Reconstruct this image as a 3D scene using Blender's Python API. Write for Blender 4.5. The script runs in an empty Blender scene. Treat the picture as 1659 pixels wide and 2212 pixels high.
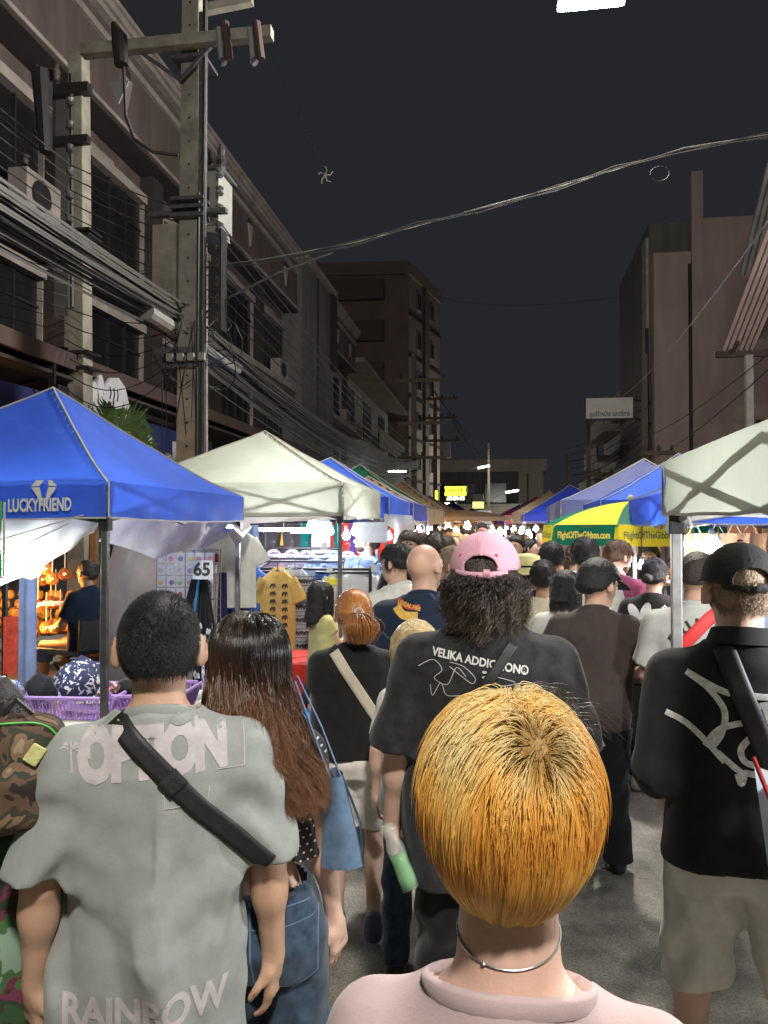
import bpy, bmesh, math, random
import numpy as np
from mathutils import Vector, Matrix
from mathutils.bvhtree import BVHTree
random.seed(7); RNG = np.random.default_rng(11)
R = math.radians
scene = bpy.context.scene
COL = scene.collection

# ------------------------------------------------------------------ camera
CAM_H = 1.75; YAW = R(8.7); PITCH = R(1.15)
cam_d = bpy.data.cameras.new('camera'); cam = bpy.data.objects.new('camera', cam_d); COL.objects.link(cam)
cam_d.sensor_fit = 'VERTICAL'; cam_d.sensor_height = 24.0; cam_d.lens = 24.0 * 1700 / 2212
cam_d.clip_start = 0.05; cam_d.clip_end = 600
cam.location = (0, 0, CAM_H); cam.rotation_euler = (R(90) + PITCH, 0, YAW)
scene.camera = cam

# ------------------------------------------------------------------ night sky
world = bpy.data.worlds.new('World'); scene.world = world; world.use_nodes = True
wn = world.node_tree; wn.nodes.clear()
w_out = wn.nodes.new('ShaderNodeOutputWorld')
w_sky = wn.nodes.new('ShaderNodeTexSky'); w_sky.sky_type = 'NISHITA'; w_sky.sun_disc = False
w_sky.sun_elevation = R(-6); w_sky.sun_rotation = R(120)
w_b1 = wn.nodes.new('ShaderNodeBackground'); w_b1.inputs[1].default_value = 0.05
wn.links.new(w_sky.outputs[0], w_b1.inputs[0])
w_b2 = wn.nodes.new('ShaderNodeBackground'); w_b2.inputs[0].default_value = (0.0088, 0.0098, 0.0112, 1); w_b2.inputs[1].default_value = 1.0
w_add = wn.nodes.new('ShaderNodeAddShader')
wn.links.new(w_b1.outputs[0], w_add.inputs[0]); wn.links.new(w_b2.outputs[0], w_add.inputs[1]); wn.links.new(w_add.outputs[0], w_out.inputs[0])

vs = scene.view_settings
vs.view_transform = 'Standard'; vs.look = 'None'; vs.exposure = 1.0; vs.gamma = 1.0; vs.use_curve_mapping = False
scene.cycles.use_denoising = True
scene.cycles.max_bounces = 6; scene.cycles.diffuse_bounces = 3; scene.cycles.transparent_max_bounces = 12
scene.cycles.sample_clamp_indirect = 4.0
scene.cycles.caustics_reflective = False; scene.cycles.caustics_refractive = False

# ------------------------------------------------------------------ view geometry helpers (metres; street runs along +Y)
def ray(px, py):
    u = (px - 829.5) / 1700; v = (1106 - py) / 1700
    fy = math.cos(PITCH) - v * math.sin(PITCH); z = math.sin(PITCH) + v * math.cos(PITCH)
    return (u * math.cos(YAW) - fy * math.sin(YAW), u * math.sin(YAW) + fy * math.cos(YAW), z)
def onX(px, py, X):
    x, y, z = ray(px, py); t = X / x; return Vector((X, y * t, CAM_H + z * t))
def onY(px, py, Y):
    x, y, z = ray(px, py); t = Y / y; return Vector((x * t, Y, CAM_H + z * t))
def onZ(px, py, Z):
    x, y, z = ray(px, py); t = (Z - CAM_H) / z; return Vector((x * t, y * t, Z))
def atD(px, py, D):
    x, y, z = ray(px, py); return Vector((x * D, y * D, CAM_H + z * D))

# ------------------------------------------------------------------ materials
M = {}
def mat(name, col, rough=0.6, metal=0.0, noise=None, bump=None, spec=0.5, trans=0.0, emit=None, alpha=1.0, sheen=0.0, sss=0.0, col2=None, coat=0.0, transm=0.0, stretch=(1, 1, 1), coords='Object'):
    if name in M: return M[name]
    m = bpy.data.materials.new(name); m.use_nodes = True; nt = m.node_tree
    b = nt.nodes['Principled BSDF']; out = nt.nodes['Material Output']
    b.inputs['Base Color'].default_value = (*col, 1); b.inputs['Roughness'].default_value = rough
    b.inputs['Metallic'].default_value = metal; b.inputs['Specular IOR Level'].default_value = spec
    b.inputs['Alpha'].default_value = alpha
    if sheen: b.inputs['Sheen Weight'].default_value = sheen
    if coat: b.inputs['Coat Weight'].default_value = coat
    if transm: b.inputs['Transmission Weight'].default_value = transm
    if sss:
        b.inputs['Subsurface Weight'].default_value = sss; b.inputs['Subsurface Radius'].default_value = (1, .35, .2); b.inputs['Subsurface Scale'].default_value = 0.012
    if emit:
        b.inputs['Emission Color'].default_value = (*emit[0], 1); b.inputs['Emission Strength'].default_value = emit[1]
    tc = None
    def coord():
        nonlocal tc
        if tc is None:
            t = nt.nodes.new('ShaderNodeTexCoord'); mp = nt.nodes.new('ShaderNodeMapping'); mp.inputs['Scale'].default_value = stretch
            nt.links.new(t.outputs[coords], mp.inputs[0]); tc = mp
        return tc.outputs[0]
    if noise:
        sc, amt = noise
        n = nt.nodes.new('ShaderNodeTexNoise'); n.inputs['Scale'].default_value = sc; n.inputs['Detail'].default_value = 6; n.inputs['Roughness'].default_value = .62
        nt.links.new(coord(), n.inputs[0])
        r = nt.nodes.new('ShaderNodeMapRange'); r.inputs[1].default_value = .3; r.inputs[2].default_value = .7
        nt.links.new(n.outputs[0], r.inputs[0])
        mx = nt.nodes.new('ShaderNodeMix'); mx.data_type = 'RGBA'
        c2 = col2 or tuple(min(1, c * (1 + amt)) for c in col); c1 = col if col2 else tuple(c * (1 - amt) for c in col)
        mx.inputs[6].default_value = (*c1, 1); mx.inputs[7].default_value = (*c2, 1)
        nt.links.new(r.outputs[0], mx.inputs[0]); nt.links.new(mx.outputs[2], b.inputs['Base Color'])
        m['colnode'] = mx.name
    if bump:
        sc, st = bump
        n = nt.nodes.new('ShaderNodeTexNoise'); n.inputs['Scale'].default_value = sc; n.inputs['Detail'].default_value = 5
        nt.links.new(coord(), n.inputs[0])
        bp = nt.nodes.new('ShaderNodeBump'); bp.inputs['Strength'].default_value = st; bp.inputs['Distance'].default_value = .01
        nt.links.new(n.outputs[0], bp.inputs['Height']); nt.links.new(bp.outputs[0], b.inputs['Normal'])
    if trans:
        tr = nt.nodes.new('ShaderNodeBsdfTranslucent'); ms = nt.nodes.new('ShaderNodeMixShader'); ms.inputs[0].default_value = trans
        if noise: nt.links.new(mx.outputs[2], tr.inputs[0])
        else: tr.inputs[0].default_value = (*col, 1)
        nt.links.new(b.outputs[0], ms.inputs[1]); nt.links.new(tr.outputs[0], ms.inputs[2]); nt.links.new(ms.outputs[0], out.inputs[0])
    M[name] = m
    return m
def emis(name, col, s):
    if name in M: return M[name]
    m = bpy.data.materials.new(name); m.use_nodes = True; nt = m.node_tree; nt.nodes.clear()
    e = nt.nodes.new('ShaderNodeEmission'); e.inputs[0].default_value = (*col, 1); e.inputs[1].default_value = s
    o = nt.nodes.new('ShaderNodeOutputMaterial'); nt.links.new(e.outputs[0], o.inputs[0]); M[name] = m
    return m

# ------------------------------------------------------------------ object helpers
def tag(o, label=None, cat=None, group=None, kind=None):
    if label: o['label'] = label
    if cat: o['category'] = cat
    if group: o['group'] = group
    if kind: o['kind'] = kind
    return o
def empty(name, loc, rz=0, label=None, cat=None, group=None):
    o = bpy.data.objects.new(name, None); COL.objects.link(o); o.location = loc; o.rotation_euler = (0, 0, rz); o.empty_display_size = .1
    return tag(o, label, cat, group)
def copy_tree(o, parent=None):
    c = o.copy(); COL.objects.link(c)
    if parent is not None: c.parent = parent
    for ch in o.children: copy_tree(ch, c)
    return c
def link_mesh(name, me, material, parent=None):
    o = bpy.data.objects.new(name, me); COL.objects.link(o)
    if material is not None:
        for mm in (material if isinstance(material, (list, tuple)) else [material]): me.materials.append(mm)
    if parent is not None: o.parent = parent
    return o
class MB:
    def __init__(s): s.v = []; s.f = []
    def add(s, v, f):
        n = len(s.v); s.v += [tuple(p) for p in v]; s.f += [tuple(i + n for i in q) for q in f]; return s
    def box(s, c, d, rz=0, rot=None):
        m = rot if rot is not None else Matrix.Rotation(rz, 3, 'Z')
        c = Vector(c); h = Vector(d) / 2
        P = [c + m @ Vector((x * h.x, y * h.y, z * h.z)) for x, y, z in [(-1,-1,-1),(1,-1,-1),(1,1,-1),(-1,1,-1),(-1,-1,1),(1,-1,1),(1,1,1),(-1,1,1)]]
        return s.add(P, [(0,3,2,1),(4,5,6,7),(0,1,5,4),(1,2,6,5),(2,3,7,6),(3,0,4,7)])
    def bb(s, x0, x1, y0, y1, z0, z1): return s.box(((x0+x1)/2,(y0+y1)/2,(z0+z1)/2),(x1-x0,y1-y0,z1-z0))
    def tube(s, pts, r, n=6, caps=True, flat=1.0):
        pts = [Vector(p) for p in pts]; rs = r if isinstance(r, (list, tuple, np.ndarray)) else [r] * len(pts)
        t = (pts[1] - pts[0]).normalized(); up = Vector((0, 0, 1)) if abs(t.z) < .9 else Vector((1, 0, 0))
        a = t.cross(up).normalized(); vs_ = []; fs = []
        for i, p in enumerate(pts):
            if i < len(pts) - 1 and i > 0: t = (pts[i + 1] - pts[i - 1])
            elif i > 0: t = pts[i] - pts[i - 1]
            if t.length < 1e-9: t = Vector((0, 0, 1))
            t.normalize(); a = (a - t * a.dot(t)); a = a.normalized() if a.length > 1e-6 else t.orthogonal().normalized(); b = t.cross(a)
            for k in range(n):
                w = 2 * math.pi * k / n + math.pi / n; vs_.append(p + (a * math.cos(w) + b * math.sin(w) * flat) * rs[i])
        for i in range(len(pts) - 1):
            for k in range(n): fs.append((i*n+k, i*n+(k+1)%n, (i+1)*n+(k+1)%n, (i+1)*n+k))
        if caps: fs.append(tuple(range(n - 1, -1, -1))); m = (len(pts) - 1) * n; fs.append(tuple(range(m, m + n)))
        return s.add(vs_, fs)
    def lathe(s, prof, c=(0, 0, 0), n=16, sx=1, sy=1, rot=None):
        c = Vector(c); v = []; f = []
        for r_, z in prof:
            for k in range(n):
                w = 2 * math.pi * k / n; q = Vector((r_ * math.cos(w) * sx, r_ * math.sin(w) * sy, z)); v.append(c + (rot @ q if rot else q))
        for i in range(len(prof) - 1):
            for k in range(n): f.append((i*n+k, i*n+(k+1)%n, (i+1)*n+(k+1)%n, (i+1)*n+k))
        if prof[0][0] > 1e-4: f.append(tuple(range(n - 1, -1, -1)))
        if prof[-1][0] > 1e-4: m = (len(prof) - 1) * n; f.append(tuple(range(m, m + n)))
        return s.add(v, f)
    def prism(s, poly, z0, z1, rot=None, c=(0, 0, 0)):
        c = Vector(c); n = len(poly)
        P = [Vector((x, y, z0)) for x, y in poly] + [Vector((x, y, z1)) for x, y in poly]
        P = [c + (rot @ p if rot else p) for p in P]
        return s.add(P, [tuple(range(n - 1, -1, -1)), tuple(range(n, 2 * n))] + [(i, (i + 1) % n, n + (i + 1) % n, n + i) for i in range(n)])
    def grid(s, fn, nu, nv):
        v = [fn(i / nu, j / nv) for j in range(nv + 1) for i in range(nu + 1)]
        return s.add(v, [(j*(nu+1)+i, j*(nu+1)+i+1, (j+1)*(nu+1)+i+1, (j+1)*(nu+1)+i) for j in range(nv) for i in range(nu)])
    def build(s, name, material, parent=None, world=False, smooth=False, bevel=0):
        v = np.array(s.v, dtype=np.float32)
        if world and parent is not None:
            L = parent.matrix_basis.inverted(); v = (np.c_[v, np.ones(len(v))] @ np.array(L).T)[:, :3]
        me = bpy.data.meshes.new(name); me.from_pydata([tuple(p) for p in v], [], s.f)
        if smooth: me.polygons.foreach_set('use_smooth', [True] * len(me.polygons))
        me.update()
        o = link_mesh(name, me, material, parent)
        if bevel:
            b = o.modifiers.new('bevel', 'BEVEL'); b.width = bevel; b.segments = 2; b.limit_method = 'ANGLE'
        return o
ROTX = Matrix.Rotation(math.pi / 2, 3, 'X')            # xy-plane polygon -> xz-plane, normal -Y
ROTFX = Matrix(((0, 0, 1), (1, 0, 0), (0, 1, 0)))      # xy-plane polygon -> yz-plane, normal +X
ROTLX = Matrix(((0, 0, -1), (-1, 0, 0), (0, 1, 0)))    # reads from -X side

def text_geo(body, size=1.0, bold=0.0, align='CENTER', shear=0.0, space=1.0, line=1.0, width=1.0):
    c = bpy.data.curves.new('t', 'FONT'); c.body = body; c.size = size; c.offset = bold; c.align_x = align; c.align_y = 'CENTER'; c.shear = shear
    c.space_character = space; c.space_line = line; c.fill_mode = 'FRONT'; c.resolution_u = 3; c.extrude = 0
    o = bpy.data.objects.new('t', c); COL.objects.link(o)
    dg = bpy.context.evaluated_depsgraph_get(); me = o.evaluated_get(dg).to_mesh()
    v = [(p.co.x * width, p.co.y) for p in me.vertices]; f = [tuple(q.vertices) for q in me.polygons]
    o.evaluated_get(dg).to_mesh_clear(); bpy.data.objects.remove(o); bpy.data.curves.remove(c)
    return v, f
def flat_geo(geo, O, U, V_, name, material, parent=None, world=True, thick=0.003):
    """put 2-D geometry (u,v) at O + u*U + v*V_ as a thin slab of lettering"""
    v2, f = geo; O = Vector(O); U = Vector(U).normalized(); V_ = Vector(V_).normalized(); N = U.cross(V_)
    mb = MB(); mb.add([O + U * a + V_ * b + N * thick for a, b in v2], f)
    return mb.build(name, material, parent, world)
def point_light(name, loc, power, col=(1, 1, 1), r=0.04, parent=None):
    l = bpy.data.lights.new(name, 'POINT'); l.energy = power; l.color = col; l.shadow_soft_size = r
    o = bpy.data.objects.new(name, l); COL.objects.link(o); o.location = loc
    if parent is not None: o.parent = parent
    return o
def patchy(name, scale, cols, bump=.2):
    m = bpy.data.materials.new(name); m.use_nodes = True; nt = m.node_tree; b = nt.nodes['Principled BSDF']; L = nt.links; N = nt.nodes.new
    tc = N('ShaderNodeTexCoord'); n = N('ShaderNodeTexNoise'); n.inputs['Scale'].default_value = scale; n.inputs['Detail'].default_value = 2.5; n.inputs['Distortion'].default_value = .8; L.new(tc.outputs['Object'], n.inputs[0])
    r = N('ShaderNodeValToRGB'); r.color_ramp.interpolation = 'CONSTANT'; e = r.color_ramp.elements
    while len(e) < len(cols): e.new(.5)
    for i, (p, c) in enumerate(cols): e[i].position = p; e[i].color = (*c, 1)
    L.new(n.outputs[0], r.inputs[0]); L.new(r.outputs[0], b.inputs['Base Color']); b.inputs['Roughness'].default_value = .8; M[name] = m
patchy('s_camo', 15, [(0, (.02, .012, .010)), (.42, (.10, .055, .035)), (.50, (.03, .035, .02)), (.56, (.2, .12, .075)), (.64, (.28, .24, .13))])
patchy('s_floral', 9, [(0, (.02, .06, .02)), (.43, (.015, .03, .012)), (.5, (.12, .02, .05)), (.56, (.05, .12, .04)), (.62, (.2, .3, .22))])
patchy('cap_print', 34, [(0, (.012, .018, .06)), (.56, (.5, .5, .55))]); patchy('blue_print', 26, [(0, (.6, .6, .65)), (.5, (.06, .1, .42)), (.6, (.6, .6, .65))]); patchy('multi_print', 30, [(0, (.05, .05, .06)), (.48, (.55, .08, .1)), (.55, (.6, .6, .5)), (.62, (.1, .3, .4))])
# ================================================================== STRUCTURE
concrete = mat('concrete', (.30, .285, .25), .85, noise=(3, .28), bump=(40, .25))
pole_mat = mat('pole_concrete', (.20, .19, .155), .85, noise=(5, .35), bump=(50, .3))
mat('pink_render', (.085, .062, .058), .9, noise=(3.2, .3), bump=(30, .15), stretch=(1, 1, .16))
mat('dark_pier', (.022, .018, .017), .85, noise=(2, .2), bump=(30, .15))
mat('white_trim', (.25, .215, .195), .8, noise=(2.5, .3), bump=(20, .2))
mat('glass_dark', (.01, .01, .012), .18, noise=(2, .3), spec=.5)
mat('grey_render', (.12, .115, .105), .9, noise=(2.6, .3), bump=(20, .15), stretch=(1, 1, .12))
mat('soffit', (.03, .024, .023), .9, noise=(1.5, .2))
mat('zinc', (.12, .11, .1), .55, metal=.4, noise=(3, .3), bump=(15, .2))
mat('brown_fascia', (.05, .03, .026), .75, noise=(2, .3))
mat('steel_dark', (.035, .035, .038), .5, metal=.6, noise=(20, .3))
mat('steel_frame', (.14, .14, .15), .42, metal=.75, noise=(14, .4), bump=(60, .2))
mat('black_rubber', (.012, .012, .013), .6, noise=(10, .2))
mat('cable_grey', (.035, .033, .03), .6, noise=(6, .3))
mat('white_paint', (.2, .2, .185), .5, noise=(4, .12))

# ---- ground: asphalt with patches, stains and warm dust
def asphalt():
    m = bpy.data.materials.new('asphalt'); m.use_nodes = True; nt = m.node_tree; b = nt.nodes['Principled BSDF']; L = nt.links
    t = nt.nodes.new('ShaderNodeTexCoord')
    def nz(sc, det=6, ro=.6):
        n = nt.nodes.new('ShaderNodeTexNoise'); n.inputs['Scale'].default_value = sc; n.inputs['Detail'].default_value = det; n.inputs['Roughness'].default_value = ro; L.new(t.outputs['Object'], n.inputs[0]); return n
    n1 = nz(.9, 5, .65); n2 = nz(90, 3, .7); n3 = nz(6, 6, .7); v = nt.nodes.new('ShaderNodeTexVoronoi'); v.inputs['Scale'].default_value = 150; L.new(t.outputs['Object'], v.inputs[0])
    r1 = nt.nodes.new('ShaderNodeValToRGB'); r1.color_ramp.elements[0].position = .32; r1.color_ramp.elements[0].color = (.11, .108, .1, 1); r1.color_ramp.elements[1].position = .7; r1.color_ramp.elements[1].color = (.235, .225, .2, 1); L.new(n1.outputs[0], r1.inputs[0])
    r2 = nt.nodes.new('ShaderNodeValToRGB'); r2.color_ramp.elements[0].position = .35; r2.color_ramp.elements[0].color = (.55, .55, .55, 1); r2.color_ramp.elements[1].position = .75; r2.color_ramp.elements[1].color = (1.5, 1.48, 1.4, 1); L.new(n3.outputs[0], r2.inputs[0])
    r3 = nt.nodes.new('ShaderNodeValToRGB'); r3.color_ramp.elements[0].position = .3; r3.color_ramp.elements[0].color = (.6, .6, .6, 1); r3.color_ramp.elements[1].position = .72; r3.color_ramp.elements[1].color = (1.8, 1.75, 1.6, 1); L.new(n2.outputs[0], r3.inputs[0])
    m1 = nt.nodes.new('ShaderNodeMix'); m1.data_type = 'RGBA'; m1.blend_type = 'MULTIPLY'; m1.inputs[0].default_value = 1; L.new(r1.outputs[0], m1.inputs[6]); L.new(r2.outputs[0], m1.inputs[7])
    m2 = nt.nodes.new('ShaderNodeMix'); m2.data_type = 'RGBA'; m2.blend_type = 'MULTIPLY'; m2.inputs[0].default_value = 1; L.new(m1.outputs[2], m2.inputs[6]); L.new(r3.outputs[0], m2.inputs[7])
    L.new(m2.outputs[2], b.inputs['Base Color'])
    rr = nt.nodes.new('ShaderNodeMapRange'); rr.inputs[3].default_value = .45; rr.inputs[4].default_value = .85; L.new(n3.outputs[0], rr.inputs[0]); L.new(rr.outputs[0], b.inputs['Roughness'])
    bp = nt.nodes.new('ShaderNodeBump'); bp.inputs['Strength'].default_value = .6; bp.inputs['Distance'].default_value = .006; L.new(v.outputs[0], bp.inputs['Height']); L.new(bp.outputs[0], b.inputs['Normal'])
    return m
g = MB(); g.bb(-250, 250, -40, 420, -.3, -.004); tag(g.build('ground', concrete), 'flat concrete ground beneath the night market street', kind='structure')
g = MB(); g.grid(lambda u, v: (-4.3 + 9.2 * u, -12 + 212 * v, .0), 4, 40); tag(g.build('road', asphalt()), 'worn grey asphalt street between the market stalls', kind='structure')
g = MB(); g.bb(-8.2, -4.3, -12, 200, -.004, .13); tag(g.build('pavement', concrete), 'raised concrete pavement on the left with a kerb', kind='structure')
g = MB(); g.bb(4.9, 9.0, -12, 200, -.004, .13); tag(g.build('pavement', concrete), 'raised concrete pavement on the right with a kerb', kind='structure')

# ---- left shophouses
def shop_row(label, y0, y1, piers, mids, endwall=True, nearclip=None):
    W = -7.0; P = -6.5
    t = empty('shophouse', (W, y0, 0), 0, label, 'building')
    b = lambda mb, n, m: mb.build(n, M[m], t, True)
    b(MB().bb(-14, W, y0, y1, 3.9, 10.15), 'wall', 'pink_render')
    b(MB().bb(-14, W - .3, y0, y1, .13, 3.9), 'ground_floor_wall', 'pink_render')
    b(MB().bb(W, P, y0, y1, 8.66, 10.12), 'parapet_panel', 'pink_render')
    b(MB().bb(W, P + .14, y0, y1, 10.12, 10.22).bb(W, P + .2, y0, y1, 10.222, 10.34).bb(W, P + .26, y0, y1, 10.342, 10.42), 'cornice', 'white_trim')
    b(MB().bb(P + .002, P + .07, y0, y1, 9.78, 9.9), 'moulding', 'white_trim')
    b(MB().bb(P + .002, P + .05, y0, y1, 8.66, 8.73), 'moulding', 'white_trim')
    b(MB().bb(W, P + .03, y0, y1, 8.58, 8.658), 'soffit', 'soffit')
    tri = MB().prism([(-.16, .27), (.16, .27), (0, -.27)], 0, .05, ROTFX, (P + .002, 0, 9.3)); 
    tri2 = MB().prism([(-.13, .02), (.13, .02), (.06, .16), (-.06, .16)], 0, .04, ROTFX, (P + .002, 0, 9.58))
    first = None
    for my in mids:
        q = []
        for src, nm, mm in ((tri, 'ornament', 'white_trim'), (tri2, 'ornament_base', 'dark_pier')):
            mb = MB(); mb.v = [(x, y + my, z) for x, y, z in src.v]; mb.f = src.f; q.append(b(mb, nm, mm))
        b(MB().bb(W + .002, W + .06, my - .45, my + .45, 8.28, 8.34), 'dash_block', 'white_trim')
    for py in piers:
        b(MB().bb(W + .002, W + .28, py - .22, py + .22, .13, 8.578), 'pier', 'dark_pier')
        for z in (4.6, 5.25, 7.0, 7.8):
            b(MB().bb(W + .002, W + .12, py + .222, py + .62, z, z + .28), 'pier_block', 'white_trim')
    # balcony slab and skirt
    b(MB().bb(W, P + .02, y0, y1, 6.02, 6.18), 'balcony_slab', 'white_trim')
    b(MB().bb(W, P - .06, y0, y1, 5.78, 6.018), 'slab_band', 'pink_render')
    ys = sorted(piers)
    for a, c in zip(ys[:-1], ys[1:]):
        for z0, z1 in ((6.35, 8.02), (4.15, 5.5)):
            wy0, wy1 = a + .64, c - .24
            fr = MB(); X0 = W + .002
            fr.bb(X0, X0 + .16, wy0 - .06, wy1 + .1, z1, z1 + .17).bb(X0, X0 + .1, wy1, wy1 + .1, z0, z1 - .002).bb(X0, X0 + .06, wy0 - .06, wy0, z0, z1 - .002).bb(X0, X0 + .1, wy0 - .06, wy1 + .1, z0 - .07, z0 - .002)
            w = b(fr, 'window', 'white_trim')
            g_ = MB(); n = 4
            pw = (wy1 - wy0) / n
            for k in range(n):
                pn = MB().bb(X0, X0 + .02, wy0 + k * pw + .02, wy0 + (k + 1) * pw - .02, z0 + .02, z1 - .02).build('pane', M['glass_dark'], t, True); pn.parent = w
            mu = MB()
            for k in range(1, n): mu.bb(X0, X0 + .05, wy0 + k * pw - .018, wy0 + k * pw + .018, z0, z1 - .003)
            mu.bb(X0, X0 + .045, wy0, wy1, z0 + (z1 - z0) * .68, z0 + (z1 - z0) * .68 + .03)
            x = mu.build('muntin', M['steel_dark'], t, True); x.parent = w
    return t
piers = [24.6 - 3.36 * k for k in range(8)]
shop_row('dim pinkish three storey shophouse row with white cornice and triangle ornaments, nearest on the left', -2.0, 24.2, piers, [22.8 - 3.36 * k for k in range(7)])
gt = empty('grey_building', (-6.5, 24.3, 0), 0, 'plain grey rendered wall tower between the two pinkish shophouse sections on the left', 'building')
MB().bb(-14, -6.35, 24.21, 28.9, .13, 10.4).build('wall', M['grey_render'], gt, True)
MB().bb(-14, -6.2, 24.4, 28.95, 10.402, 10.62).build('coping', M['white_trim'], gt, True)
MB().tube([(-6.33, 26.3, .2), (-6.33, 26.3, 10.35)], .03, 6).build('drainpipe', M['steel_dark'], gt, True)
MB().bb(-6.35, -6.2, 28.3, 28.9, 7.6, 10.38).build('dark_panel', M['dark_pier'], gt, True)  # dark raised slab below the coping at the far edge
MB().bb(-6.348, -6.1, 26.5, 28.9, 5.2, 5.3).build('ledge', M['white_trim'], gt, True)
shop_row('short pinkish shophouse section beyond the grey wall tower on the left', 28.96, 34.1, [29.4, 33.2], [30.3, 32.8])
# air conditioners
def aircon(loc, lab):
    t = empty('air_conditioner', loc, 0, lab, 'air conditioner', 'air conditioners on the shophouse ledges')
    MB().bb(-.3, 0, -.42, .42, 0, .6).build('casing', M['white_trim'], t, bevel=.01)
    MB().lathe([(.0, 0), (.2, 0), (.22, .02)], (.02, -.1, .3), 16, rot=Matrix.Rotation(math.pi / 2, 3, 'Y')).build('fan_grille', M['steel_dark'], t)
aircon((-6.55, 10.4, 6.19), 'pale air conditioner on the third floor ledge at the left edge of the photo')
aircon((-6.55, 22.9, 6.19), 'small pale air conditioner on the ledge below the third window from the grey tower')
aircon((-6.6, 33.0, 6.19), 'far air conditioner on the short pinkish shophouse')

# ---- ground floor canopies and boards of the left shophouses
ca = empty('awning', (-5.6, 9, 3.9), 0, 'long corrugated awning with brown fascia over the left shopfronts', 'awning')
for k in range(26):
    y = .5 + k * .95
    MB().grid(lambda u, v: (-7.0 + 1.65 * u, y + .93 * v, 4.16 - .24 * u + .02 * math.sin(v * 6 * math.pi * 2)), 2, 36).build('roof_sheet', M['zinc'], ca, True)
MB().bb(-5.36, -5.3, .5, 25.2, 3.72, 3.92).build('fascia', M['brown_fascia'], ca, True)
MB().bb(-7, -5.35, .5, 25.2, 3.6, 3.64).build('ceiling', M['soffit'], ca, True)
for k in range(7): MB().tube([(-6.98, 1.2 + 3.9 * k, 3.3), (-5.4, 1.2 + 3.9 * k, 3.68)], .03, 4).build('bracket', M['steel_dark'], ca, True)
sgn = empty('sign_board', (-5.6, 10, 2.9), 0, 'navy blue shop sign board with white splashing letters behind the blue tent', 'sign')
mat('sign_navy', (.018, .024, .1), .5, noise=(3, .15)); mat('sign_white', (.42, .42, .44), .5, noise=(3, .12)); mat('sign_blue', (.02, .16, .34), .5, noise=(3, .2)); mat('sign_red', (.6, .06, .03), .5)
MB().bb(-5.72, -5.6, 8.0, 13.2, 2.5, 3.42).build('board', M['sign_navy'], sgn, True)
flat_geo(text_geo('splash', .98, .035, 'RIGHT', space=.95), (-5.598, 13.15, 2.82), (0, 1, 0), (0, 0, 1), 'lettering', M['sign_white'], sgn, thick=.01)
MB().bb(-5.598, -5.57, 8.9, 9.1, 3.15, 3.3).build('red_mark', M['sign_red'], sgn, True)
wb = empty('wall_board', (-5.9, 10, 3.4), 0, 'beige wall board with small pale letters above the navy sign', 'sign')
MB().bb(-5.95, -5.8, 9.9, 13.1, 3.2, 3.6).build('board', M['pink_render'], wb, True)
MB().bb(-5.8, -5.74, 9.9, 13.1, 3.52, 3.6).build('trim', M['white_trim'], wb, True)
flat_geo(text_geo('GREEN', .24, .012, 'RIGHT', space=1.1), (-5.798, 12.1, 3.33), (0, 1, 0), (0, 0, 1), 'lettering', M['white_trim'], wb)
# foot shaped sign
fs = empty('foot_sign', (-5.5, 9.9, 2.4), 0, 'white foot shaped sign with a blue oval face above the blue tent', 'sign')
fo = [(-.34, -.6), (-.38, -.1), (-.36, .35), (-.28, .62), (-.12, .78), (.1, .82), (.3, .72), (.44, .45), (.5, .1), (.42, -.25), (.26, -.6)]
mat('sign_outline', (.03, .03, .09), .5)
MB().prism([(x * 1.06, y * 1.05) for x, y in fo], -.05, .0, ROTFX, (-5.3, 10.05, 3.0)).build('outline', M['sign_outline'], fs, True)
MB().prism(fo, .001, .04, ROTFX, (-5.3, 10.05, 3.0)).build('foot_panel', M['sign_white'], fs, True)
for tx, ty, rx, ry in ((-.52, .42, .12, .34), (-.36, .66, .09, .22)):
    pl = [(tx + rx * math.cos(a / 14 * 6.283), ty + ry * math.sin(a / 14 * 6.283)) for a in range(14)]
    MB().prism([(x * 1.0, y) for x, y in pl], -.04, .03, ROTFX, (-5.3, 10.05, 2.9)).build('toe', M['sign_white'], fs, True)
el = lambda cx, cy, rx, ry, n=18: [(cx + rx * math.cos(a / n * 6.283), cy + ry * math.sin(a / n * 6.283)) for a in range(n)]
MB().prism(el(0, -.1, .17, .42), .041, .05, ROTFX, (-5.3, 10.05, 3.0)).build('oval_face', M['sign_blue'], fs, True)
for dx in (-.07, .07):
    e_ = MB().prism(el(dx, .02, .042, .1), .051, .056, ROTFX, (-5.3, 10.05, 3.0)).build('eye', M['sign_white'], fs, True)
for k in range(3): MB().tube([onX(0, 0, -5.4) * 0 + Vector((-5.255, 9.9 + k * .1, 3.65)), Vector((-5.255, 9.93 + k * .1, 3.57)), Vector((-5.255, 9.9 + k * .1, 3.49))], .01, 4).build('toe_mark', M['sign_outline'], fs, True)
# outdoor speakers / floodlights hanging from the awning
def hang_box(p, lab):
    t = empty('floodlight', p, 0, lab, 'floodlight', 'floodlights under the awning')
    MB().bb(-.12, .0, -.12, .12, -.1, .1).build('housing', M['steel_dark'], t, bevel=.01); MB().bb(-.2, -.12, -.02, .02, -.02, .5).build('bracket', M['steel_dark'], t)
hang_box((-5.2, 8.7, 3.35), 'dark floodlight under the brown fascia beside the short pole'); hang_box((-5.2, 13.4, 3.2), 'dark floodlight beside the tall concrete pole')

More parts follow.
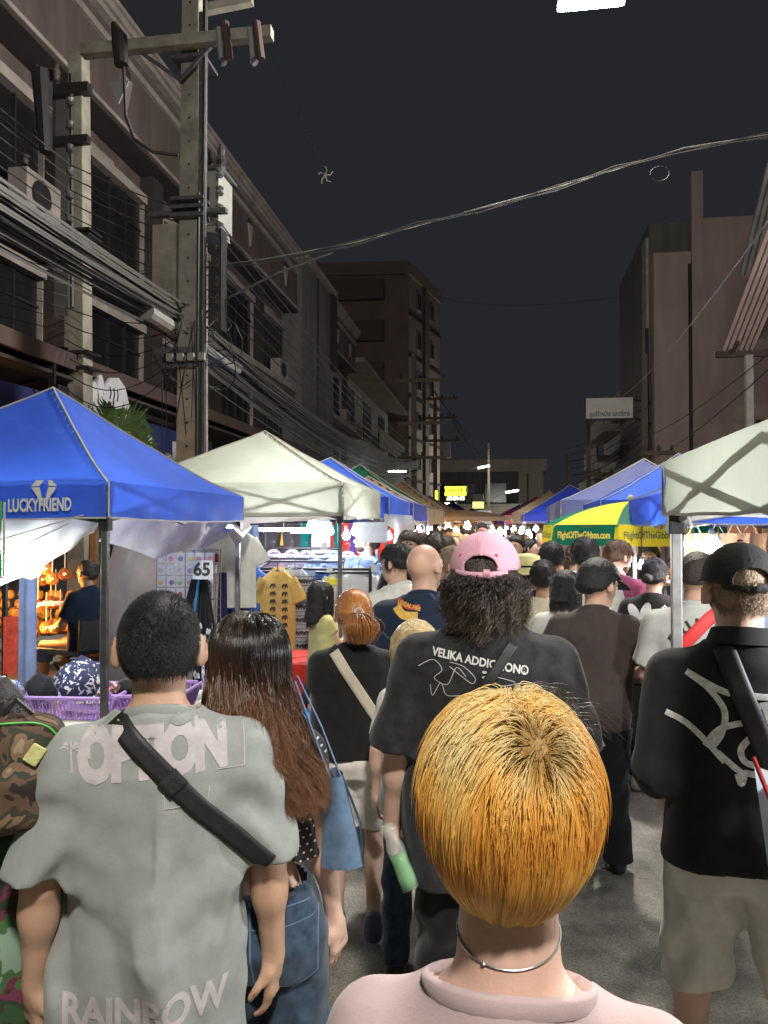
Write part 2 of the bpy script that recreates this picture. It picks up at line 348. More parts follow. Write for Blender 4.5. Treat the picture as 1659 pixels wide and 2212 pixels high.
# ---- lower concrete house beyond with a sloping eave, balcony with balusters
h3 = empty('concrete_house', (-7, 36, 0), 0, 'dark two storey concrete house with a sloping eave and baluster balcony', 'building')
MB().bb(-15, -7.4, 34.2, 50, .13, 9.0).build('wall', concrete, h3, True)
MB().add([(-15, 34.15, 9.0), (-6.1, 34.15, 9.1), (-6.1, 49.8, 8.9), (-15, 49.8, 11), (-15, 34.15, 9.2), (-6.1, 34.15, 9.3), (-6.1, 49.8, 9.1), (-15, 49.8, 11.2)], [(0,1,2,3),(7,6,5,4),(0,4,5,1),(1,5,6,2),(2,6,7,3),(3,7,4,0)]).build('roof', M['white_trim'], h3, True)
MB().bb(-7.4, -6.3, 34.6, 49.5, 4.2, 5.7).build('balcony', concrete, h3, True)
for k in range(16): MB().bb(-6.36, -6.28, 40 + k * .6, 40.36 + k * .6, 5.9, 6.7).build('baluster', M['white_trim'], h3, True)
MB().bb(-6.4, -6.26, 39.8, 49.7, 6.702, 6.85).build('rail', M['white_trim'], h3, True)
for y in (36, 41, 46):
    w = MB().bb(-7.398, -7.36, y, y + 2.4, 6.3, 8.5).build('window', M['glass_dark'], h3, True)
# ---- hotel block
ho = empty('hotel_block', (-6.5, 54, 0), 0, 'tall brown six storey hotel block rising behind the left shophouses', 'building')
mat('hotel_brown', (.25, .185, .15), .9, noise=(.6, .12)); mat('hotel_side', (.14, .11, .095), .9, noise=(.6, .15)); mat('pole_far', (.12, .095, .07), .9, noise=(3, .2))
A_, B_, C_ = (-13.5, 53.5), (-6.55, 54.2), (-5.0, 61.5)
MB().prism([A_, B_, C_, (-12.5, 63)], .13, 19.4).build('wall', M['hotel_brown'], ho, True)
MB().prism([(-13.7, 53.3), (-6.45, 53.95), (-4.85, 61.6), (-12.5, 63.2)], 19.402, 20.3).build('parapet', M['hotel_brown'], ho, True)
fd = Vector((C_[0] - B_[0], C_[1] - B_[1], 0)).normalized(); fn = Vector((fd.y, -fd.x, 0))
rzf = math.atan2(fd.y, fd.x)
for fl in range(6):
    z = 2.2 + fl * 2.9
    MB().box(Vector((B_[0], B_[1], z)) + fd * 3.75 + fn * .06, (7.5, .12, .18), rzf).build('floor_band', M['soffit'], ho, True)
    for s_ in (2.2, 5.3):
        w = MB().box(Vector((B_[0], B_[1], z + 1.35)) + fd * s_ + fn * .04, (.9, .08, 1.3), rzf).build('window', M['white_trim'], ho, True)
        p_ = MB().box(Vector((B_[0], B_[1], z + 1.35)) + fd * s_ + fn * .09, (.7, .02, 1.1), rzf).build('pane', M['glass_dark'], ho, True); p_.parent = w
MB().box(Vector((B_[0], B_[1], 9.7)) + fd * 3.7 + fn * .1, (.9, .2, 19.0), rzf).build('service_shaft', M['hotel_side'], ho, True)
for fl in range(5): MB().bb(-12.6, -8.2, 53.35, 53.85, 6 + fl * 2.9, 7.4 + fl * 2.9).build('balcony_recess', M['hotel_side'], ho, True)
# ---- right side: grey slab, pink end wall, column, gate
gs = empty('grey_slab_building', (5.4, 31, 0), 0, 'tall grey concrete building on the right behind the white sign', 'building')
MB().bb(5.4, 12, 30.6, 38.2, .13, 13.2).build('wall', M['grey_render'], gs, True)
MB().bb(5.3, 5.398, 30.62, 31.5, .13, 12.7).build('pilaster', concrete, gs, True)
MB().tube([(5.28, 30.4, 4), (5.28, 30.4, 9.2)], .06, 6).build('drainpipe', M['steel_dark'], gs, True)
pk = empty('pink_building', (5.4, 30, 0), 0, 'blank pinkish end wall with a tall chimney column on the right', 'building')
mat('pink_wall', (.36, .265, .24), .9, noise=(1.6, .14), bump=(12, .12), stretch=(1, 1, .2))
MB().bb(5.45, 6.95, 29.9, 30.55, .13, 11.85).build('wall', M['pink_wall'], pk, True)
MB().bb(6.952, 18, 29.8, 40, .13, 13.0).build('wall', M['pink_wall'], pk, True)
MB().bb(6.75, 7.15, 29.7, 30.1, .13, 14.7).bb(6.8, 7.1, 29.72, 30.05, 14.701, 14.702).build('column', M['pink_wall'], pk, True)
MB().tube([(6.66, 29.66, .2), (6.66, 29.66, 11.3)], .06, 6).build('drainpipe', M['steel_dark'], pk, True)
MB().bb(8.9, 12, 29.7, 29.78, 2.5, 5.6).build('gate_panel', M['soffit'], pk, True)
for k in range(12): MB().bb(8.95 + k * .26, 9.0 + k * .26, 29.62, 29.68, 2.5, 5.6).build('gate_bar', M['steel_dark'], pk, True)
# near right: corrugated lean-to canopies
rc = empty('corrugated_canopy', (6, 18, 5), 0, 'dim corrugated sheet canopies high on the right edge', 'canopy')
for k in range(9):
    x = 5.1 + k * .75
    MB().grid(lambda u, v: (x + .74 * u, 19.6 - 3.4 * v, 5.95 + 1.7 * v + .35 * (x - 5.1) + .03 * math.sin(u * 6 * 6.28)), 24, 2).build('roof_sheet', M['pink_wall'], rc, True)
    MB().grid(lambda u, v: (x + .3 + .74 * u, 19.2 - 2.6 * v, 7.6 + 2.2 * v + .45 * (x - 5.1) + .03 * math.sin(u * 6 * 6.28)), 24, 2).build('roof_sheet', M['grey_render'], rc, True)
MB().bb(5.0, 12, 19.6, 19.72, 5.8, 5.95).build('purlin', M['brown_fascia'], rc, True)
for x in (5.3, 8.3): MB().tube([(x, 19.6, 5.9), (x + 1.6, 16.2, 8.6)], .05, 5).build('rafter', M['brown_fascia'], rc, True)
for x in (5.6, 8.6): MB().bb(x, x + .16, 19.4, 19.56, .13, 5.8).build('post', concrete, rc, True)
# white shop sign with Thai lettering
ts = empty('shop_sign', (3.5, 28, 5.8), 0, 'white projecting shop sign with dark blue Thai lettering on the right', 'sign')
mat('sign_face', (.45, .43, .39), .5, noise=(2, .12)); mat('letter_navy', (.02, .025, .09), .5)
MB().bb(2.78, 4.42, 28, 28.3, 5.5, 6.28).build('box', M['steel_dark'], ts, True)
MB().bb(2.82, 4.38, 27.985, 27.999, 5.54, 6.24).build('face', M['sign_face'], ts, True)
flat_geo(text_geo('ศูนย์จำหน่าย และบริการ', .235, .006, 'CENTER', width=.62), (3.6, 27.98, 5.68), (1, 0, 0), (0, 0, 1), 'lettering', M['letter_navy'], ts)
MB().tube([(4.4, 28.15, 6.2), (5.4, 30.5, 6.4)], .04, 5).tube([(4.4, 28.15, 5.6), (5.4, 30.5, 5.6)], .04, 5).build('bracket', M['steel_dark'], ts, True)
# balcony house + lit wall behind right tents
bh = empty('balcony_house', (4.8, 40, 0), 0, 'small dark house with stepped white balconies behind the white sign', 'building')
MB().bb(5.6, 11, 38.6, 46, .13, 8.5).build('wall', concrete, bh, True)
for z, d in ((3.3, 1.5), (4.9, 1.2), (6.4, .9)): MB().bb(5.6 - d, 5.598, 39, 45, z, z + .35).bb(5.6 - d, 5.7 - d, 39, 45, z + .352, z + .9).build('balcony', M['white_trim'], bh, True)
lw = empty('old_gatehouse', (4, 34, 0), 0, 'small peeling plaster wall lit warm above the right tents', 'wall')
MB().bb(3.75, 4.6, 34, 36, .13, 4.35).build('wall', M['white_trim'], lw, True)
MB().bb(3.7, 4.65, 33.95, 36.05, 4.352, 4.5).build('coping', concrete, lw, True)
# far end building with lit corner
fe = empty('corner_building', (0, 92, 0), 0, 'pale corner building closing the far end of the street', 'building')
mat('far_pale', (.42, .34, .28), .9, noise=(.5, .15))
MB().bb(-14, 3.6, 92, 110, .13, 8.2).build('wall', M['grey_render'], fe, True)
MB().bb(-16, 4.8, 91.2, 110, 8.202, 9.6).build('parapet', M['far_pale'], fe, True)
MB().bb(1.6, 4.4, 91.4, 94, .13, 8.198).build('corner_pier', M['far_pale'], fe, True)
for k in range(4):
    for z in (1.2, 4.7): MB().bb(-13 + k * 3.6, -10.6 + k * 3.6, 91.9, 91.99, z, z + 2.2).build('window', M['glass_dark'], fe, True)
MB().bb(2.55, 2.75, 91.3, 91.39, .2, 8).build('drainpipe', M['steel_dark'], fe, True)
fw = empty('low_house', (-4, 75, 0), 0, 'low white house with railings in front of the far corner building', 'building')
MB().bb(-6.5, 2.2, 80, 88, .13, 3.9).build('wall', M['far_pale'], fw, True)
MB().bb(-6.8, 2.4, 79.5, 88, 3.902, 4.15).build('roof', concrete, fw, True)
for k in range(5): MB().bb(-6 + k * 1.6, -5.1 + k * 1.6, 79.9, 79.99, 1.6, 3.2).build('window', M['glass_dark'], fw, True)

# ---- utility poles
def isobar(mb, a, b, w): return mb.tube([a, b], w, 4)
def insulator(p, t, h=.16):
    MB().lathe([(.02, 0), (.035, .01), (.02, .03), (.045, .04), (.022, .07), (.05, .08), (.02, .12), (.03, h)], p, 10).build('insulator', M['brown_fascia'], t, True, smooth=True)
up = empty('utility_pole', (-3.42, 8.3, 0), 0, 'tall square concrete utility pole with crossarm, fuses and transformer box', 'utility pole')
MB().add([(-3.57, 8.15, .1), (-3.27, 8.15, .1), (-3.27, 8.45, .1), (-3.57, 8.45, .1), (-3.52, 8.2, 9.6), (-3.34, 8.2, 9.6), (-3.34, 8.4, 9.6), (-3.52, 8.4, 9.6)],
         [(0,3,2,1),(4,5,6,7),(0,1,5,4),(1,2,6,5),(2,3,7,6),(3,0,4,7)]).build('shaft', pole_mat, up, True, bevel=.012)
for k in range(30):
    MB().lathe([(0, 0), (.014, 0), (.014, .004)], (-3.43, 8.152 + .05 * k / 30 + .002, 1.6 + .26 * k), 8, rot=ROTX).build('bolt_hole', M['black_rubber'], up, True)
a_, b_ = onY(178, 112, 8.05), onY(588, 72, 8.05)
isobar(MB(), a_, b_, .085).build('crossarm', pole_mat, up, True)
isobar(MB(), onY(400, 30, 8.7), onY(545, 0, 8.7), .07).build('crossarm', pole_mat, up, True)
MB().tube([onY(300, 110, 8.1), onY(385, 170, 8.1)], .025, 4).tube([onY(460, 95, 8.1), onY(392, 170, 8.1)], .025, 4).build('brace', M['steel_frame'], up, True)
for px, dx in ((472, 6), (540, 6)):
    p0 = onY(px, 60, 7.95); p1 = onY(px + dx, 130, 7.95)
    f_ = MB().tube([p0, p1], .028, 8).build('fuse_tube', M['white_paint'], up, True)
    MB().tube([p0 + Vector((.07, 0, .05)), p1 + Vector((.09, 0, 0))], .045, 8).build('cutout', M['brown_fascia'], up, True)
    MB().tube([p1, p1 + Vector((.03, 0, -.04))], .04, 6).build('clip', M['steel_frame'], up, True)
MB().tube([onY(245, 50, 7.9), onY(258, 80, 7.9), onY(262, 140, 7.9)], [.03, .085, .075], 10).build('surge_arrester', M['black_rubber'], up, True)
MB().tube([onY(252, 85, 7.85), onY(258, 125, 7.85)], .022, 6).build('fuse_tube', M['white_paint'], up, True)
MB().tube([onY(267, 145, 7.9), onY(272, 250, 7.9), onY(290, 300, 7.95), onY(330, 328, 8.0), onY(385, 335, 8.05)], .02, 6).build('jumper_cable', M['black_rubber'], up, True)
MB().prism([(-.12, 0), (.12, 0), (.0, -.24)], 0, .02, ROTX, onY(258, 178, 8.0)).build('warning_tag', M['white_paint'], up, True)
MB().tube([(-3.25, 8.12, 2.0), (-3.22, 8.12, 9.3)], .028, 6).tube([(-3.3, 8.1, 1.0), (-3.28, 8.1, 5.4)], .02, 6).build('riser_pipe', M['black_rubber'], up, True)
MB().bb(-3.29, -3.21, 8.1, 8.16, .2, 7.4).build('channel', M['steel_frame'], up, True)
for z in (5.15, 5.24, 5.33, 6.9): MB().bb(-3.6, -3.22, 8.08, 8.5, z, z + .04).build('band', M['steel_frame'], up, True)
a_ = onY(372, 440, 8.35); MB().bb(-3.86, -3.58, 8.2, 8.4, 3.9, 5.12).build('backing_post', pole_mat, up, True)
MB().bb(-3.9, -3.0, 8.16, 8.24, 5.2, 5.25).build('shelf_bar', M['steel_frame'], up, True)
q0 = onY(424, 372, 8.3); q1 = onY(474, 486, 8.3)
tb = MB().bb(q0.x, q1.x, 8.28, 8.72, q1.z, q0.z).build('transformer_box', M['white_paint'], up, True, bevel=.01)
MB().bb(q0.x + .09, q0.x + .17, 8.265, 8.278, q1.z + .2, q1.z + .42).build('box_window', M['black_rubber'], up, True)
MB().bb(q0.x - .03, q1.x + .04, 8.24, 8.76, q0.z + .002, q0.z + .04).build('box_lid', M['steel_frame'], up, True)
MB().bb(q0.x + .02, q1.x - .02, 8.3, 8.7, q1.z - .07, q1.z - .002).build('box_foot', M['white_paint'], up, True)
for x, h in ((q0.x + .06, .3), (q1.x - .04, .33)): MB().lathe([(.04, 0), (.06, .06), (.04, .1), (.065, .14), (.04, .2), (.05, .25), (.02, h)], (x, 8.45, q0.z + .04), 10).build('bushing', M['black_rubber'], up, True)
for k in range(9):
    z = 3.15 + .2 * k
    i_ = MB().lathe([(.03, -.05), (.05, -.03), (.035, 0), (.05, .03), (.03, .05)], (-3.08, 8.2, z + .9), 8, rot=None).build('spool_insulator', M['steel_frame'], up, True)
MB().bb(-3.06, -3.03, 8.12, 8.3, 3.9, 5.0).build('rack_bar', M['steel_dark'], up, True)
MB().tube([(-3.62, 7.55, 3.97), (-3.62, 10.3, 3.93)], .09, 10).build('concrete_arm', M['white_paint'], up, True)
MB().bb(-3.8, -3.3, 8.1, 8.14, 3.66, 3.72).bb(-3.7, -3.2, 8.12, 8.16, 3.5, 3.55).build('clamp', M['steel_frame'], up, True)
for k in range(4): MB().bb(-3.62 + k * .12, -3.55 + k * .12, 8.04, 8.1, 3.56, 3.64).build('terminal', M['white_paint'], up, True)
sp = empty('utility_pole', (-4.12, 7.2, 0), 0, 'shorter weathered concrete pole with dark insulators, left of the tall pole', 'utility pole')
MB().add([(-4.2, 7.1, .1), (-4.0, 7.1, .1), (-4.0, 7.3, .1), (-4.2, 7.3, .1), (-4.25, 7.12, 6.45), (-4.1, 7.12, 6.45), (-4.1, 7.28, 6.45), (-4.25, 7.28, 6.45)],
         [(0,3,2,1),(4,5,6,7),(0,1,5,4),(1,2,6,5),(2,3,7,6),(3,0,4,7)]).build('shaft', pole_mat, sp, True, bevel=.01)
MB().tube([(-4.16, 7.08, 3.9), (-4.19, 7.08, 6.2)], .022, 6).build('insulator_rack', M['black_rubber'], sp, True)
for k in range(8): MB().lathe([(.02, -.04), (.04, -.03), (.025, 0), (.04, .03), (.02, .04)], (-4.18, 7.05, 4.3 + .23 * k), 8).build('spool_insulator', M['steel_frame'], sp, True)
MB().bb(-4.55, -4.0, 7.05, 7.15, 6.0, 6.1).bb(-4.5, -4.0, 7.05, 7.12, 5.5, 5.58).build('crossarm', M['steel_dark'], sp, True)
for x, z in ((-4.5, 6.1), (-4.38, 5.75), (-4.48, 5.5), (-4.3, 6.1), (-4.62, 5.3)): insulator((x, 7.0, z), sp)
MB().tube([(-4.45, 7.0, 6.2), (-4.4, 7.0, 5.4)], [.1, .06], 8).build('surge_arrester', M['black_rubber'], sp, True)
for z in (3.3, 3.45, 4.6, 4.65): MB().bb(-4.22, -3.98, 7.07, 7.32, z, z + .025).build('band', M['steel_dark'], sp, True)
MB().bb(-4.42, -4.2, 7.02, 7.18, 3.5, 3.8).build('splice_box', M['brown_fascia'], sp, True)
# far poles
def far_pole(x, y, h, lab, arms=((.93, 1.6), (.8, 1.4)), box=False, w=.28):
    t = empty('utility_pole', (x, y, 0), 0, lab, 'utility pole', 'utility poles further down the street')
    MB().add([(-w/2, -w/2, 0), (w/2, -w/2, 0), (w/2, w/2, 0), (-w/2, w/2, 0), (-w/3, -w/3, h), (w/3, -w/3, h), (w/3, w/3, h), (-w/3, w/3, h)],
             [(0,3,2,1),(4,5,6,7),(0,1,5,4),(1,2,6,5),(2,3,7,6),(3,0,4,7)]).build('shaft', M['pole_far'], t)
    for fz, l in arms: MB().bb(-l/2 + .4, l/2 + .4, -.3, -.18, h * fz, h * fz + .14).build('crossarm', M['pole_far'], t)
    for fz, l in arms:
        for k in (-.4, .0, .4): MB().lathe([(.03, 0), (.07, .05), (.03, .2)], (k * l + .4, -.24, h * fz + .14), 6).build('insulator', M['steel_frame'], t)
    if box: MB().bb(.3, .9, -.4, .1, h * .62, h * .62 + .9).build('transformer_box', M['white_paint'], t)
    return t
far_pole(-4.0, 35, 9.6, 'distant concrete pole in front of the hotel block, nearest of the far left poles', ((.86, 2.4), (.66, 2.2), (.5, 2.2)))
far_pole(-4.0, 46, 9.4, 'distant pole with crossarms and a transformer box beyond the hotel', ((.98, 1.8), (.86, 1.8), (.72, 2.2)), True)
far_pole(-1.2, 62, 8.4, 'slim lamp pole standing in the far middle of the street', (), w=.22)
far_pole(3.4, 33, 6.4, 'vine covered pole on the right behind the blue tents', ((.6, 1.2),), w=.22)
far_pole(2.9, 38, 5.2, 'thin leaning pole at the right next to the vine covered one', (), w=.16)
far_pole(4.6, 27, 7.5, 'cable laden pole in front of the grey building at right', ((.55, 1.0),), w=.24)

# ---- cables
def catenary(a, b, sag, n=20):
    a = Vector(a); b = Vector(b); return [a.lerp(b, i / n) - Vector((0, 0, sag * 4 * (i / n) * (1 - i / n))) for i in range(n + 1)]
cb = empty('cable_bundle', (-3.7, 8.3, 4.1), 0, 'thick sagging bundle of black telecom cables along the left poles', 'cables')
for k in range(70):
    dx = random.gauss(0, .11); dz = random.gauss(0, .15); r_ = random.choice([.006, .008, .011, .014])
    pts = catenary((-3.85 + dx, -3, 4.45 + dz), (-3.62 + dx * .7, 8.2, 4.08 + dz * .6), .08 + random.random() * .12, 14)[:-1] + catenary((-3.62 + dx * .7, 8.2, 4.08 + dz * .6), (-3.9 + dx, 35, 4.6 + dz), .35 + random.random() * .5, 22)
    MB().tube(pts, r_, 3, False).build('cable', M['cable_grey' if k % 4 else 'black_rubber'], cb, True)
ub = empty('cable_bundle', (-3.2, 8.3, 5.0), 0, 'spaced power lines on the spool insulators of the tall pole', 'cables')
for k in range(7):
    z = 4.15 + .16 * k
    MB().tube(catenary((-5.5 - .03 * k, -2, z + 1.4), (-5.38, 9.09, z + 1.2), .05, 10)[:-1] + catenary((-5.38, 9.09, z + 1.2), (-3.08, 8.2, z), .04, 4)[:-1] + catenary((-3.08, 8.2, z), (-4.0, 35, z + .4), .35, 20), .009, 3, False).build('cable', M['cable_grey'], ub, True)
lb = empty('cable_bundle', (-3.6, 20, 3.7), 0, 'second tangled bundle of cables receding below the first', 'cables')
for k in range(16):
    dx = random.gauss(0, .07); dz = random.gauss(0, .08)
    MB().tube(catenary((-3.6 + dx, 8.3, 3.85 + dz), (-4.0 + dx, 35, 4.1 + dz), .5 + random.random() * .35, 22), .008, 3, False).build('cable', M['cable_grey'], lb, True)
# loose coils and loops round the tall pole
cc = empty('cable_coils', (-3.3, 8.0, 3.9), 0, 'loose coils and hanging loops of cable round the tall pole', 'cables')
for k in range(16):
    c = Vector((-3.45 + random.gauss(0, .25), 8.05 + random.random() * .8, 3.85 + random.gauss(0, .2))); rr = random.uniform(.1, .3); a0 = random.random() * 6
    MB().tube([c + Vector((rr * math.cos(a0 + t_ * .5), .1 * math.sin(t_), rr * math.sin(a0 + t_ * .5))) for t_ in range(random.randint(6, 13))], .008, 3, False).build('loop', M['black_rubber'], cc, True)
for k in range(7):
    a = Vector((-3.5 + random.uniform(-.2, .3), 8.1, 4.0)); MB().tube(catenary(a, (-3.42 + random.uniform(-.3, .3), 8.1, 2.3 + random.random()), -.05, 8), .006, 3, False).build('drop_cable', M['black_rubber'], cc, True)
for k in range(6):
    MB().tube(catenary((-5.4, 9.05, 4.5 - .2 * k), (-3.5, 8.05, 4.0 - .1 * k), .1 + .05 * k, 10), .007, 3, False).build('cable', M['black_rubber'], cc, True)
for k in range(9):
    MB().tube(catenary((-6.6, 2 + k, 4.2 + .25 * k), (-5.4, 9.1, 4.2 + .15 * k), .15, 8), .006, 3, False).build('cable', M['black_rubber'], cc, True)
mat('wire_bright', (.3, .29, .25), .35, metal=.6, noise=(8, .3))
sw = empty('span_cable', (0, 8.5, 5.5), 0, 'twisted cables crossing above the street from the tall pole to the upper right', 'cables')
P_ = [(300, 592), (560, 568), (760, 528), (900, 486), (1040, 455), (1200, 408), (1330, 364), (1480, 325), (1659, 293), (1800, 268)]
S3 = [onY(px, py, 8.25 + .05 * i) for i, (px, py) in enumerate(P_)]
for k in range(4):
    MB().tube([p + Vector((0, .02 * k, .028 * math.sin(i * 2.1 + k * 1.7) + (.012 * k))) for i, p in enumerate(S3)], (.0055 if k else .008), 4, False).build('cable', M['wire_bright' if k > 2 else 'cable_grey'], sw, True)
c0 = onY(1425, 375, 8.6); MB().tube([c0 + Vector((.1 * math.cos(t_ * .55), 0, .08 * math.sin(t_ * .55))) for t_ in range(13)], .005, 3, False).build('coil', M['cable_grey'], sw, True)
MB().tube([onY(420, 690, 8.25), onY(500, 640, 8.25), onY(600, 590, 8.3), onY(720, 545, 8.4)], .014, 4, False).build('branch_cable', M['cable_grey'], sw, True)
fwire = MB().tube(catenary((-5.3, 58, 19.0), onY(1350, 638, 38), .6, 16), .02, 3, False).build('span_wire', M['wire_bright']); tag(fwire, 'thin pale wire stretched between the hotel and the grey building', 'wire')
for i, (a, b, s, lab) in enumerate([(onY(1700, 420, 9), onY(1345, 855, 27), .25, 'pale wire running down from the right edge to the white sign'),
        (onY(1700, 730, 12), onY(1340, 960, 26.8), .3, 'upper dark cable drooping across the pink wall'),
        (onY(1700, 760, 12), onY(1330, 1020, 26.8), .35, 'lower dark cable drooping across the pink wall')]):
    tag(MB().tube(catenary(a, b, s, 16), .012, 3, False).build('wire', M['wire_bright' if i == 0 else 'cable_grey']), lab, 'wire')
dl = empty('power_lines', (-3, 46, 8), 0, 'drooping power lines from the far poles down to the street lamps', 'cables')
for k in range(5): MB().tube(catenary((-3.9 + k * .3, 35.0 if k < 2 else 46, 9.0 - k * .25), (-1.2 + .1 * k, 62, 7.9 - .2 * k), .5 + .15 * k, 14), .022, 3, False).build('cable', M['cable_grey'], dl, True)
for k in range(8): MB().tube(catenary((4.6, 27, 4 + .25 * k), (3.3 - .1 * k, 33 + k * .7, 3 + .35 * k), .3, 10), .02, 3, False).build('cable', M['black_rubber'], dl, True)
# lightning rod / small hanging bracket star seen in the sky
hb = empty('hanging_bracket', onY(703, 378, 14), 0, 'small twisted metal bracket hanging on a thin wire in the sky', 'bracket')
q = onY(703, 378, 14)
for a in range(5): MB().tube([q, q + Vector((.09 * math.cos(a * 1.26), .02, .11 * math.sin(a * 1.26))), q + Vector((.15 * math.cos(a * 1.26 + .4), .02, .17 * math.sin(a * 1.26 + .4)))], .014, 4).build('prong', M['wire_bright'], hb, True)
MB().tube([q, onY(640, 230, 14), onY(560, 60, 14)], .005, 3, False).build('wire', M['cable_grey'], hb, True)

# ---- street lamps
lamp_e = emis('lamp_led', (1, .96, .88), 60)
def street_lamp(px, py, pz, arm_from, power, lab, L=.62, tilt=0):
    t = empty('street_lamp', (px, py, pz), 0, lab, 'street lamp', 'LED street lamps')
    MB().box((0, 0, .03), (L + .1, .3, .07)).build('housing', M['steel_frame'], t, bevel=.015)
    MB().box((0, 0, -.012), (L, .24, .012)).build('led_panel', lamp_e, t)
    af = Vector((arm_from[0], arm_from[1], pz)) - Vector((px, py, pz))
    MB().tube([(0, .1, .07), (af.x * .5, af.y * .5 + .1, .5), (af.x, af.y, .6)], .035, 6).tube([(af.x, af.y, -pz), (af.x, af.y, .9)], [.09, .06], 8).build('pole_and_arm', M['steel_frame'], t)
    l = bpy.data.lights.new('lamp_light', 'POINT'); l.shadow_soft_size = .28; l.energy = power; l.color = (1, .95, .86)
    o = bpy.data.objects.new('lamp_light', l); COL.objects.link(o); o.parent = t; o.location = (0, 0, -.2)
    return t
street_lamp(.93, 8.45, 7.33, (5.2, 8.6), 1400, 'glaring LED street lamp at the top of the photo')
street_lamp(1.0, -2.4, 6.7, (5.2, -2.4), 1050, 'LED street lamp on its pole just above and behind the camera')
def lamp_bar(px, py, Y, pole_px, lab, L=1.0):
    p = onY(px, py, Y)
    t = empty('street_lamp', p, 0, lab, 'street lamp', 'small distant LED street lamps')
    MB().tube([(-L / 2, 0, -.06), (L / 2, 0, .1)], .07, 6).build('led_bar', emis('lamp_far', (.95, 1, .95), 14), t)
    q = onY(pole_px, py + 14, Y + .2) - p
    MB().tube([(-L / 2 if q.x < 0 else L / 2, 0, 0), q], .03, 4).build('arm', M['steel_dark'], t)
    point_light('lamp_light', (0, -.3, -.3), 260, (.95, 1, .92), .2, t)
lamp_bar(1045, 1009, 60, 975, 'distant tilted LED lamp on the highest arm', .85)
lamp_bar(1106, 1062, 62, 1065, 'distant LED lamp below and right of the highest one')
lamp_bar(1165, 1087, 75, 1125, 'smallest distant LED lamp at the right of the street end', .9)
# yellow lit signs
ye = emis('sign_yellow', (.75, .8, .04), 2.2); yw = emis('sign_glow_white', (1, 1, .75), 3.0); dk = mat('letter_dark', (.03, .03, .02), .6)
def lit_sign(x0, y0, x1, y1, Y, m, lab, frame=True):
    a = onY(x0, y0, Y); b = onY(x1, y1, Y)
    t = empty('lit_sign', ((a.x + b.x) / 2, Y, b.z), 0, lab, 'sign')
    MB().bb(a.x - .06, b.x + .06, Y + .01, Y + .3, b.z - .06, a.z + .06).build('box', M['steel_dark'], t, True)
    MB().bb(a.x, b.x, Y - .01, Y + .005, b.z, a.z).build('lit_face', m, t, True)
    MB().bb((a.x + b.x) / 2 - .08, (a.x + b.x) / 2 + .08, Y + .05, Y + .2, 0, b.z).build('post', M['steel_dark'], t, True)
    return t, a, b
mat('sign_brown', (.1, .035, .01), .6)
t, a, b = lit_sign(961, 1051, 1007, 1072, 50, ye, 'large glowing yellow hotel sign over the left stalls')
flat_geo(text_geo('CHATEAU', .36, .012, 'CENTER', width=.85), ((a.x + b.x) / 2, 49.98, (a.z + b.z) / 2 + .05), (1, 0, 0), (0, 0, 1), 'lettering', dk, t)
t, a, b = lit_sign(961, 1073, 1007, 1081, 49.9, M['sign_brown'], 'brown phone number strip below the yellow hotel sign')
flat_geo(text_geo('.053 276 155', .27, .012, 'CENTER', width=.8), ((a.x + b.x) / 2, 49.87, (a.z + b.z) / 2), (1, 0, 0), (0, 0, 1), 'lettering', yw, t)
t, a, b = lit_sign(961, 1086, 984, 1103, 49.7, yw, 'small glowing pale yellow sign below the phone number')
t, a, b = lit_sign(1021, 1084, 1045, 1098, 52, emis('sign_pale', (.7, .7, .2), 1.3), 'pale yellow sign panel right of the hotel sign')
for k in range(3): MB().bb(a.x + .1, b.x - .1, 51.98, 51.985, a.z - .12 - .13 * k, a.z - .08 - .13 * k).build('text_line', dk, t, True)
t, a, b = lit_sign(1021, 1067, 1043, 1083, 52.3, M['sign_face'], 'grey unlit sign panel above the pale yellow one')
t, a, b = lit_sign(940, 1060, 946, 1080, 44, ye, 'narrow glowing yellow sign beside the far pole')

sp.scale = (1.29, 1.29, 1.29); sp.location = (-4.12 * 1.29, 7.2 * 1.29, 1.75 - 1.75 * 1.29)
# ================================================================== TENTS AND STALLS
def fabric(name, col, trans=.45, rough=.65, vary=.12): return mat(name, col, rough, noise=(2.2, vary), bump=(5, .9), trans=trans, spec=.3)
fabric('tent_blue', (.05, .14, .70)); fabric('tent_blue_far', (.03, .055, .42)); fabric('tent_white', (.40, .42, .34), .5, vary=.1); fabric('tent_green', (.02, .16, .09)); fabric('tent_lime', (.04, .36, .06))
fabric('tent_beige', (.42, .3, .19)); fabric('tent_red', (.42, .05, .03)); fabric('tent_pink', (.5, .12, .16)); fabric('tent_orange', (.6, .26, .05)); fabric('tent_greyblue', (.17, .2, .42), .5)
fabric('tarp_white', (.55, .57, .55), .6); fabric('tarp_grey', (.36, .34, .32), .35, vary=.22)
mat('plastic_clear', (.5, .5, .53), .22, noise=(5, .25), trans=.5, bump=(9, .6))
mat('seam_pale', (.36, .34, .3), .7, noise=(10, .15)); mat('print_pale', (.5, .5, .47), .7, noise=(12, .1)); mat('tape_grey', (.2, .19, .15), .7)
mat('rope', (.4, .38, .33), .8)
def wob(x, y, s=1.0): return math.sin(x * 3.1 * s + y * 1.7) * .5 + math.sin(y * 4.3 * s - x * 2.2 + 1.3) * .3 + math.sin((x + y) * 7.7 * s) * .2
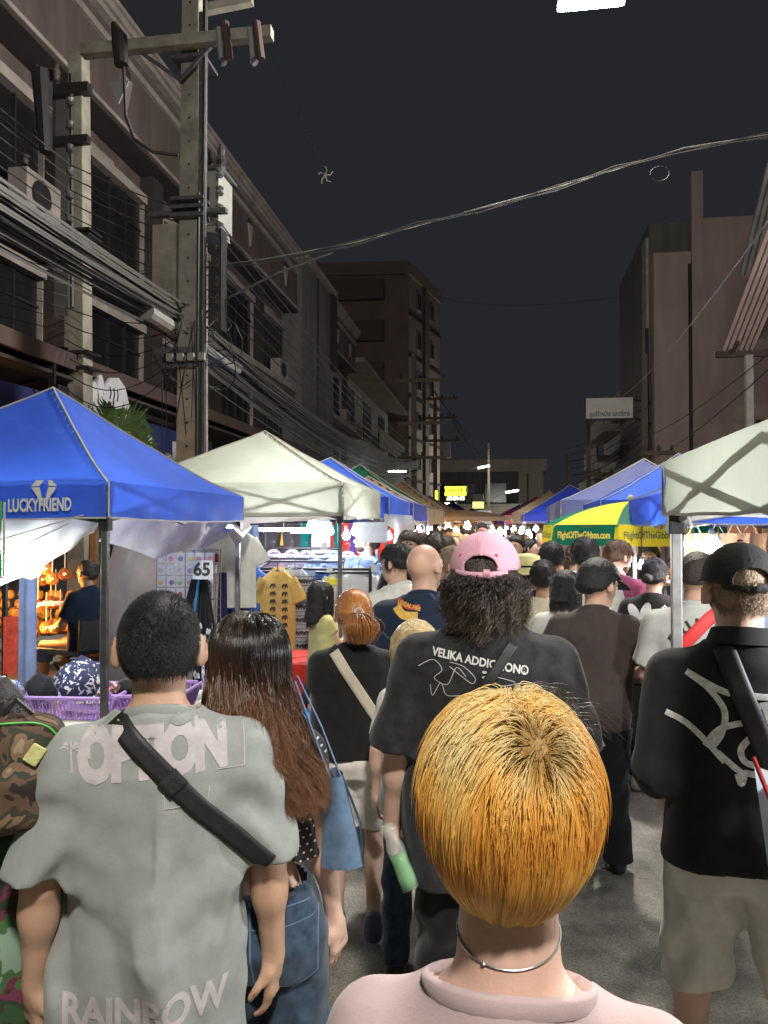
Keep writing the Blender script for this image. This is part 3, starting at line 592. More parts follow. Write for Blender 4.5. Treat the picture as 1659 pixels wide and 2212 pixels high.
def tent(x0, x1, y0, y1, zb, zt, zp, m, label, detail=2, post_m='steel_frame', group=None, seam=True, hang=None, skip=(), truss=True, pc=None):
    cx, cy = (x0 + x1) / 2, (y0 + y1) / 2; hx, hy = (x1 - x0) / 2, (y1 - y0) / 2
    pcx, pcy = pc or (cx, cy)
    t = empty('market_tent', (cx, cy, 0), 0, label, 'tent', group or 'canopy tents along the night market street')
    n = {2: 28, 1: 14, 0: 6}[detail]
    def roof(u, v):
        a = 2 * u - 1; b = 2 * v - 1; d = max(abs(a), abs(b)); k = (1 - d)
        z = zt + (zp - zt) * (k ** 1.12) - .05 * math.sin(math.pi * min(1, d)) * (abs(abs(a) - abs(b)) < .0) 
        off = 1 - abs(abs(a) - abs(b)) # 1 on the ridges
        z -= .045 * (1 - off) * math.sin(math.pi * d) * (zp - zt) / .6 * 1.2
        z += .006 * wob(a * 3 + x0, b * 3 + y0)
        X = cx + a * hx + (pcx - cx) * k; Y = cy + b * hy + (pcy - cy) * k
        return (X, Y, z)
    # build as pyramid grid (square rings) so the ridges stay sharp
    mb = MB().grid(roof, n, n); c_ = mb.build('canopy', M[m], t, True, smooth=True)
    e = .012
    def side(ax, sgn, L0, L1, const):
        def fn(u, v):
            s_ = L0 + (L1 - L0) * u; w = .012 * wob(s_ * 4 + const, v * 2) * v + e; z = zt - (zt - zb) * v - .012 * math.sin(u * math.pi) * v + .004
            return (s_, const + sgn * w, z) if ax == 'x' else (const + sgn * w, s_, z)
        return MB().grid(fn, n, 5 if detail else 2)
    S = {'near': side('x', -1, x0, x1, y0), 'far': side('x', 1, x0, x1, y1), 'left': side('y', -1, y0, y1, x0), 'right': side('y', 1, y0, y1, x1)}
    for k, s_ in S.items():
        if k in skip: continue
        o = s_.build('valance', M[m], t, True, smooth=True)
        if seam and detail:
            pts = {'near': [(x0 + (x1 - x0) * i / 12, y0 - e * 1.4, zb) for i in range(13)], 'far': [(x0 + (x1 - x0) * i / 12, y1 + e * 1.4, zb) for i in range(13)],
                   'left': [(x0 - e * 1.4, y0 + (y1 - y0) * i / 12, zb) for i in range(13)], 'right': [(x1 + e * 1.4, y0 + (y1 - y0) * i / 12, zb) for i in range(13)]}[k]
            pts = [(p[0], p[1], p[2] - .012 * math.sin(i / 12 * math.pi) + .002 * math.sin(i * 2.4)) for i, p in enumerate(pts)]
            h_ = MB().tube(pts, .006, 4).build('hem', M['seam_pale'], t, True)
    if detail:
        for a, b in ((x0, y0), (x1, y0), (x0, y1), (x1, y1)):
            pts = []
            for i in range(11):
                f = i / 10; q = roof((1 if a == x1 else 0) * (1 - f) + .5 * f, (1 if b == y1 else 0) * (1 - f) + .5 * f); pts.append(Vector(q) + Vector((0, 0, .004)))
            MB().tube(pts, .007, 4).build('ridge_seam', M['seam_pale'], t, True)
            MB().tube([p - Vector((0, 0, .035)) for p in pts], .011, 5).build('ridge_tube', M['steel_dark'], t, True)
            sx = 1 if a == x0 else -1; sy = 1 if b == y0 else -1
            MB().box((a + sx * -.013, b + sy * -.013, (zb + zt) / 2), (.006, .006, zt - zb)).build('corner_seam', M['seam_pale'], t, True)
    for a, b in ((x0 + .021, y0 + .021), (x1 - .021, y0 + .021), (x0 + .021, y1 - .021), (x1 - .021, y1 - .021)):
        p_ = MB().box((a, b, (zt - .02) / 2 + .01), (.032, .032, zt - .04)).build('post', M[post_m], t, True, bevel=.003 if detail == 2 else 0)
        MB().box((a, b, .006), (.09, .09, .012)).build('foot', M['steel_dark'], t, True).parent = p_
        if detail == 2: MB().box((a, b, zb - .02), (.052, .052, .09)).build('bracket', M['steel_dark'], t, True, bevel=.004).parent = p_
    if truss and detail:
        def scis(p, q):
            p = Vector(p); q = Vector(q); m_ = (p + q) / 2; up = Vector((0, 0, zt - zb - .03)); lo = Vector((0, 0, -.03))
            for A, B in ((p + lo, m_ + up * .85), (p + up * .85, m_ + lo), (m_ + lo, q + up * .85), (m_ + up * .85, q + lo)):
                MB().tube([A, B], .0125, 5).build('truss_bar', M[post_m], t, True)
        z = zb + .01; i_ = .035
        scis((x0 + i_, y0 + i_, z), (x1 - i_, y0 + i_, z)); scis((x0 + i_, y1 - i_, z), (x1 - i_, y1 - i_, z)); scis((x0 + i_, y0 + i_, z), (x0 + i_, y1 - i_, z)); scis((x1 - i_, y0 + i_, z), (x1 - i_, y1 - i_, z))
    return t
bulb_e = emis('bulb_glow', (.93, .96, 1), 55); bulb_w = emis('bulb_warm', (1, .62, .25), 30)
NB = [0]
def bulb(p, power, lab, warm=False, r=.034, cord=.25, tube=None, group='bare bulbs hanging under the tents', light=True):
    p = Vector(p); t = empty('light_bulb', p, 0, lab, 'light bulb', group)
    e_ = bulb_w if warm else bulb_e
    if tube: MB().tube([(-tube / 2, 0, 0), (tube / 2, .1 * tube, 0)], .016, 8).build('tube_glass', e_, t, smooth=True)
    else:
        MB().lathe([(0, -r), (r * .7, -r * .7), (r, 0), (r * .8, r * .65), (r * .45, r * 1.2), (r * .4, r * 1.6)], (0, 0, 0), 12).build('glass_bulb', e_, t, smooth=True)
        MB().lathe([(r * .42, r * 1.5), (r * .42, r * 2.4), (r * .1, r * 2.7)], (0, 0, 0), 8).build('socket', M['white_paint'], t)
    MB().tube([(0, 0, r * 2.6 if not tube else .01), (.01, 0, cord)], .004, 3).build('cord', M['black_rubber'], t)
    if light: point_light("bulb_light", (0, -.02, -r * 1.6), power * .17, (1, .6, .28) if warm else (.95, .97, 1), r * 1.4, t)
    return t

TB = tent(-3.85, -1.93, 3.62, 5.62, 1.80, 1.975, 2.64, 'tent_blue', 'near blue canopy tent with a pale diamond logo on its valance, at left', pc=(-2.84, 4.62))
# near-face print
vY = 3.598
lu = onY(20, 1092, vY); ru = onY(157, 1092, vY); wid = (ru - lu).length
g_ = text_geo('LUCKYFRIEND', .088, .0028, 'CENTER', width=1.0); xs = [p[0] for p in g_[0]]; sc_ = wid / (max(xs) - min(xs))
g_ = ([(a * sc_, b * 1.0) for a, b in g_[0]], g_[1])
c_ = (lu + ru) / 2
flat_geo(g_, c_, (1, 0, .02), (0, 0, 1), 'lettering', M['print_pale'], TB, thick=.012)
lg = onY(98, 1060, vY)
def fan(poly): return ([tuple(p) for p in poly], [tuple(range(len(poly)))])
for pl in ([(-.06, .02), (-.035, .045), (.0, .045), (-.022, .02)], [(-.06, .015), (-.02, .015), (-.006, -.05), (-.01, -.055)], [(.06, .02), (.035, .045), (.02, .045), (.02, .02), (.035, .02)], [(.06, .015), (.02, .015), (.008, -.03), (.008, -.055)]):
    flat_geo(fan([(a * 1.15, b * 1.15) for a, b in pl]), lg, (1, 0, 0), (0, 0, 1), 'logo', M['print_pale'], TB, thick=.012)
TW = tent(-3.3, -1.3, 6.25, 8.15, 1.85, 2.12, 2.68, 'tent_white', 'off white canopy tent with crossed truss shadows and tape patches, left of centre', pc=(-2.28, 7.3))
flat_geo(text_geo('YA', .07, .003), (-1.275, 7.95, 1.98), (0, 1, 0), (0, 0, 1), 'red_mark', M['sign_red'], TW, thick=.012)
TG0 = tent(-3.9, -1.93, .7, 2.78, 1.56, 1.85, 2.5, 'tent_lime', 'bright green tent corner cut by the left edge of the photo')
T3 = tent(-3.1, -1.25, 8.45, 10.3, 1.85, 2.08, 2.60, 'tent_blue', 'deep blue tent right behind the off white one', pc=(-2.08, 9.3))
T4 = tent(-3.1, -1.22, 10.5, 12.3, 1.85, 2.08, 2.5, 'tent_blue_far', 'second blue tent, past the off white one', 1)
T5 = tent(-3.6, -1.5, 13.2, 16.6, 1.85, 2.15, 2.95, 'tent_green', 'dark green tarpaulin tent further along the left side', 1, pc=(-2.7, 14.6))
T6 = tent(-3.6, -1.35, 17.2, 21, 1.85, 2.15, 2.9, 'tent_beige', 'beige tent with warm light beneath, beyond the green one', 1)
T7 = tent(-3.2, -1.2, 12.32, 13.1, 1.8, 2.05, 2.6, 'tent_beige', 'narrow beige tent squeezed before the green one', 1)
far_cols = ['tent_blue_far', 'tent_beige', 'tent_red', 'tent_blue_far', 'tent_orange', 'tent_red', 'tent_blue_far', 'tent_beige']
cname = {'tent_blue_far': 'dark blue', 'tent_beige': 'beige', 'tent_red': 'red', 'tent_orange': 'orange', 'tent_pink': 'pink', 'tent_greyblue': 'greyish blue'}
ordn = ['nearest', 'second', 'third', 'fourth', 'fifth', 'sixth', 'seventh', 'eighth', 'farthest']
for k, c in enumerate(far_cols):
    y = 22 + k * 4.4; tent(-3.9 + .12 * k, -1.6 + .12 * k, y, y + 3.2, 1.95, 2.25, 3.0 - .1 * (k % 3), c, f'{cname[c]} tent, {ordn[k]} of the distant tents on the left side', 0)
mat('steel_pale', (.42, .41, .40), .4, metal=.5, noise=(14, .3))
RW = tent(.535, 2.5, .75, 2.72, 1.795, 1.965, 2.46, 'tent_white', 'near white tent at the right edge with grey truss cross showing through', post_m='steel_pale', pc=(1.55, 1.72))
RB = tent(.99, 2.95, 4.75, 6.45, 1.775, 1.965, 2.45, 'tent_blue', 'bright blue tent behind the near white one on the right', truss=True)
R3 = tent(.95, 2.9, 8.0, 9.8, 1.85, 2.02, 2.55, 'tent_blue', 'blue peaked tent behind the yellow and green umbrella', pc=(1.87, 8.9))
R4 = tent(.72, 2.7, 10.2, 13.4, 1.87, 2.1, 2.72, 'tent_greyblue', 'faded greyish blue tent reflecting a warm lamp, left of the blue peak', pc=(1.95, 11.5))
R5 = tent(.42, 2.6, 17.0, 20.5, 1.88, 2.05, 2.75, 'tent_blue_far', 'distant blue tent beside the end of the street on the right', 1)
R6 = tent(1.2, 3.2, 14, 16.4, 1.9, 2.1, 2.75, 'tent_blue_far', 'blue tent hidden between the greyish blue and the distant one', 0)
for k, c in enumerate(['tent_beige', 'tent_pink', 'tent_blue_far', 'tent_red', 'tent_pink', 'tent_beige', 'tent_red']):
    y = 24 + k * 5; tent(.25 - .25 * k, 2.6 - .2 * k, y, y + 3.4, 1.9, 2.2, 2.95, c, f'{cname[c]} tent, {ordn[k]} of the distant tents on the right side', 0)

# umbrella -----------------------------------------------------------
um = empty('market_umbrella', (1.08, 7.05, 0), 0, 'yellow and green market umbrella with web address on its flaps', 'umbrella')
fabric('umb_yellow', (.72, .58, .02), .35); fabric('umb_green', (.0, .13, .07), .35); mat('umb_print_y', (.8, .65, .1), .6); mat('umb_print_g', (.1, .14, .02), .6)
mat('umb_print_r', (.5, .12, .02), .6); mat('umb_pale', (.5, .52, .35), .7, trans=.3)
UR, UZ, UT = .76, 1.775, 1.98
def upt(k, f):   # k panel corner index
    a = R(-90 + 45 * k + 22.5 + 6); return Vector((UR * f * math.cos(a), UR * f * math.sin(a), UT + (UZ - UT) * (.35 * f + .65 * f ** 2.4)))
for k in range(8):
    a0, a1 = k, k + 1
    def fn(u, v):
        p = upt(a0, max(v, .02)).lerp(upt(a1, max(v, .02)), u); p.z -= .02 * math.sin(u * math.pi) * v; return p
    c = 'umb_green' if k % 2 else 'umb_yellow'; c2 = 'umb_yellow' if k % 2 else 'umb_green'
    MB().grid(fn, 5, 8).build('canopy_panel', M[c], um, smooth=True)
    p0, p1 = upt(a0, 1), upt(a1, 1); U = (p1 - p0).normalized(); L = (p1 - p0).length; out = U.cross(Vector((0, 0, 1)))
    def fl(u, v):
        rr = .12; uu = u
        z = -.17 * v * (1 - .25 * (abs(2 * u - 1) ** 6)); return p0 + U * (L * (.02 + .96 * uu)) + Vector((0, 0, z)) + out * (.02 * v + .006 * math.sin(u * 9))
    f_ = MB().grid(fl, 10, 4).build('flap', M[c2], um, smooth=True)
    gz = text_geo('FlightOfTheGibbon.com', .078, .0022, 'CENTER'); xs = [q_[0] for q_ in gz[0]]; s_ = L * .84 / (max(xs) - min(xs))
    gz = ([(a * s_, b) for a, b in gz[0]], gz[1])
    o = flat_geo(gz, (p0 + p1) / 2 + Vector((0, 0, -.085)) + out * .012, U, (0, 0, 1), 'lettering', M['umb_print_y' if c2 == 'umb_green' else 'umb_print_g'], um, False, thick=.012)
    MB().tube([upt(k, .03) - Vector((0, 0, .02)), upt(k, .5) - Vector((0, 0, .025)), upt(k, 1) - Vector((0, 0, .015))], .006, 4).build('rib', M['white_paint'], um)
MB().tube([(0, 0, 0), (0, 0, UT)], .02, 8).build('pole', M['white_paint'], um)
MB().lathe([(.0, .06), (.025, .04), (.03, .02), (.012, 0), (.03, -.01)], (0, 0, UT), 10).build('finial', M['umb_pale'], um)
MB().lathe([(.22, 0), (.22, .05), (.05, .09), (.03, .3)], (0, 0, 0), 16).build('base', concrete, um)

# lamps under tents ---------------------------------------------------
bulb(onY(66, 1226, 3.72), 30, 'blinding bulb below the white tarp of the blue tent', r=.06, cord=.3)
bulb(onY(676, 1137, 6.7), 45, 'largest bare bulb under the off white tent', r=.052, cord=.15)
bulb(onY(713, 1148, 7.1), 16, 'bare bulb right of the largest one', r=.036)
bulb(onY(748, 1158, 7.0), 16, 'pear shaped bulb hanging lowest under the off white tent', r=.036, cord=.3)
bulb(onY(766, 1149, 7.3), 14, 'bare bulb between two posts of the off white tent', r=.036)
bulb(onY(612, 1144, 7.0), 26, 'glowing white tube under the left half of the off white tent', tube=.45)
bulb(onY(650, 1148, 7.4), 14, 'short glowing tube beside the long one', tube=.2)
bulb(onY(497, 1142, 6.5), 12, 'small bulb behind the post of the blue tent', r=.03)
bulb(onY(471, 1146, 6.4), 0, 'tiny bulb beside the brown plastic bag', r=.02, light=False)
bulb(onY(840, 1160, 8.9), 26, 'bare bulb in front of the red cloth', r=.04)
bulb(onY(852, 1158, 10.2), 0, 'small second bulb by the red cloth', r=.03, light=False)
bulb(onY(1537, 1181, 5.3), 26, 'bright bulb above the black cap on the right', r=.045)
bulb(onY(1552, 1184, 5.5), 8, 'smaller bulb just right of the bright one', r=.03)
bulb(onY(1497, 1175, 5.4), 5, 'tilted glowing tube left of the bright bulb', tube=.16)
bulb(onY(1386, 1223, 6.3), 10, 'bulb over the orange snack trays', r=.03, cord=.5)
bulb(onY(1300, 1166, 7.2), 16, 'bulb hidden under the rim of the umbrella', r=.035)
bulb(onY(1250, 1140, 12), 30, 'warm bulb at the left rim of the greyish blue tent', True, r=.06)
bulb(onY(1207, 1148, 14), 22, 'warm bulb beneath the distant right tents', True, r=.06)
warmd = [(927, 1146, 15, 0), (968, 1142, 18, 1), (893, 1160, 12, 0), (905, 1150, 14.5, 0), (950, 1150, 20, 1), (985, 1150, 26, 1), (1010, 1138, 30, 0), (1062, 1146, 24, 0), (1080, 1150, 34, 1), (1095, 1150, 28, 0), (1128, 1149, 22, 0), (1142, 1157, 19, 0), (1166, 1163, 16, 0), (1183, 1160, 15, 0), (1190, 1150, 17, 0), (1158, 1147, 24, 0), (1030, 1152, 40, 1), (1048, 1148, 45, 0), (1110, 1146, 36, 1)]
for k, (px, py, Y, w) in enumerate(warmd):
    bulb(onY(px, py, Y), 34 if k < 8 else 22, 'tiny distant stall bulb in the glittering row at the end of the street', bool(w), r=.02 + Y * .0035, cord=.3, group='distant stall bulbs at the end of the street')
for k, (px, py, Y) in enumerate([(893, 1050, 40), (858, 1018, 22)]):
    bulb(onY(px, py, Y), 6, ['far bulb above the beige tent', 'small bulb strip under the shophouse canopy at left'][k], k == 0, r=.05, tube=None if k == 0 else .5)

bulb((1.35, 2.0, 1.74), 300, 'bulb hidden inside the near white tent on the right', r=.03, cord=.3)
bulb((1.35, 5.3, 1.62), 34, 'warm bulb under the bright blue tent by the counter', True, r=.03, cord=.2)
# tarps ---------------------------------------------------------------
def sheet(pts_fn, name, m, lab, cat='tarp', nu=24, nv=12): 
    o = MB().grid(pts_fn, nu, nv).build(name, M[m], smooth=True); return tag(o, lab, cat)
def tarp1(u, v):
    top = onY(-40, 1118, 3.66).lerp(onY(222, 1112, 3.66), u); bot = onY(-40, 1268, 3.66).lerp(onY(222, 1150 , 3.66), u)
    f = v; bz = bot.z - .10 * math.sin(u * math.pi) * (1 - u) - (.0)
    bot = Vector((bot.x, bot.y, bz)); p = top.lerp(bot, f); p.y += .03 * math.sin(u * 9 + v * 2) * v + .02 * math.sin(u * 21 + v * 4) * v - .05 * v * v; return p
sheet(tarp1, 'white_tarp', 'tarp_white', 'brightly lit white tarp draped under the valance of the blue tent')
for a, b in (((-30, 1175), (180, 1112)), ((-30, 1215), (150, 1130))): tag(MB().tube([onY(*a, 3.6), onY(*b, 3.6)], .004, 4).build('cord', M['rope']), 'thin cord pulled across the white tarp, ' + ('upper one' if a[1] == 1175 else 'lower one'), 'cord')
def tarp2(u, v):
    p = Vector((-1.98, 3.7, 1.80)).lerp(Vector((-1.98, 5.5, 1.80)), u); p.z -= (.12 + .10 * math.sin(u * math.pi)) * v; p.x += -.05 * v + .03 * math.sin(u * 17 + v * 3) * v; p.z += .02 * math.sin(u * 13) * v; return p
sheet(tarp2, 'plastic_sheet', 'plastic_clear', 'rolled clear plastic sheet sagging below the street side valance', nu=40)
def tarp3(u, v):
    lft = onY(205 + 60 * (1 - v) ** 2, 1150, 6.0).x; p = Vector((lft, 6.0, 1.95)).lerp(Vector((-2.15, 5.75, 1.95)), u); p.z -= v * 1.45; p.y += .05 * math.sin(u * 11 + v * 2) + .03 * math.sin(u * 5 + v * 9); return p
sheet(tarp3, 'grey_tarp', 'tarp_grey', 'wrinkled grey plastic tarp wall behind the blue tent', nu=50, nv=30)
def tarp4(u, v):
    p = Vector((-3.2, 6.3, 1.86)).lerp(Vector((-1.35, 6.3, 1.86)), u); p.z -= (.13 - .09 * u) * v; p.y += .05 * math.sin(u * 14 + v * 2) * v; return p
sheet(tarp4, 'rolled_tarp', 'tarp_grey', 'grey white rolled tarp sagging under the off white valance', nu=30, nv=6)
def tarp5(u, v):
    p = Vector((-1.27, 8.3, 1.9)).lerp(Vector((-1.12, 9.6, 1.9)), u); p.z -= (.1 + .25 * (1 - abs(2 * u - 1))) * v; p.x += .06 * math.sin(u * 9) * v; return p
sheet(tarp5, 'plastic_flap', 'tarp_white', 'pale plastic flap hanging at the corner past the off white tent', nu=14, nv=6)
def pbag(u, v):
    p = Vector((-1.95, 5.35, 1.8)).lerp(Vector((-1.98, 5.85, 1.8)), u); p.z -= (.2 - .12 * abs(2 * u - 1)) * v; p.x += .05 * math.sin(v * 3); return p
sheet(pbag, 'plastic_bag', 'plastic_clear', 'crumpled clear plastic hanging beside the far post of the blue tent', 'plastic', 10, 8)

# hanging shirts -------------------------------------------------------
def shirt_mesh(w, h, sl=.22, depth=.05, folds=5, seed=0):
    rnd = random.Random(seed); ph = rnd.random() * 6
    def ring(v):   # v 0 top .. 1 bottom
        if v < .12: a = .07 + (w / 2 - .07) * (v / .12) ** .7
        else: a = w / 2 * (1 - .04 * math.sin((v - .12) * 3)) 
        return a, depth * (.5 + .5 * min(1, v * 4)) 
    def fn(u, v):
        a, d = ring(v); w_ = u * 2 * math.pi; x = a * math.cos(w_) * (1 if abs(math.cos(w_)) > 0 else 1); y = d * math.sin(w_)
        x = a * math.copysign(abs(math.cos(w_)) ** .7, math.cos(w_)); y += .012 * math.sin(x / w * folds * 6.28 + ph) * v
        return (x, y, -h * v)
    body = MB().grid(fn, 36, 14)
    slv = []
    for s in (-1, 1):
        def sf(u, v):
            c = Vector((s * (w / 2 - .065 + sl * .42 * v), 0, -.07 - sl * .85 * v)); w_ = u * 2 * math.pi; r_ = .07 + .018 * v
            pr = Vector((s * .9, 0, .42)); return c + pr * (r_ * math.cos(w_)) + Vector((0, 1, 0)) * (depth * .7 * math.sin(w_)) 
        slv.append(MB().grid(sf, 14, 5))
    col = MB().grid(lambda u, v: ((.07 - .015 * v) * math.cos(u * 6.283) * 1.1, .045 * math.sin(u * 6.283), .03 * v - .02 + .03 * math.sin(u * 6.283) * (1)), 14, 2)
    return body, slv, col
def elephant(s): 
    P = [(-.5, -.35), (-.42, .1), (-.2, .32), (.15, .34), (.3, .42), (.48, .28), (.56, 0), (.5, -.3), (.44, -.3), (.42, -.02), (.3, .02), (.26, -.35), (.12, -.35), (.1, -.05), (-.18, -.08), (-.22, -.35), (-.36, -.35), (-.4, -.1)]
    return [(x * s, y * s) for x, y in P]
def hang_shirt(p, w, h, m, lab, print_m=None, pattern=None, rz=0, sl=.22, seed=0, name='shirt'):
    t = empty(name, p, rz, lab, 'shirt'); body, slv, col = shirt_mesh(w, h, sl, seed=seed)
    bo = body.build('body', M[m], t, smooth=True)
    for s_ in slv: s_.build('sleeve', M[m], t, smooth=True)
    col.build('collar', M[m], t, smooth=True)
    MB().tube([(-w * .32, 0, -.045), (0, 0, .01), (w * .32, 0, -.045)], .007, 5).tube([(0, 0, .01), (0, 0, .07), (.02, 0, .1), (.0, 0, .12), (-.02, 0, .1)], .004, 4).build('hanger', M['black_rubber'], t)
    if pattern:
        mb = MB(); d = -.064
        if pattern == 'rows':
            for r_ in range(7):
                z = -.1 - r_ * h * .125
                for c in range(7):
                    x = -w * .42 + c * w * .14 + (.01 * (r_ % 2))
                    if abs(x) < .035 and z > -.16: continue
                    mb.prism([(a + x, b + z) for a, b in elephant(.05)], 0, .002, ROTX, (0, d, 0)) if False else mb.add([(x + a, d, z + b) for a, b in elephant(.05)], [tuple(range(18))])
                mb.add([(-w * .47, d, z - .04), (w * .47, d, z - .04), (w * .47, d, z - .036), (-w * .47, d, z - .036)], [(0, 1, 2, 3)])
                mb.add([(-w * .47, d, z + .036), (w * .47, d, z + .036), (w * .47, d, z + .040), (-w * .47, d, z + .040)], [(0, 1, 2, 3)])
        else:
            for c in (-.05, .06):
                for r_ in range(11): mb.add([(c + .03 + a, d, -.12 - r_ * h * .082 + b) for a, b in elephant(.055)], [tuple(range(18))])
        mb.build('print', M[print_m], t)['kind'] = 'stuff'
    return t
def cloth(n, c): return mat(n, c, .8, noise=(9, .14), bump=(60, .15), spec=.2, sheen=.2, trans=.12)
cloth('c_tee', (.7, .72, .64)); cloth('c_yellow', (.62, .42, .13)); cloth('c_grey', (.42, .45, .5)); cloth('c_lblue', (.36, .47, .7)); cloth('c_blue', (.05, .14, .5)); cloth('c_cream', (.62, .62, .52)); cloth('c_white', (.72, .76, .8)); cloth('c_navy', (.02, .025, .12))
cloth('c_teal', (.0, .13, .14)); cloth('c_red', (.55, .03, .02)); cloth('c_tie1', (.45, .3, .33)); cloth('c_tie2', (.2, .28, .5)); cloth('c_purple', (.09, .05, .25)); cloth('c_orange', (.6, .25, .05)); cloth('c_print', (.06, .055, .06)); cloth('c_black', (.012, .012, .014))
RY = 6.62; rz_ = onY(650, 1232, RY).z
hang_shirt(onY(600, 1234, 6.50), .34, .80, 'c_yellow', 'yellow shirt with a column of black elephants on the rack', 'c_print', 'cols', R(-8), seed=1)
hang_shirt(onY(637, 1230, 6.58), .33, .88, 'c_grey', 'pale grey shirt with rows of black elephants next to the yellow one', 'c_print', 'rows', R(18), seed=2)
hang_shirt(onY(674, 1229, 6.66), .33, .86, 'c_lblue', 'light blue shirt with rows of black elephants', 'c_print', 'rows', R(25), seed=3)
hang_shirt(onY(708, 1232, 6.7), .34, .9, 'c_blue', 'plain royal blue shirt behind the girl', None, None, R(30), seed=4)
hang_shirt(onY(742, 1232, 6.7), .34, .7, 'c_cream', 'cream collared shirt behind the front post', None, None, R(25), seed=5)
hang_shirt(onY(775, 1232, 6.7), .34, .7, 'c_white', 'white collared shirt at the right end of the rack', None, None, R(15), seed=6)
hang_shirt(onY(512, 1148, 6.0), .32, .6, 'c_tee', 'large off white t-shirt hanging high beside the post', None, None, R(8), .22, seed=7)
hang_shirt(onY(545, 1232, 6.55), .5, .95, 'c_blue', 'bright blue shirt at the left end of the rack', None, None, R(-5), seed=8)
tag(MB().prism([(-.02, -.02), (.02, -.02), (.02, .02), (-.02, .02)], 0, .004, ROTX, onY(508, 1235, 6.1)).build('price_tag', M['c_white']), 'small white price tag at the left of the rack', 'price tag')
# rack
rk = empty('clothes_rack', (-1.9, 6.7, 0), 0, 'black tiered clothes rack holding elephant shirts', 'clothes rack')
for py, Y in ((1228, 6.62), (1235, 6.64), (1212, 6.95), (1206, 7.0), (1197, 7.3), (1184, 7.5)):
    a = onY(548, py, Y); b = onY(803 if py > 1220 else 745, py, Y); b.z = a.z; MB().tube([a, b], .012, 6).build('rail', M['steel_dark'], rk, True)
for px in (555, 800):
    a = onY(px, 1228, 6.64); MB().tube([a, (a.x, a.y, .02)], .014, 6).build('upright', M['steel_dark'], rk, True); MB().tube([a, (a.x, 7.5, a.z + .1), (a.x, 7.5, 0)], .012, 6).build('upright', M['steel_dark'], rk, True)
for k, (px, py) in enumerate([(598, 1232), (628, 1228), (712, 1229), (808, 1228), (700, 1180)]): tag(MB().prism([(-.025, -.03), (.025, -.03), (.025, .03), (-.025, .03)], 0, .003, ROTX, onY(px, py, 6.6)).build('price_tag', M['c_white']), ['white price tag on the front rail over the yellow shirt', 'white price tag above the grey elephant shirt', 'price tag over the royal blue shirt', 'price tag at the far right end of the rail', 'small tag on the upper rail'][k], 'price tag')
tag(MB().prism(el(0, 0, .055, .03, 14), 0, .004, ROTX, onY(718, 1256, 6.55)).build('price_tag', mat('tag_yellow', (.75, .7, .05), .5)), 'oval bright yellow price tag on the blue shirt', 'price tag')
# second row garments and back wall
bk = [(590, 1196, 'c_tie1', 'pink and blue tie dye shirt on the second rail'), (630, 1196, 'c_tie1', 'faded pink tie dye shirt on the second rail'), (662, 1198, 'c_tie2', 'blue tie dye shirt on the second rail'), (720, 1198, 'c_tie2', 'denim blue shirt on the second rail'), (752, 1200, 'c_tie2', 'denim shirt partly behind the post')]
mat('tiedye', (.5, .3, .33), .85, noise=(7, 0), col2=(.08, .14, .34))
for k, (px, py, m, lab) in enumerate(bk): hang_shirt(onY(px, py, 7.05), .46, .4, 'tiedye' if 'tie dye' in lab else m, lab, None, None, R(5 * k), .18, seed=20 + k)
for k, (px, w, z0, z1, m, lab) in enumerate([(560, .3, 1.2, 1.78, 'c_tie2', 'blue patterned cloth hanging at the back left of the stall'), (598, .5, 1.25, 1.8, 'c_print', 'grey printed cloth with an orange tower picture at the back'), (640, .42, 1.2, 1.8, 'c_print', 'dark printed cloth beside the tower picture'),
        (690, .5, 1.1, 1.8, 'c_teal', 'dark teal shirt hung on the back wall'), (745, .4, 1.15, 1.8, 'c_red', 'dim red cloth behind the pear bulb'), (770, .3, 1.2, 1.8, 'c_purple', 'purple cloth beside the bearded vendor'), (838, .5, 1.15, 1.78, 'c_red', 'bright red cloth panel right of the bearded vendor')]):
    p = onY(px, 1150, 8.1 if px < 800 else 9.3)
    tag(MB().grid(lambda u, v: (p.x + (u - .5) * w, p.y + .02 * math.sin(u * 15 + k), z0 + (z1 - z0) * v), 16, 3).build('hanging_cloth', M[m], smooth=True), lab, 'cloth')
tag(MB().prism([(-.1, -.2), (.1, -.2), (.1, .2), (-.1, .2)], 0, .004, ROTX, onY(693, 1166, 8.0)).build('paper_notice', M['c_grey']), 'white paper notice pinned on the teal shirt', 'notice')
tag(MB().prism([(-.14, -.09), (.14, -.09), (.14, .09), (-.14, .09)], 0, .004, ROTX, onY(803, 1150, 6.9)).build('card_sign', M['c_grey']), 'pale card sign hanging before the bearded vendor', 'sign')
tw = emis('tower_lit', (1, .55, .1), 1.2); tag(MB().add([onY(605, 1178, 8.05), onY(612, 1178, 8.05), onY(609, 1148, 8.05)], [(0, 1, 2)]).build('tower_print', mat('tower_gold', (.8, .4, .05), .6)), 'small golden tower print on the grey cloth', 'print')
wallb = tag(MB().bb(-4.2, -1.4, 8.2, 8.24, 0, 1.8).build('stall_wall', M['c_print']), 'dark fabric back wall of the off white tent', 'wall')
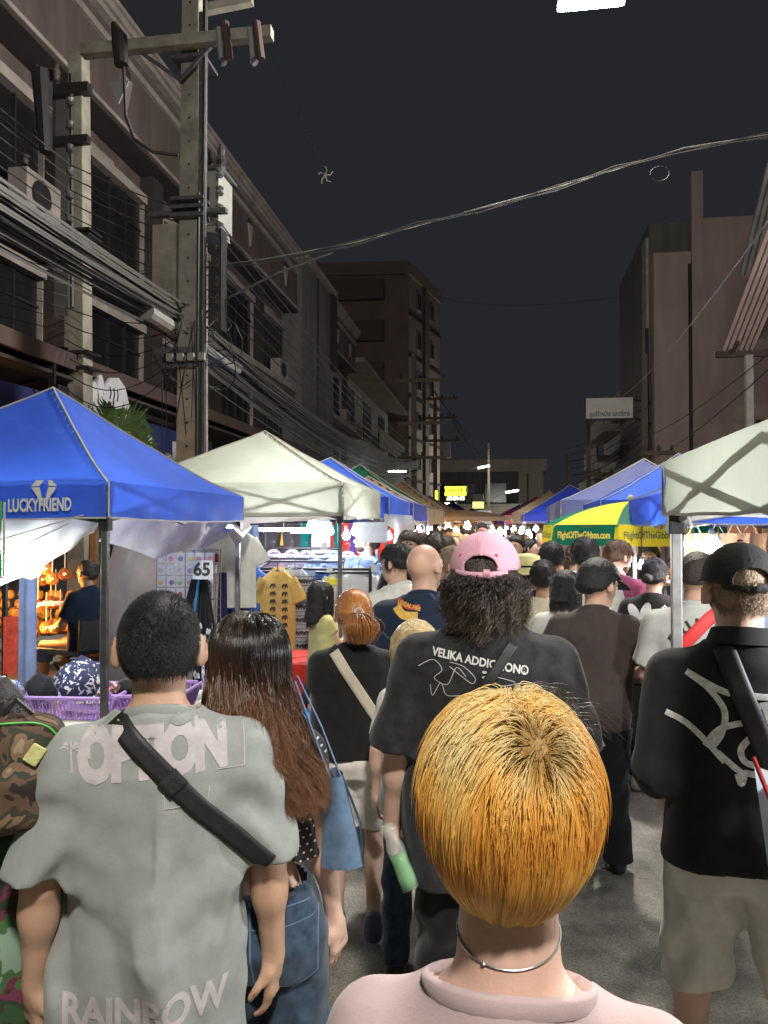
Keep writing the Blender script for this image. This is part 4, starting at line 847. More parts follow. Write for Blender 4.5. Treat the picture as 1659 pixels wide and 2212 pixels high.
# long cloths at blue / white boundary
for k, (px, Y, w, h, zt, m, lab) in enumerate([(484, 6.05, .16, 1.2, 1.75, 'c_blue', 'long royal blue cloth hanging near the grid panel'), (474, 5.9, .12, .95, 1.4, 'c_navy', 'dark indigo trousers hanging below the blue cloth'), (508, 6.1, .22, .8, 1.2, 'c_navy', 'navy trousers with a white elephant border')]):
    p = onY(px, 1200, Y); o = tag(MB().grid(lambda u, v: (p.x + (u - .5) * w * (1 + .25 * v), p.y + .025 * math.sin(u * 19), zt - h * v), 20, 6).build('hanging_cloth', M[m], smooth=True), lab, 'cloth')
eb = MB()
for r_ in range(9): p = onY(510, 1200, 6.06); eb.add([(p.x + a * .7, p.y, 1.1 - .075 * r_ + b * .7) for a, b in elephant(.07)], [tuple(range(18))])
o = eb.build('elephant_border', M['c_white']); o['kind'] = 'stuff'; tag(o, 'column of small white elephants printed on navy trousers', 'print')
# grid panel with cards
gp = empty('grid_panel', onY(400, 1330, 5.45), R(8), 'white wire grid panel covered with small product cards', 'display panel')
gw, gh = .42, .52
L0 = onY(400, 1190, 5.45).z - gp.location.z
for i in range(9): MB().tube([(-gw/2 + gw * i / 8, 0, L0 - gh), (-gw/2 + gw * i / 8, 0, L0)], .0035, 4).build('wire', M['white_paint'], gp)
for i in range(10): MB().tube([(-gw/2, .004, L0 - gh * i / 9), (gw/2, .004, L0 - gh * i / 9)], .0035, 4).build('wire', M['white_paint'], gp)
cc_ = [(.6, .08, .05), (.75, .72, .75), (.3, .2, .5), (.7, .4, .1), (.12, .1, .3), (.6, .5, .4), (.25, .5, .12), (.65, .65, .8), (.5, .1, .2)]
for i, c in enumerate(cc_): mat('card%d' % i, c, .35, noise=(30, .7))
mat('card_white', (.7, .7, .74), .4)
for r_ in range(6):
    for c in range(6):
        x = -gw/2 + .037 + c * .07; z = L0 - .05 - r_ * .086
        cd = MB().box((x, -.008, z), (.058, .004, .075)).build('card', M['card_white'], gp)
        MB().lathe([(0, 0), (.012 + .01 * random.random(), 0), (.02, .003)], (x + random.uniform(-.008, .008), -.011, z - .008), 7, rot=ROTX).build('trinket', M['card%d' % random.randrange(9)], gp)
for i in range(5): MB().tube([(-.16 + i * .075, 0, L0 - .02), (-.165 + i * .075, -.01, L0 + .04)], .006, 4).build('clip', M['sign_blue' if i else 'c_orange'], gp)
gp2 = empty('grid_panel', onY(456, 1330, 5.6), R(-20), 'narrow wire panel with hanging toys beside the 65 card', 'display panel')
L0 = onY(456, 1188, 5.6).z - gp2.location.z
for i in range(5): MB().tube([(-.09 + .045 * i, 0, L0 - .6), (-.09 + .045 * i, 0, L0)], .0035, 4).build('wire', M['white_paint'], gp2)
for i in range(10): MB().tube([(-.09, .004, L0 - .06 * i), (.09, .004, L0 - .06 * i)], .0035, 4).build('wire', M['white_paint'], gp2)
for i in range(7): MB().box((random.uniform(-.07, .07), -.012, L0 - .06 - .08 * i), (.05, .01, .06)).build('toy', M['card%d' % (i % 9)], gp2)
# hanging trousers with 65 card
tr = empty('hanging_trousers', onY(440, 1230, 5.35), 0, 'black patterned trousers and straps hanging below the 65 card', 'trousers')
MB().grid(lambda u, v: ((u - .5) * (.05 + .14 * v), .015 * math.sin(u * 14), -.02 - .95 * v), 10, 6).build('trousers', M['c_black'], tr, smooth=True)
mbp = MB()
for k in range(26):
    x = random.uniform(-.06, .06); z = random.uniform(-.9, -.38); mbp.add([(x - .012, -.022, z), (x + .012, -.022, z), (x + .009, -.022, z + .03), (x, -.022, z + .045), (x - .009, -.022, z + .03)], [(0, 1, 2, 3, 4)])
q = mbp.build('print', M['c_white'], tr); q['kind'] = 'stuff'
MB().tube([(-.02, -.02, .0), (-.08, -.02, -.5)], .012, 5).build('strap', M['sign_blue'], tr); MB().tube([(.02, -.02, .0), (.12, -.02, -.6)], .01, 5).build('strap', M['c_black'], tr); MB().tube([(-.05, -.02, -.05), (-.13, -.02, -.35)], .03, 6).build('pouch', M['c_black'], tr)
cd = empty('price_card', onY(437, 1231, 5.2), 0, 'white card reading 65 clipped above the trousers', 'price card')
MB().box((0, 0, 0), (.15, .004, .13)).build('card', M['c_white'], cd)
flat_geo(text_geo('65', .125, .004), (0, -.004, 0), (1, 0, 0), (0, 0, 1), 'lettering', M['letter_dark'], cd, False)
# table and baskets at front left
tb_ = empty('display_table', (-2.6, 4.1, 0), 0, 'low display table covered with a pale printed cloth at left', 'table')
MB().bb(-3.5, -1.75, 3.4, 4.7, .70, .74).build('table_top', M['c_cream'], tb_, True)
MB().grid(lambda u, v: (-3.5 + 1.75 * u, 3.39 + .01 * math.sin(u * 40), .74 - .4 * v), 40, 2).build('cloth_skirt', M['c_navy'], tb_, True)
for x, y in ((-3.4, 3.5), (-1.85, 3.5), (-3.4, 4.6), (-1.85, 4.6)): MB().tube([(x, y, 0), (x, y, .7)], .015, 6).build('leg', M['steel_dark'], tb_, True)
mat('basket_purple', (.42, .26, .6), .45, noise=(5, .1), trans=.2)
def basket(x, y, w, d, h, lab, rz=0):
    t = empty('basket', (x, y, .742), rz, lab, 'basket')
    MB().bb(-w/2, w/2, -d/2, d/2, 0, .008).build('bottom', M['basket_purple'], t)
    fl = .04
    for s, (ax, L, c) in enumerate((('x', w, -d/2), ('x', w, d/2), ('y', d, -w/2), ('y', d, w/2))):
        sg = -1 if c < 0 else 1; n = int(L / .018)
        P = lambda a, z: (a * (1 + fl * z / h * 2), c + sg * fl * z / h, z) if ax == 'x' else (c + sg * fl * z / h, a * (1 + fl * z / h * 2), z)
        mb = MB()
        for i in range(n + 1): a = -L/2 + L * i / n; mb.tube([P(a, 0), P(a, h)], .0028 if i % 6 else .007, 4)
        mb.tube([P(-L/2, h * .45), P(L/2, h * .45)], .004, 4)
        o = mb.build('lattice_side', M['basket_purple'], t); o['kind'] = 'stuff'
        MB().tube([P(-L/2, h), P(L/2, h)], .011, 6).build('rim', M['basket_purple'], t)
    return t
basket(-2.32, 4.02, .5, .34, .12, 'lilac plastic basket heaped with printed caps on the table', R(5)); basket(-1.9, 4.12, .3, .34, .12, 'second lilac basket right of the tent post', R(3))
def lump(p, r, m, lab, name='printed_hat', sq=(1, 1, .6), cat='cap', seed=0):
    rr = random.Random(seed); prof = [(0, -r), (r * .8, -r * .6), (r, 0), (r * .75, r * .6), (r * .3, r * .85), (0, r * .9)]
    mb = MB().lathe(prof, (0, 0, 0), 16); mb.v = [(x * sq[0] * (1 + .12 * math.sin(5 * math.atan2(y, x) + seed)), y * sq[1], z * sq[2] + .1 * r * math.sin(9 * x / r)) for x, y, z in mb.v]
    o = mb.build(name, M[m], smooth=True); o.location = p; o.rotation_euler = (rr.uniform(-.6, .6), rr.uniform(-.6, .6), rr.random() * 6); return tag(o, lab, cat)
lump((-2.28, 4.0, .93), .13, 'cap_print', 'navy cap with white elephant print on top of the lilac basket', seed=1, sq=(1.2, 1, .7)); lump((-2.5, 3.98, .88), .09, 'c_black', 'black cap lying left in the lilac basket', seed=2)
lump((-2.12, 4.0, .87), .07, 'multi_print', 'multicoloured pouch by the post in the basket', seed=3); lump((-2.05, 4.05, .88), .06, 'c_black', 'small black pouch in the basket', seed=4); lump((-1.86, 4.1, .9), .12, 'blue_print', 'blue and white printed cap in the second basket', seed=5)
lump((-2.72, 4.0, .86), .1, 'blue_print', 'black and white patterned bag behind the plastic pack', 'patterned_bag', cat='bag', seed=8)
lump((-2.82, 3.86, .8), .09, 'plastic_clear', 'clear plastic pack with blue label left of the baskets', 'plastic_pack', (1.4, .8, .6), 'packet', 6)
o = MB().box((-2.2, 3.62, .75), (.16, .1, .012), .3).build('red_packet', M['multi_print']); tag(o, 'flat red and white packet lying before the basket', 'packet')
o = MB().box((-2.45, 3.6, .746), (.5, .12, .008), .1).build('folded_cloth', M['c_print']); tag(o, 'dark folded cloth on the table edge', 'cloth')
o = MB().box((-1.75, 4.6, .9), (.14, .05, .3), .1).build('printed_scarf', M['blue_print']); tag(o, 'blue and white scarf seen between the two heads', 'scarf')
# red table with packets (white tent)
rt = empty('display_table', (-1.75, 6.0, 0), 0, 'low red draped table with shiny plastic packets under the shirts', 'table')
MB().bb(-2.15, -1.25, 5.7, 6.4, .70, .735).build('table_top', M['c_red'], rt, True)
MB().grid(lambda u, v: (-2.15 + .9 * u, 5.69 + .012 * math.sin(u * 34), .735 - .5 * v), 40, 2).build('cloth_skirt', M['c_red'], rt, True)
for x, y in ((-2.1, 5.75), (-1.3, 5.75), (-2.1, 6.35), (-1.3, 6.35)): MB().tube([(x, y, 0), (x, y, .7)], .015, 6).build('leg', M['steel_dark'], rt, True)
mat('packet', (.6, .55, .6), .15, noise=(25, .5), bump=(60, .8), spec=.8)
for k in range(26):
    x = -2.08 + random.random() * .8; y = 5.76 + random.random() * .55
    tag(MB().box((x, y, .745 + .012 * (k % 4)), (.12, .09, .012), random.random() * 3, ).build('packet', M['packet']), 'shiny clear plastic packet heaped on the red table', 'packet', 'packets heaped on the red table')
st = empty('plastic_stool', (-1.45, 5.45, 0), 0, 'bright blue plastic stool below the red table', 'stool')
mat('stool_blue', (.02, .25, .75), .4)
MB().bb(-.16, .16, -.16, .16, .4, .44).build('seat', M['stool_blue'], st, bevel=.01)
for a in (-1, 1):
    for b in (-1, 1): MB().tube([(a * .13, b * .13, .4), (a * .17, b * .17, 0)], .022, 4).build('leg', M['stool_blue'], st)
# lantern stall behind
lan = mat('rattan', (.22, .07, .015), .6, noise=(60, .6)); lg_ = emis('lantern_core', (1, .5, .12), 22)
lps = [(100, 1240 - 12), (75, 1252), (93, 1252), (113, 1250), (140, 1240), (62, 1305), (82, 1310), (110, 1300), (120, 1303), (55, 1358), (78, 1362), (110, 1352), (130, 1350), (28, 1218), (45, 1330), (100, 1356)]
for k, (px, py) in enumerate(lps):
    Y = 7.2 + (k % 3) * .2; p = onY(px, py, Y); t = empty('rattan_lantern', p, 0, 'glowing orange woven lantern hanging in the ' + ('top' if py < 1280 else 'middle' if py < 1340 else 'bottom') + ' row', 'lantern', 'strings of orange woven lanterns behind the blue tent')
    r = .062; mb = MB()
    for i in range(10): w = i * math.pi / 5; mb.tube([(r * math.sin(q) * math.cos(w + q * .6), r * math.sin(q) * math.sin(w + q * .6), r * math.cos(q)) for q in (.15, .8, 1.57, 2.3, 3.0)], .006, 3, False)
    for i in range(10): w = i * math.pi / 5; mb.tube([(r * math.sin(q) * math.cos(w - q * .6), r * math.sin(q) * math.sin(w - q * .6), r * math.cos(q)) for q in (.15, .8, 1.57, 2.3, 3.0)], .006, 3, False)
    o = mb.build('woven_shell', lan, t); o['kind'] = 'stuff'
    MB().lathe([(0, -.016), (.016, 0), (0, .016)], (0, 0, 0), 8).build('bulb', lg_, t)
    MB().tube([(0, 0, r), (0, 0, .35)], .006, 4).build('cord', M['rope'], t)
    if k % 3 == 0: point_light('lantern_light', (0, -.1, 0), 5, (1, .42, .1), .04, t)
# wooden shelf of woven goods glowing orange
sh = empty('woven_goods_shelf', (-5.0, 7.8, 0), 0, 'shelf of golden woven goods lit orange behind the lanterns', 'shelf')
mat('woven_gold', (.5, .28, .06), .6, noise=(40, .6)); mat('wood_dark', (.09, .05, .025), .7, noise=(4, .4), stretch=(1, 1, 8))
MB().bb(-5.6, -4.3, 7.75, 8.1, .62, .66).build('shelf_board', M['wood_dark'], sh, True)
MB().bb(-5.6, -4.3, 7.75, 8.0, 1.22, 1.26).build('shelf_board', M['wood_dark'], sh, True)
for x in (-5.6, -4.35): MB().bb(x, x + .06, 7.8, 7.86, .1, 1.9).build('post', M['wood_dark'], sh, True)
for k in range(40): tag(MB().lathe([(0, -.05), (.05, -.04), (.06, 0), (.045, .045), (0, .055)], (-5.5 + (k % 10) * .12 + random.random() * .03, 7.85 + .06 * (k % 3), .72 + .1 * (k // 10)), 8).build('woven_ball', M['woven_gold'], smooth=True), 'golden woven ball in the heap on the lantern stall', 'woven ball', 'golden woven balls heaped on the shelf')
point_light('stall_glow', (-4.9, 7.2, 1.15), 22, (1, .45, .12), .08, None)
# folding chair + bottle table left interior
fc = empty('folding_chair', (-4.0, 7.12, .0), R(60), 'dark folding chair carrying the seated vendor', 'chair')
MB().bb(-.22, .22, -.2, .22, .43, .46).build('seat', M['steel_dark'], fc)
MB().bb(-.22, .22, -.25, -.22, .6, .88).build('backrest', M['steel_dark'], fc)
for s in (-.21, .21): MB().tube([(s, -.28, 0), (s, .2, .44)], .014, 6).build('leg', M['steel_dark'], fc); MB().tube([(s, .28, 0), (s, -.2, .44), (s, -.25, .9)], .014, 6).build('leg', M['steel_dark'], fc)
mat('bottle_plastic', (.5, .55, .6), .1, spec=.8, trans=.5)
def bottle(p, h, r, lab, m='bottle_plastic', cap='sign_blue', group=None):
    t = empty('bottle', p, 0, lab, 'bottle', group)
    MB().lathe([(0, 0), (r, .0), (r * 1.0, h * .3), (r * .92, h * .35), (r, h * .4), (r, h * .68), (r * .45, h * .86), (r * .42, h * .92)], (0, 0, 0), 12).build('body', M[m], t, smooth=True)
    MB().lathe([(r * .48, h * .9), (r * .48, h), (0, h)], (0, 0, 0), 10).build('cap', M[cap], t)
    return t
# left edge vertical banners / red goods
o = tag(MB().grid(lambda u, v: (-3.05 + .12 * u, 4.6 + .02 * math.sin(u * 9), 1.6 - 1.5 * v), 8, 3).build('purple_cloth', M['c_lblue'], smooth=True), 'tall pale violet cloth hanging behind the left post', 'cloth')
mat('red_goods', (.75, .08, .04), .5, noise=(18, .5))
o = tag(MB().bb(-2.95, -2.88, 4.3, 4.34, .88, 1.22).build('red_packets', M['red_goods']), 'column of red packets on the left post', 'packets'); 
# palm fronds behind blue tent
mat('palm_leaf', (.07, .14, .035), .5, noise=(5, .3), trans=.25)
pt = empty('potted_palm', (-4.7, 8.6, 0), 0, 'green palm with feathery fronds rising behind the blue tent', 'palm')
for k, (ex, ey, ez, b) in enumerate([(.9, .2, .25, .0), (.5, .1, .75, .1), (-.2, .1, .75, .1), (.95, .3, -.15, .1), (.1, .2, .85, .15), (-.7, 0, .35, .1), (.7, -.1, .5, .05), (.75, .1, .05, .15)]):
    base = Vector((-4.75, 8.6, 2.5)); pts = [base + Vector((ex * f, ey * f, ez * f - .55 * (f ** 2) * .6 + b)) for f in np.linspace(0, 1.15, 12)]
    fr = MB().tube(pts, .012, 4).build('frond_stem', M['palm_leaf'], pt, True)
    mb = MB(); 
    for i in range(1, 11):
        d = (pts[i + 1] - pts[i]).normalized(); sd = d.cross(Vector((0, 1, .2))).normalized()
        for j in range(3):
            q0 = pts[i].lerp(pts[i + 1], j / 3)
            for s in (-1, 1):
                L = .34 * math.sin(math.pi * min(1, (i + .8) / 12)) + .06; tip = q0 + d * L * .62 + sd * s * L * .62 + Vector((0, random.uniform(-.04, .04), -.1 * random.random())); md = q0.lerp(tip, .5) + Vector((0, 0, .02)); ww = d * .014
                mb.add([q0 - ww, q0 + ww, md + ww, tip, md - ww], [(0, 1, 2, 4), (4, 2, 3)])
    o = mb.build('leaflets', M['palm_leaf'], pt, True); o['kind'] = 'stuff'; o.parent = pt
MB().tube([(-4.75, 8.6, .4), (-4.75, 8.6, 2.3)], [.07, .05], 8).build('trunk', M['wood_dark'], pt, True)
MB().lathe([(.16, .13), (.22, .5), (.24, .52)], (-4.75, 8.6, 0), 14).build('pot', M['tent_red'], pt, True)

# right-hand stalls ----------------------------------------------------
fs_ = empty('food_stall', (1.9, 6.0, 0), 0, 'snack stall counter with trays of orange fried food under the blue tent', 'stall')
MB().bb(1.15, 2.6, 6.0, 6.6, .0, .9).build('counter', M['wood_dark'], fs_, True)
MB().bb(1.1, 2.65, 5.95, 6.65, .902, .93).build('counter_top', M['steel_frame'], fs_, True)
mat('fried', (.6, .26, .05), .5, noise=(40, .4)); mat('tray', (.5, .5, .5), .3, metal=.8)
for k in range(4):
    tr_ = empty('food_tray', (1.3 + .3 * k, 6.15, 1.35 if k < 2 else .95), 0, 'tray heaped with orange fried snacks, ' + ['nearest the thin post', 'second along the raised shelf', 'low one by the bottles', 'last one under the bright bulb'][k], 'tray')
    MB().bb(-.13, .13, -.18, .18, 0, .02).build('tray', M['tray'], tr_)
    mb = MB()
    for i in range(34): mb.lathe([(0, -.02), (.028, 0), (0, .02)], (random.uniform(-.11, .11), random.uniform(-.15, .15), .03 + random.random() * .06), 5)
    o = mb.build('fried_pieces', M['fried'], tr_); o['kind'] = 'stuff'
MB().bb(1.15, 1.9, 5.96, 6.34, 1.33, 1.348).build('raised_shelf', M['wood_dark'], fs_, True)
for x in (1.17, 1.86): MB().bb(x, x + .02, 6.1, 6.12, .93, 1.33).build('shelf_post', M['steel_frame'], fs_, True)
for k in range(7): bottle((1.12 + .075 * k, 6.02, .932), .24, .03, ['first', 'second', 'third', 'fourth', 'fifth', 'sixth', 'seventh'][k] + ' clear bottle from the left in the row on the snack counter', group='bottles on the snack counter')
mat('juice', (.6, .5, .3), .2)
# hanging bags
mat('bag_kraft', (.5, .32, .17), .6, noise=(4, .15), trans=.35)
for k, (px, Y, w) in enumerate([(1500, 5.7, .2), (1548, 5.9, .22), (1585, 5.8, .22), (1620, 5.9, .24)]):
    p = onY(px, 1146, Y)
    t = empty('hanging_bag', p, 0, 'translucent kraft bag hanging from the blue tent frame, ' + ['beside the bright bulb', 'above the black cap', 'second from the right edge', 'nearest the right edge'][k], 'bag')
    MB().grid(lambda u, v: ((u - .5) * w * (1 - .1 * math.sin(v * 3)), .02 * math.sin(u * 9), -.02 - .2 * v), 8, 4).build('bag', M['bag_kraft'], t, smooth=True)
    MB().tube([(-w * .2, -.01, -.02), (0, -.01, .06), (w * .2, -.01, -.02)], .004, 4).build('handle', M['rope'], t)
# vertical lit bamboo posts, warm backdrop
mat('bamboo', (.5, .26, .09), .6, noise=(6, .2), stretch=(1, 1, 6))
for k, (px, Y) in enumerate([(1372, 8.3), (1398, 7.4), (1420, 8.6), (1655, 6.6), (1640, 7.0), (1240, 9.0)]):
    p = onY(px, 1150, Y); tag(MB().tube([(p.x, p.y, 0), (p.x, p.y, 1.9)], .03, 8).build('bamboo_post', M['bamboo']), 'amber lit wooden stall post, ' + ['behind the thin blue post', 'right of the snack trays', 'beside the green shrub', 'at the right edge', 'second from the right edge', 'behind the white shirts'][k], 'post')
wbk = tag(MB().bb(2.2, 3.2, 8.6, 8.64, .2, 1.85).build('stall_backdrop', M['bag_kraft']), 'tan cloth backdrop on the right behind the hanging bags', 'cloth')
point_light('stall_glow', (2.0, 7.4, 1.5), 30, (1, .6, .25), .1)
sb = empty('potted_shrub', (1.75, 7.3, 0), 0, 'dark green leafy shrub behind the right stall post', 'shrub')
MB().tube([(0, 0, .3), (0, 0, 1.2)], .03, 6).build('stem', M['wood_dark'], sb); MB().lathe([(.14, 0), (.18, .32), (.19, .34)], (0, 0, 0), 12).build('pot', M['tent_red'], sb)
mb = MB(); mat('shrub_leaf', (.02, .05, .02), .5, noise=(8, .4), trans=.2)
for i in range(900):
    v = RNG.normal(size=3); v /= np.linalg.norm(v); c = Vector(v * (.15 + .17 * random.random()) * np.array([1, 1, 1.2])) + Vector((0, 0, 1.35)); a = Vector(RNG.normal(size=3)).normalized() * .035; b2 = a.orthogonal().normalized() * .016
    mb.add([c - a, c + b2, c + a, c - b2], [(0, 1, 2, 3)])
o = mb.build('foliage', M['shrub_leaf'], sb); o['kind'] = 'stuff'
# electric bar light clips on valance of blue tent
for k in range(2):
    p = onX(1400 + 26 * k, 1134 + 4 * k, .97); tag(MB().box(p + Vector((0, 0, -.0)), (.02, .07, .03)).build('clip_light', M['white_paint']), ['small white clip light under the blue valance, nearer the thin post', 'small white clip light under the blue valance, nearer the white tent'][k], 'clip light')
tag(MB().tube([onX(1487, 1118, .56), onX(1490, 1128, .56), onX(1494, 1138, .56)], .006, 4).build('white_ribbon', M['c_white']), 'short white ribbon tied on the near truss bar', 'ribbon')
# far stalls: rails of garments & low goods left side
for k in range(22):
    y = 9.2 + k * .9; m = ['c_white', 'c_lblue', 'c_tie2', 'c_orange', 'c_cream', 'c_red', 'c_grey'][k % 7]
    x = -1.75 + .1 * (k % 3)
    tag(MB().grid(lambda u, v: (x + .02 * math.sin(u * 9), y + .55 * u, 1.72 - .85 * v), 8, 2).build('hanging_garment', M[m], smooth=True), {'c_white':'white','c_lblue':'light blue','c_tie2':'denim blue','c_orange':'orange','c_cream':'cream','c_red':'red','c_grey':'grey','c_purple':'purple'}[m] + ' garment hanging on the far left stall rails', 'garment', 'garments hanging in the far left stalls')
for k in range(14):
    y = 10.5 + k * 1.1; m = ['c_orange', 'c_white', 'c_cream', 'c_purple', 'c_red'][k % 5]
    tag(MB().grid(lambda u, v: (1.5 + .15 * (k % 2) + .02 * math.sin(u * 9), y + .6 * u, 1.75 - .8 * v), 8, 2).build('hanging_garment', M[m], smooth=True), {'c_white':'white','c_lblue':'light blue','c_tie2':'denim blue','c_orange':'orange','c_cream':'cream','c_red':'red','c_grey':'grey','c_purple':'purple'}[m] + ' garment hanging in the far right stalls', 'garment', 'garments hanging in the far right stalls')
# price board on a post, far middle
pb = empty('price_board', onY(1046, 1125, 20), 0, 'white printed notice board standing above the crowd', 'notice board')
MB().box((0, 0, 0), (.36, .02, .52)).build('board', M['c_white'], pb); MB().tube([(0, .03, -1.9), (0, .03, .2)], .02, 6).build('post', M['steel_dark'], pb)
for i in range(5): MB().bb(-.13, .13, -.014, -.011, .17 - i * .09, .19 - i * .09).build('text_line', M['letter_dark'], pb)
# flat beige parasol further left
pa = empty('parasol', onY(1000, 1112, 19), 0, 'flat beige parasol with slanted arms lit from below', 'umbrella')
MB().lathe([(1.15, -.14), (1.1, -.06), (.6, .06), (0, .12)], (0, 0, 0), 10).build('canopy', M['tent_beige'], pa); MB().tube([(0, 0, -2.1), (0, 0, .1)], .025, 6).build('pole', M['steel_frame'], pa)
MB().tube([(-.9, -.2, -.4), (.9, -.3, -.05)], .02, 5).build('arm', M['bamboo'], pa)
# ================================================================== FIGURE ENGINE (signed distances -> one continuous surface)
def V3(*a): return np.array(a, dtype=np.float32)
def d_cone(p, a, b, r1, r2):
    a = np.asarray(a, np.float32); b = np.asarray(b, np.float32); ba = b - a; pa = p - a
    h = np.clip(pa @ ba / max(1e-9, float(ba @ ba)), 0, 1)
    q = pa - h[:, None] * ba; return np.sqrt(np.einsum('ij,ij->i', q, q)) - (r1 + (r2 - r1) * h)
def d_ell(p, c, r, rot=None):
    q = p - np.asarray(c, np.float32)
    if rot is not None: q = q @ rot
    r = np.asarray(r, np.float32); k = np.sqrt(np.einsum('ij,ij->i', q / r, q / r)); return (k - 1) * float(r.min()) if True else k
def d_box(p, c, hs, rot, rd):
    q = np.abs((p - np.asarray(c, np.float32)) @ rot) - np.asarray(hs, np.float32) + rd
    return np.linalg.norm(np.maximum(q, 0), axis=1) + np.minimum(q.max(axis=1), 0) - rd
def smin(a, b, k):
    h = np.clip(.5 + .5 * (b - a) / k, 0, 1); return b + (a - b) * h - k * h * (1 - h)
def smax(a, b, k): return -smin(-a, -b, k)
def d_loft(p, prof, n=2.3, z_lo=None, z_hi=None):
    P = np.array(prof, np.float32); z = p[:, 2]; zc = np.clip(z, P[0, 0], P[-1, 0])
    a = np.interp(zc, P[:, 0], P[:, 1]); b = np.interp(zc, P[:, 0], P[:, 2]); cy = np.interp(zc, P[:, 0], P[:, 3])
    k = (np.abs(p[:, 0] / a) ** n + np.abs((p[:, 1] - cy) / b) ** n) ** (1 / n)
    d = (k - 1) * np.minimum(a, b); dz = np.maximum(P[0, 0] - z, z - P[-1, 0]); return np.maximum(d, dz)
def rotz(a): c, s = math.cos(a), math.sin(a); return np.array([[c, -s, 0], [s, c, 0], [0, 0, 1]], np.float32)
def rotx(a): c, s = math.cos(a), math.sin(a); return np.array([[1, 0, 0], [0, c, -s], [0, s, c]], np.float32)
def roty(a): c, s = math.cos(a), math.sin(a); return np.array([[c, 0, s], [0, 1, 0], [-s, 0, c]], np.float32)
def mesh_sdf(fn, lo, hi, h):
    B = 8 if h < .012 else 4
    lo = np.array(lo, np.float32); nb = np.ceil((np.array(hi) - lo) / (h * B)).astype(int); n = nb * B + 1
    g = [lo[i] + (np.arange(nb[i]) + .5) * h * B for i in range(3)]
    C = np.stack(np.meshgrid(*g, indexing='ij'), -1).reshape(-1, 3).astype(np.float32); dC = fn(C)
    act = np.abs(dC) < h * B * .87 * 1.3 + .004
    V = np.repeat(np.repeat(np.repeat(np.where(dC < 0, -1, 1).astype(np.float32).reshape(nb), B, 0), B, 1), B, 2)
    V = np.pad(V, ((0, 1), (0, 1), (0, 1)), mode='edge')
    idx = np.argwhere(act.reshape(nb)) * B; o = np.stack(np.meshgrid(*[np.arange(B + 1)] * 3, indexing='ij'), -1).reshape(-1, 3)
    for s in range(0, len(idx), 600):
        I = (idx[s:s + 600, None, :] + o[None]).reshape(-1, 3); V[I[:, 0], I[:, 1], I[:, 2]] = fn((lo + I * h).astype(np.float32))
    S = V < 0
    c8 = [(i, j, k) for i in (0, 1) for j in (0, 1) for k in (0, 1)]
    m = tuple(x - 1 for x in V.shape)
    sl = lambda A, c: A[c[0]:c[0] + m[0], c[1]:c[1] + m[1], c[2]:c[2] + m[2]]
    any_ = np.zeros(m, bool); all_ = np.ones(m, bool)
    for c in c8: q = sl(S, c); any_ |= q; all_ &= q
    cells = np.argwhere(any_ & ~all_); ids = -np.ones(m, np.int32); ids[cells[:, 0], cells[:, 1], cells[:, 2]] = np.arange(len(cells))
    acc = np.zeros((len(cells), 3)); cnt = np.zeros(len(cells))
    for a in c8:
        for ax in range(3):
            if a[ax]: continue
            b = list(a); b[ax] = 1
            va = V[cells[:, 0] + a[0], cells[:, 1] + a[1], cells[:, 2] + a[2]]; vb = V[cells[:, 0] + b[0], cells[:, 1] + b[1], cells[:, 2] + b[2]]
            x = (va < 0) != (vb < 0); t = np.where(x, va / np.where(x, va - vb, 1), 0)
            pt = np.tile(np.array(a, float), (len(cells), 1)); pt[:, ax] += t; acc[x] += pt[x]; cnt[x] += 1
    verts = lo + (cells + acc / cnt[:, None]) * h
    F = []
    for ax in range(3):
        A = np.take(S, range(0, V.shape[ax] - 1), ax); Bq = np.take(S, range(1, V.shape[ax]), ax); E = np.argwhere(A != Bq)
        o1, o2 = [(1, 2), (2, 0), (0, 1)][ax]
        E = E[(E[:, o1] > 0) & (E[:, o2] > 0) & (E[:, o1] < m[o1]) & (E[:, o2] < m[o2])]
        if not len(E): continue
        fl = A[E[:, 0], E[:, 1], E[:, 2]]
        def cid(d1, d2): q = E.copy(); q[:, o1] -= d1; q[:, o2] -= d2; return ids[q[:, 0], q[:, 1], q[:, 2]]
        Q = np.stack([cid(1, 1), cid(0, 1), cid(0, 0), cid(1, 0)], 1); Q[~fl] = Q[~fl][:, ::-1]; F.append(Q)
    return verts.astype(np.float32), np.concatenate(F)
def np_mesh(name, v, f, material, parent=None, smooth=True):
    me = bpy.data.meshes.new(name); me.vertices.add(len(v)); me.vertices.foreach_set('co', np.ascontiguousarray(v, np.float32).ravel())
    k = f.shape[1]; me.loops.add(len(f) * k); me.loops.foreach_set('vertex_index', f.ravel().astype(np.int32)); me.polygons.add(len(f))
    me.polygons.foreach_set('loop_start', np.arange(0, len(f) * k, k, dtype=np.int32)); me.polygons.foreach_set('loop_total', np.full(len(f), k, np.int32))
    me.update(calc_edges=True)
    if smooth: me.polygons.foreach_set('use_smooth', np.ones(len(f), bool))
    return link_mesh(name, me, material, parent)
def drop_caps(v, f, cuts, h):
    keep = np.ones(len(f), bool)
    for g in cuts: gv = np.abs(g(v)) < .2 * h; keep &= ~gv[f].all(1)
    return v, f[keep]
def nz3(p, s, ph=0.):
    x, y, z = p[:, 0] * s, p[:, 1] * s, p[:, 2] * s
    return (np.sin(x * 1.7 + 1.3 * np.sin(z * 1.1 + ph) + ph) + np.sin(y * 1.9 + 1.1 * np.sin(x * 1.3 + ph * 2) + 2) + np.sin(z * 1.5 + 1.2 * np.sin(y * 1.7 - ph) + 4)) / 3

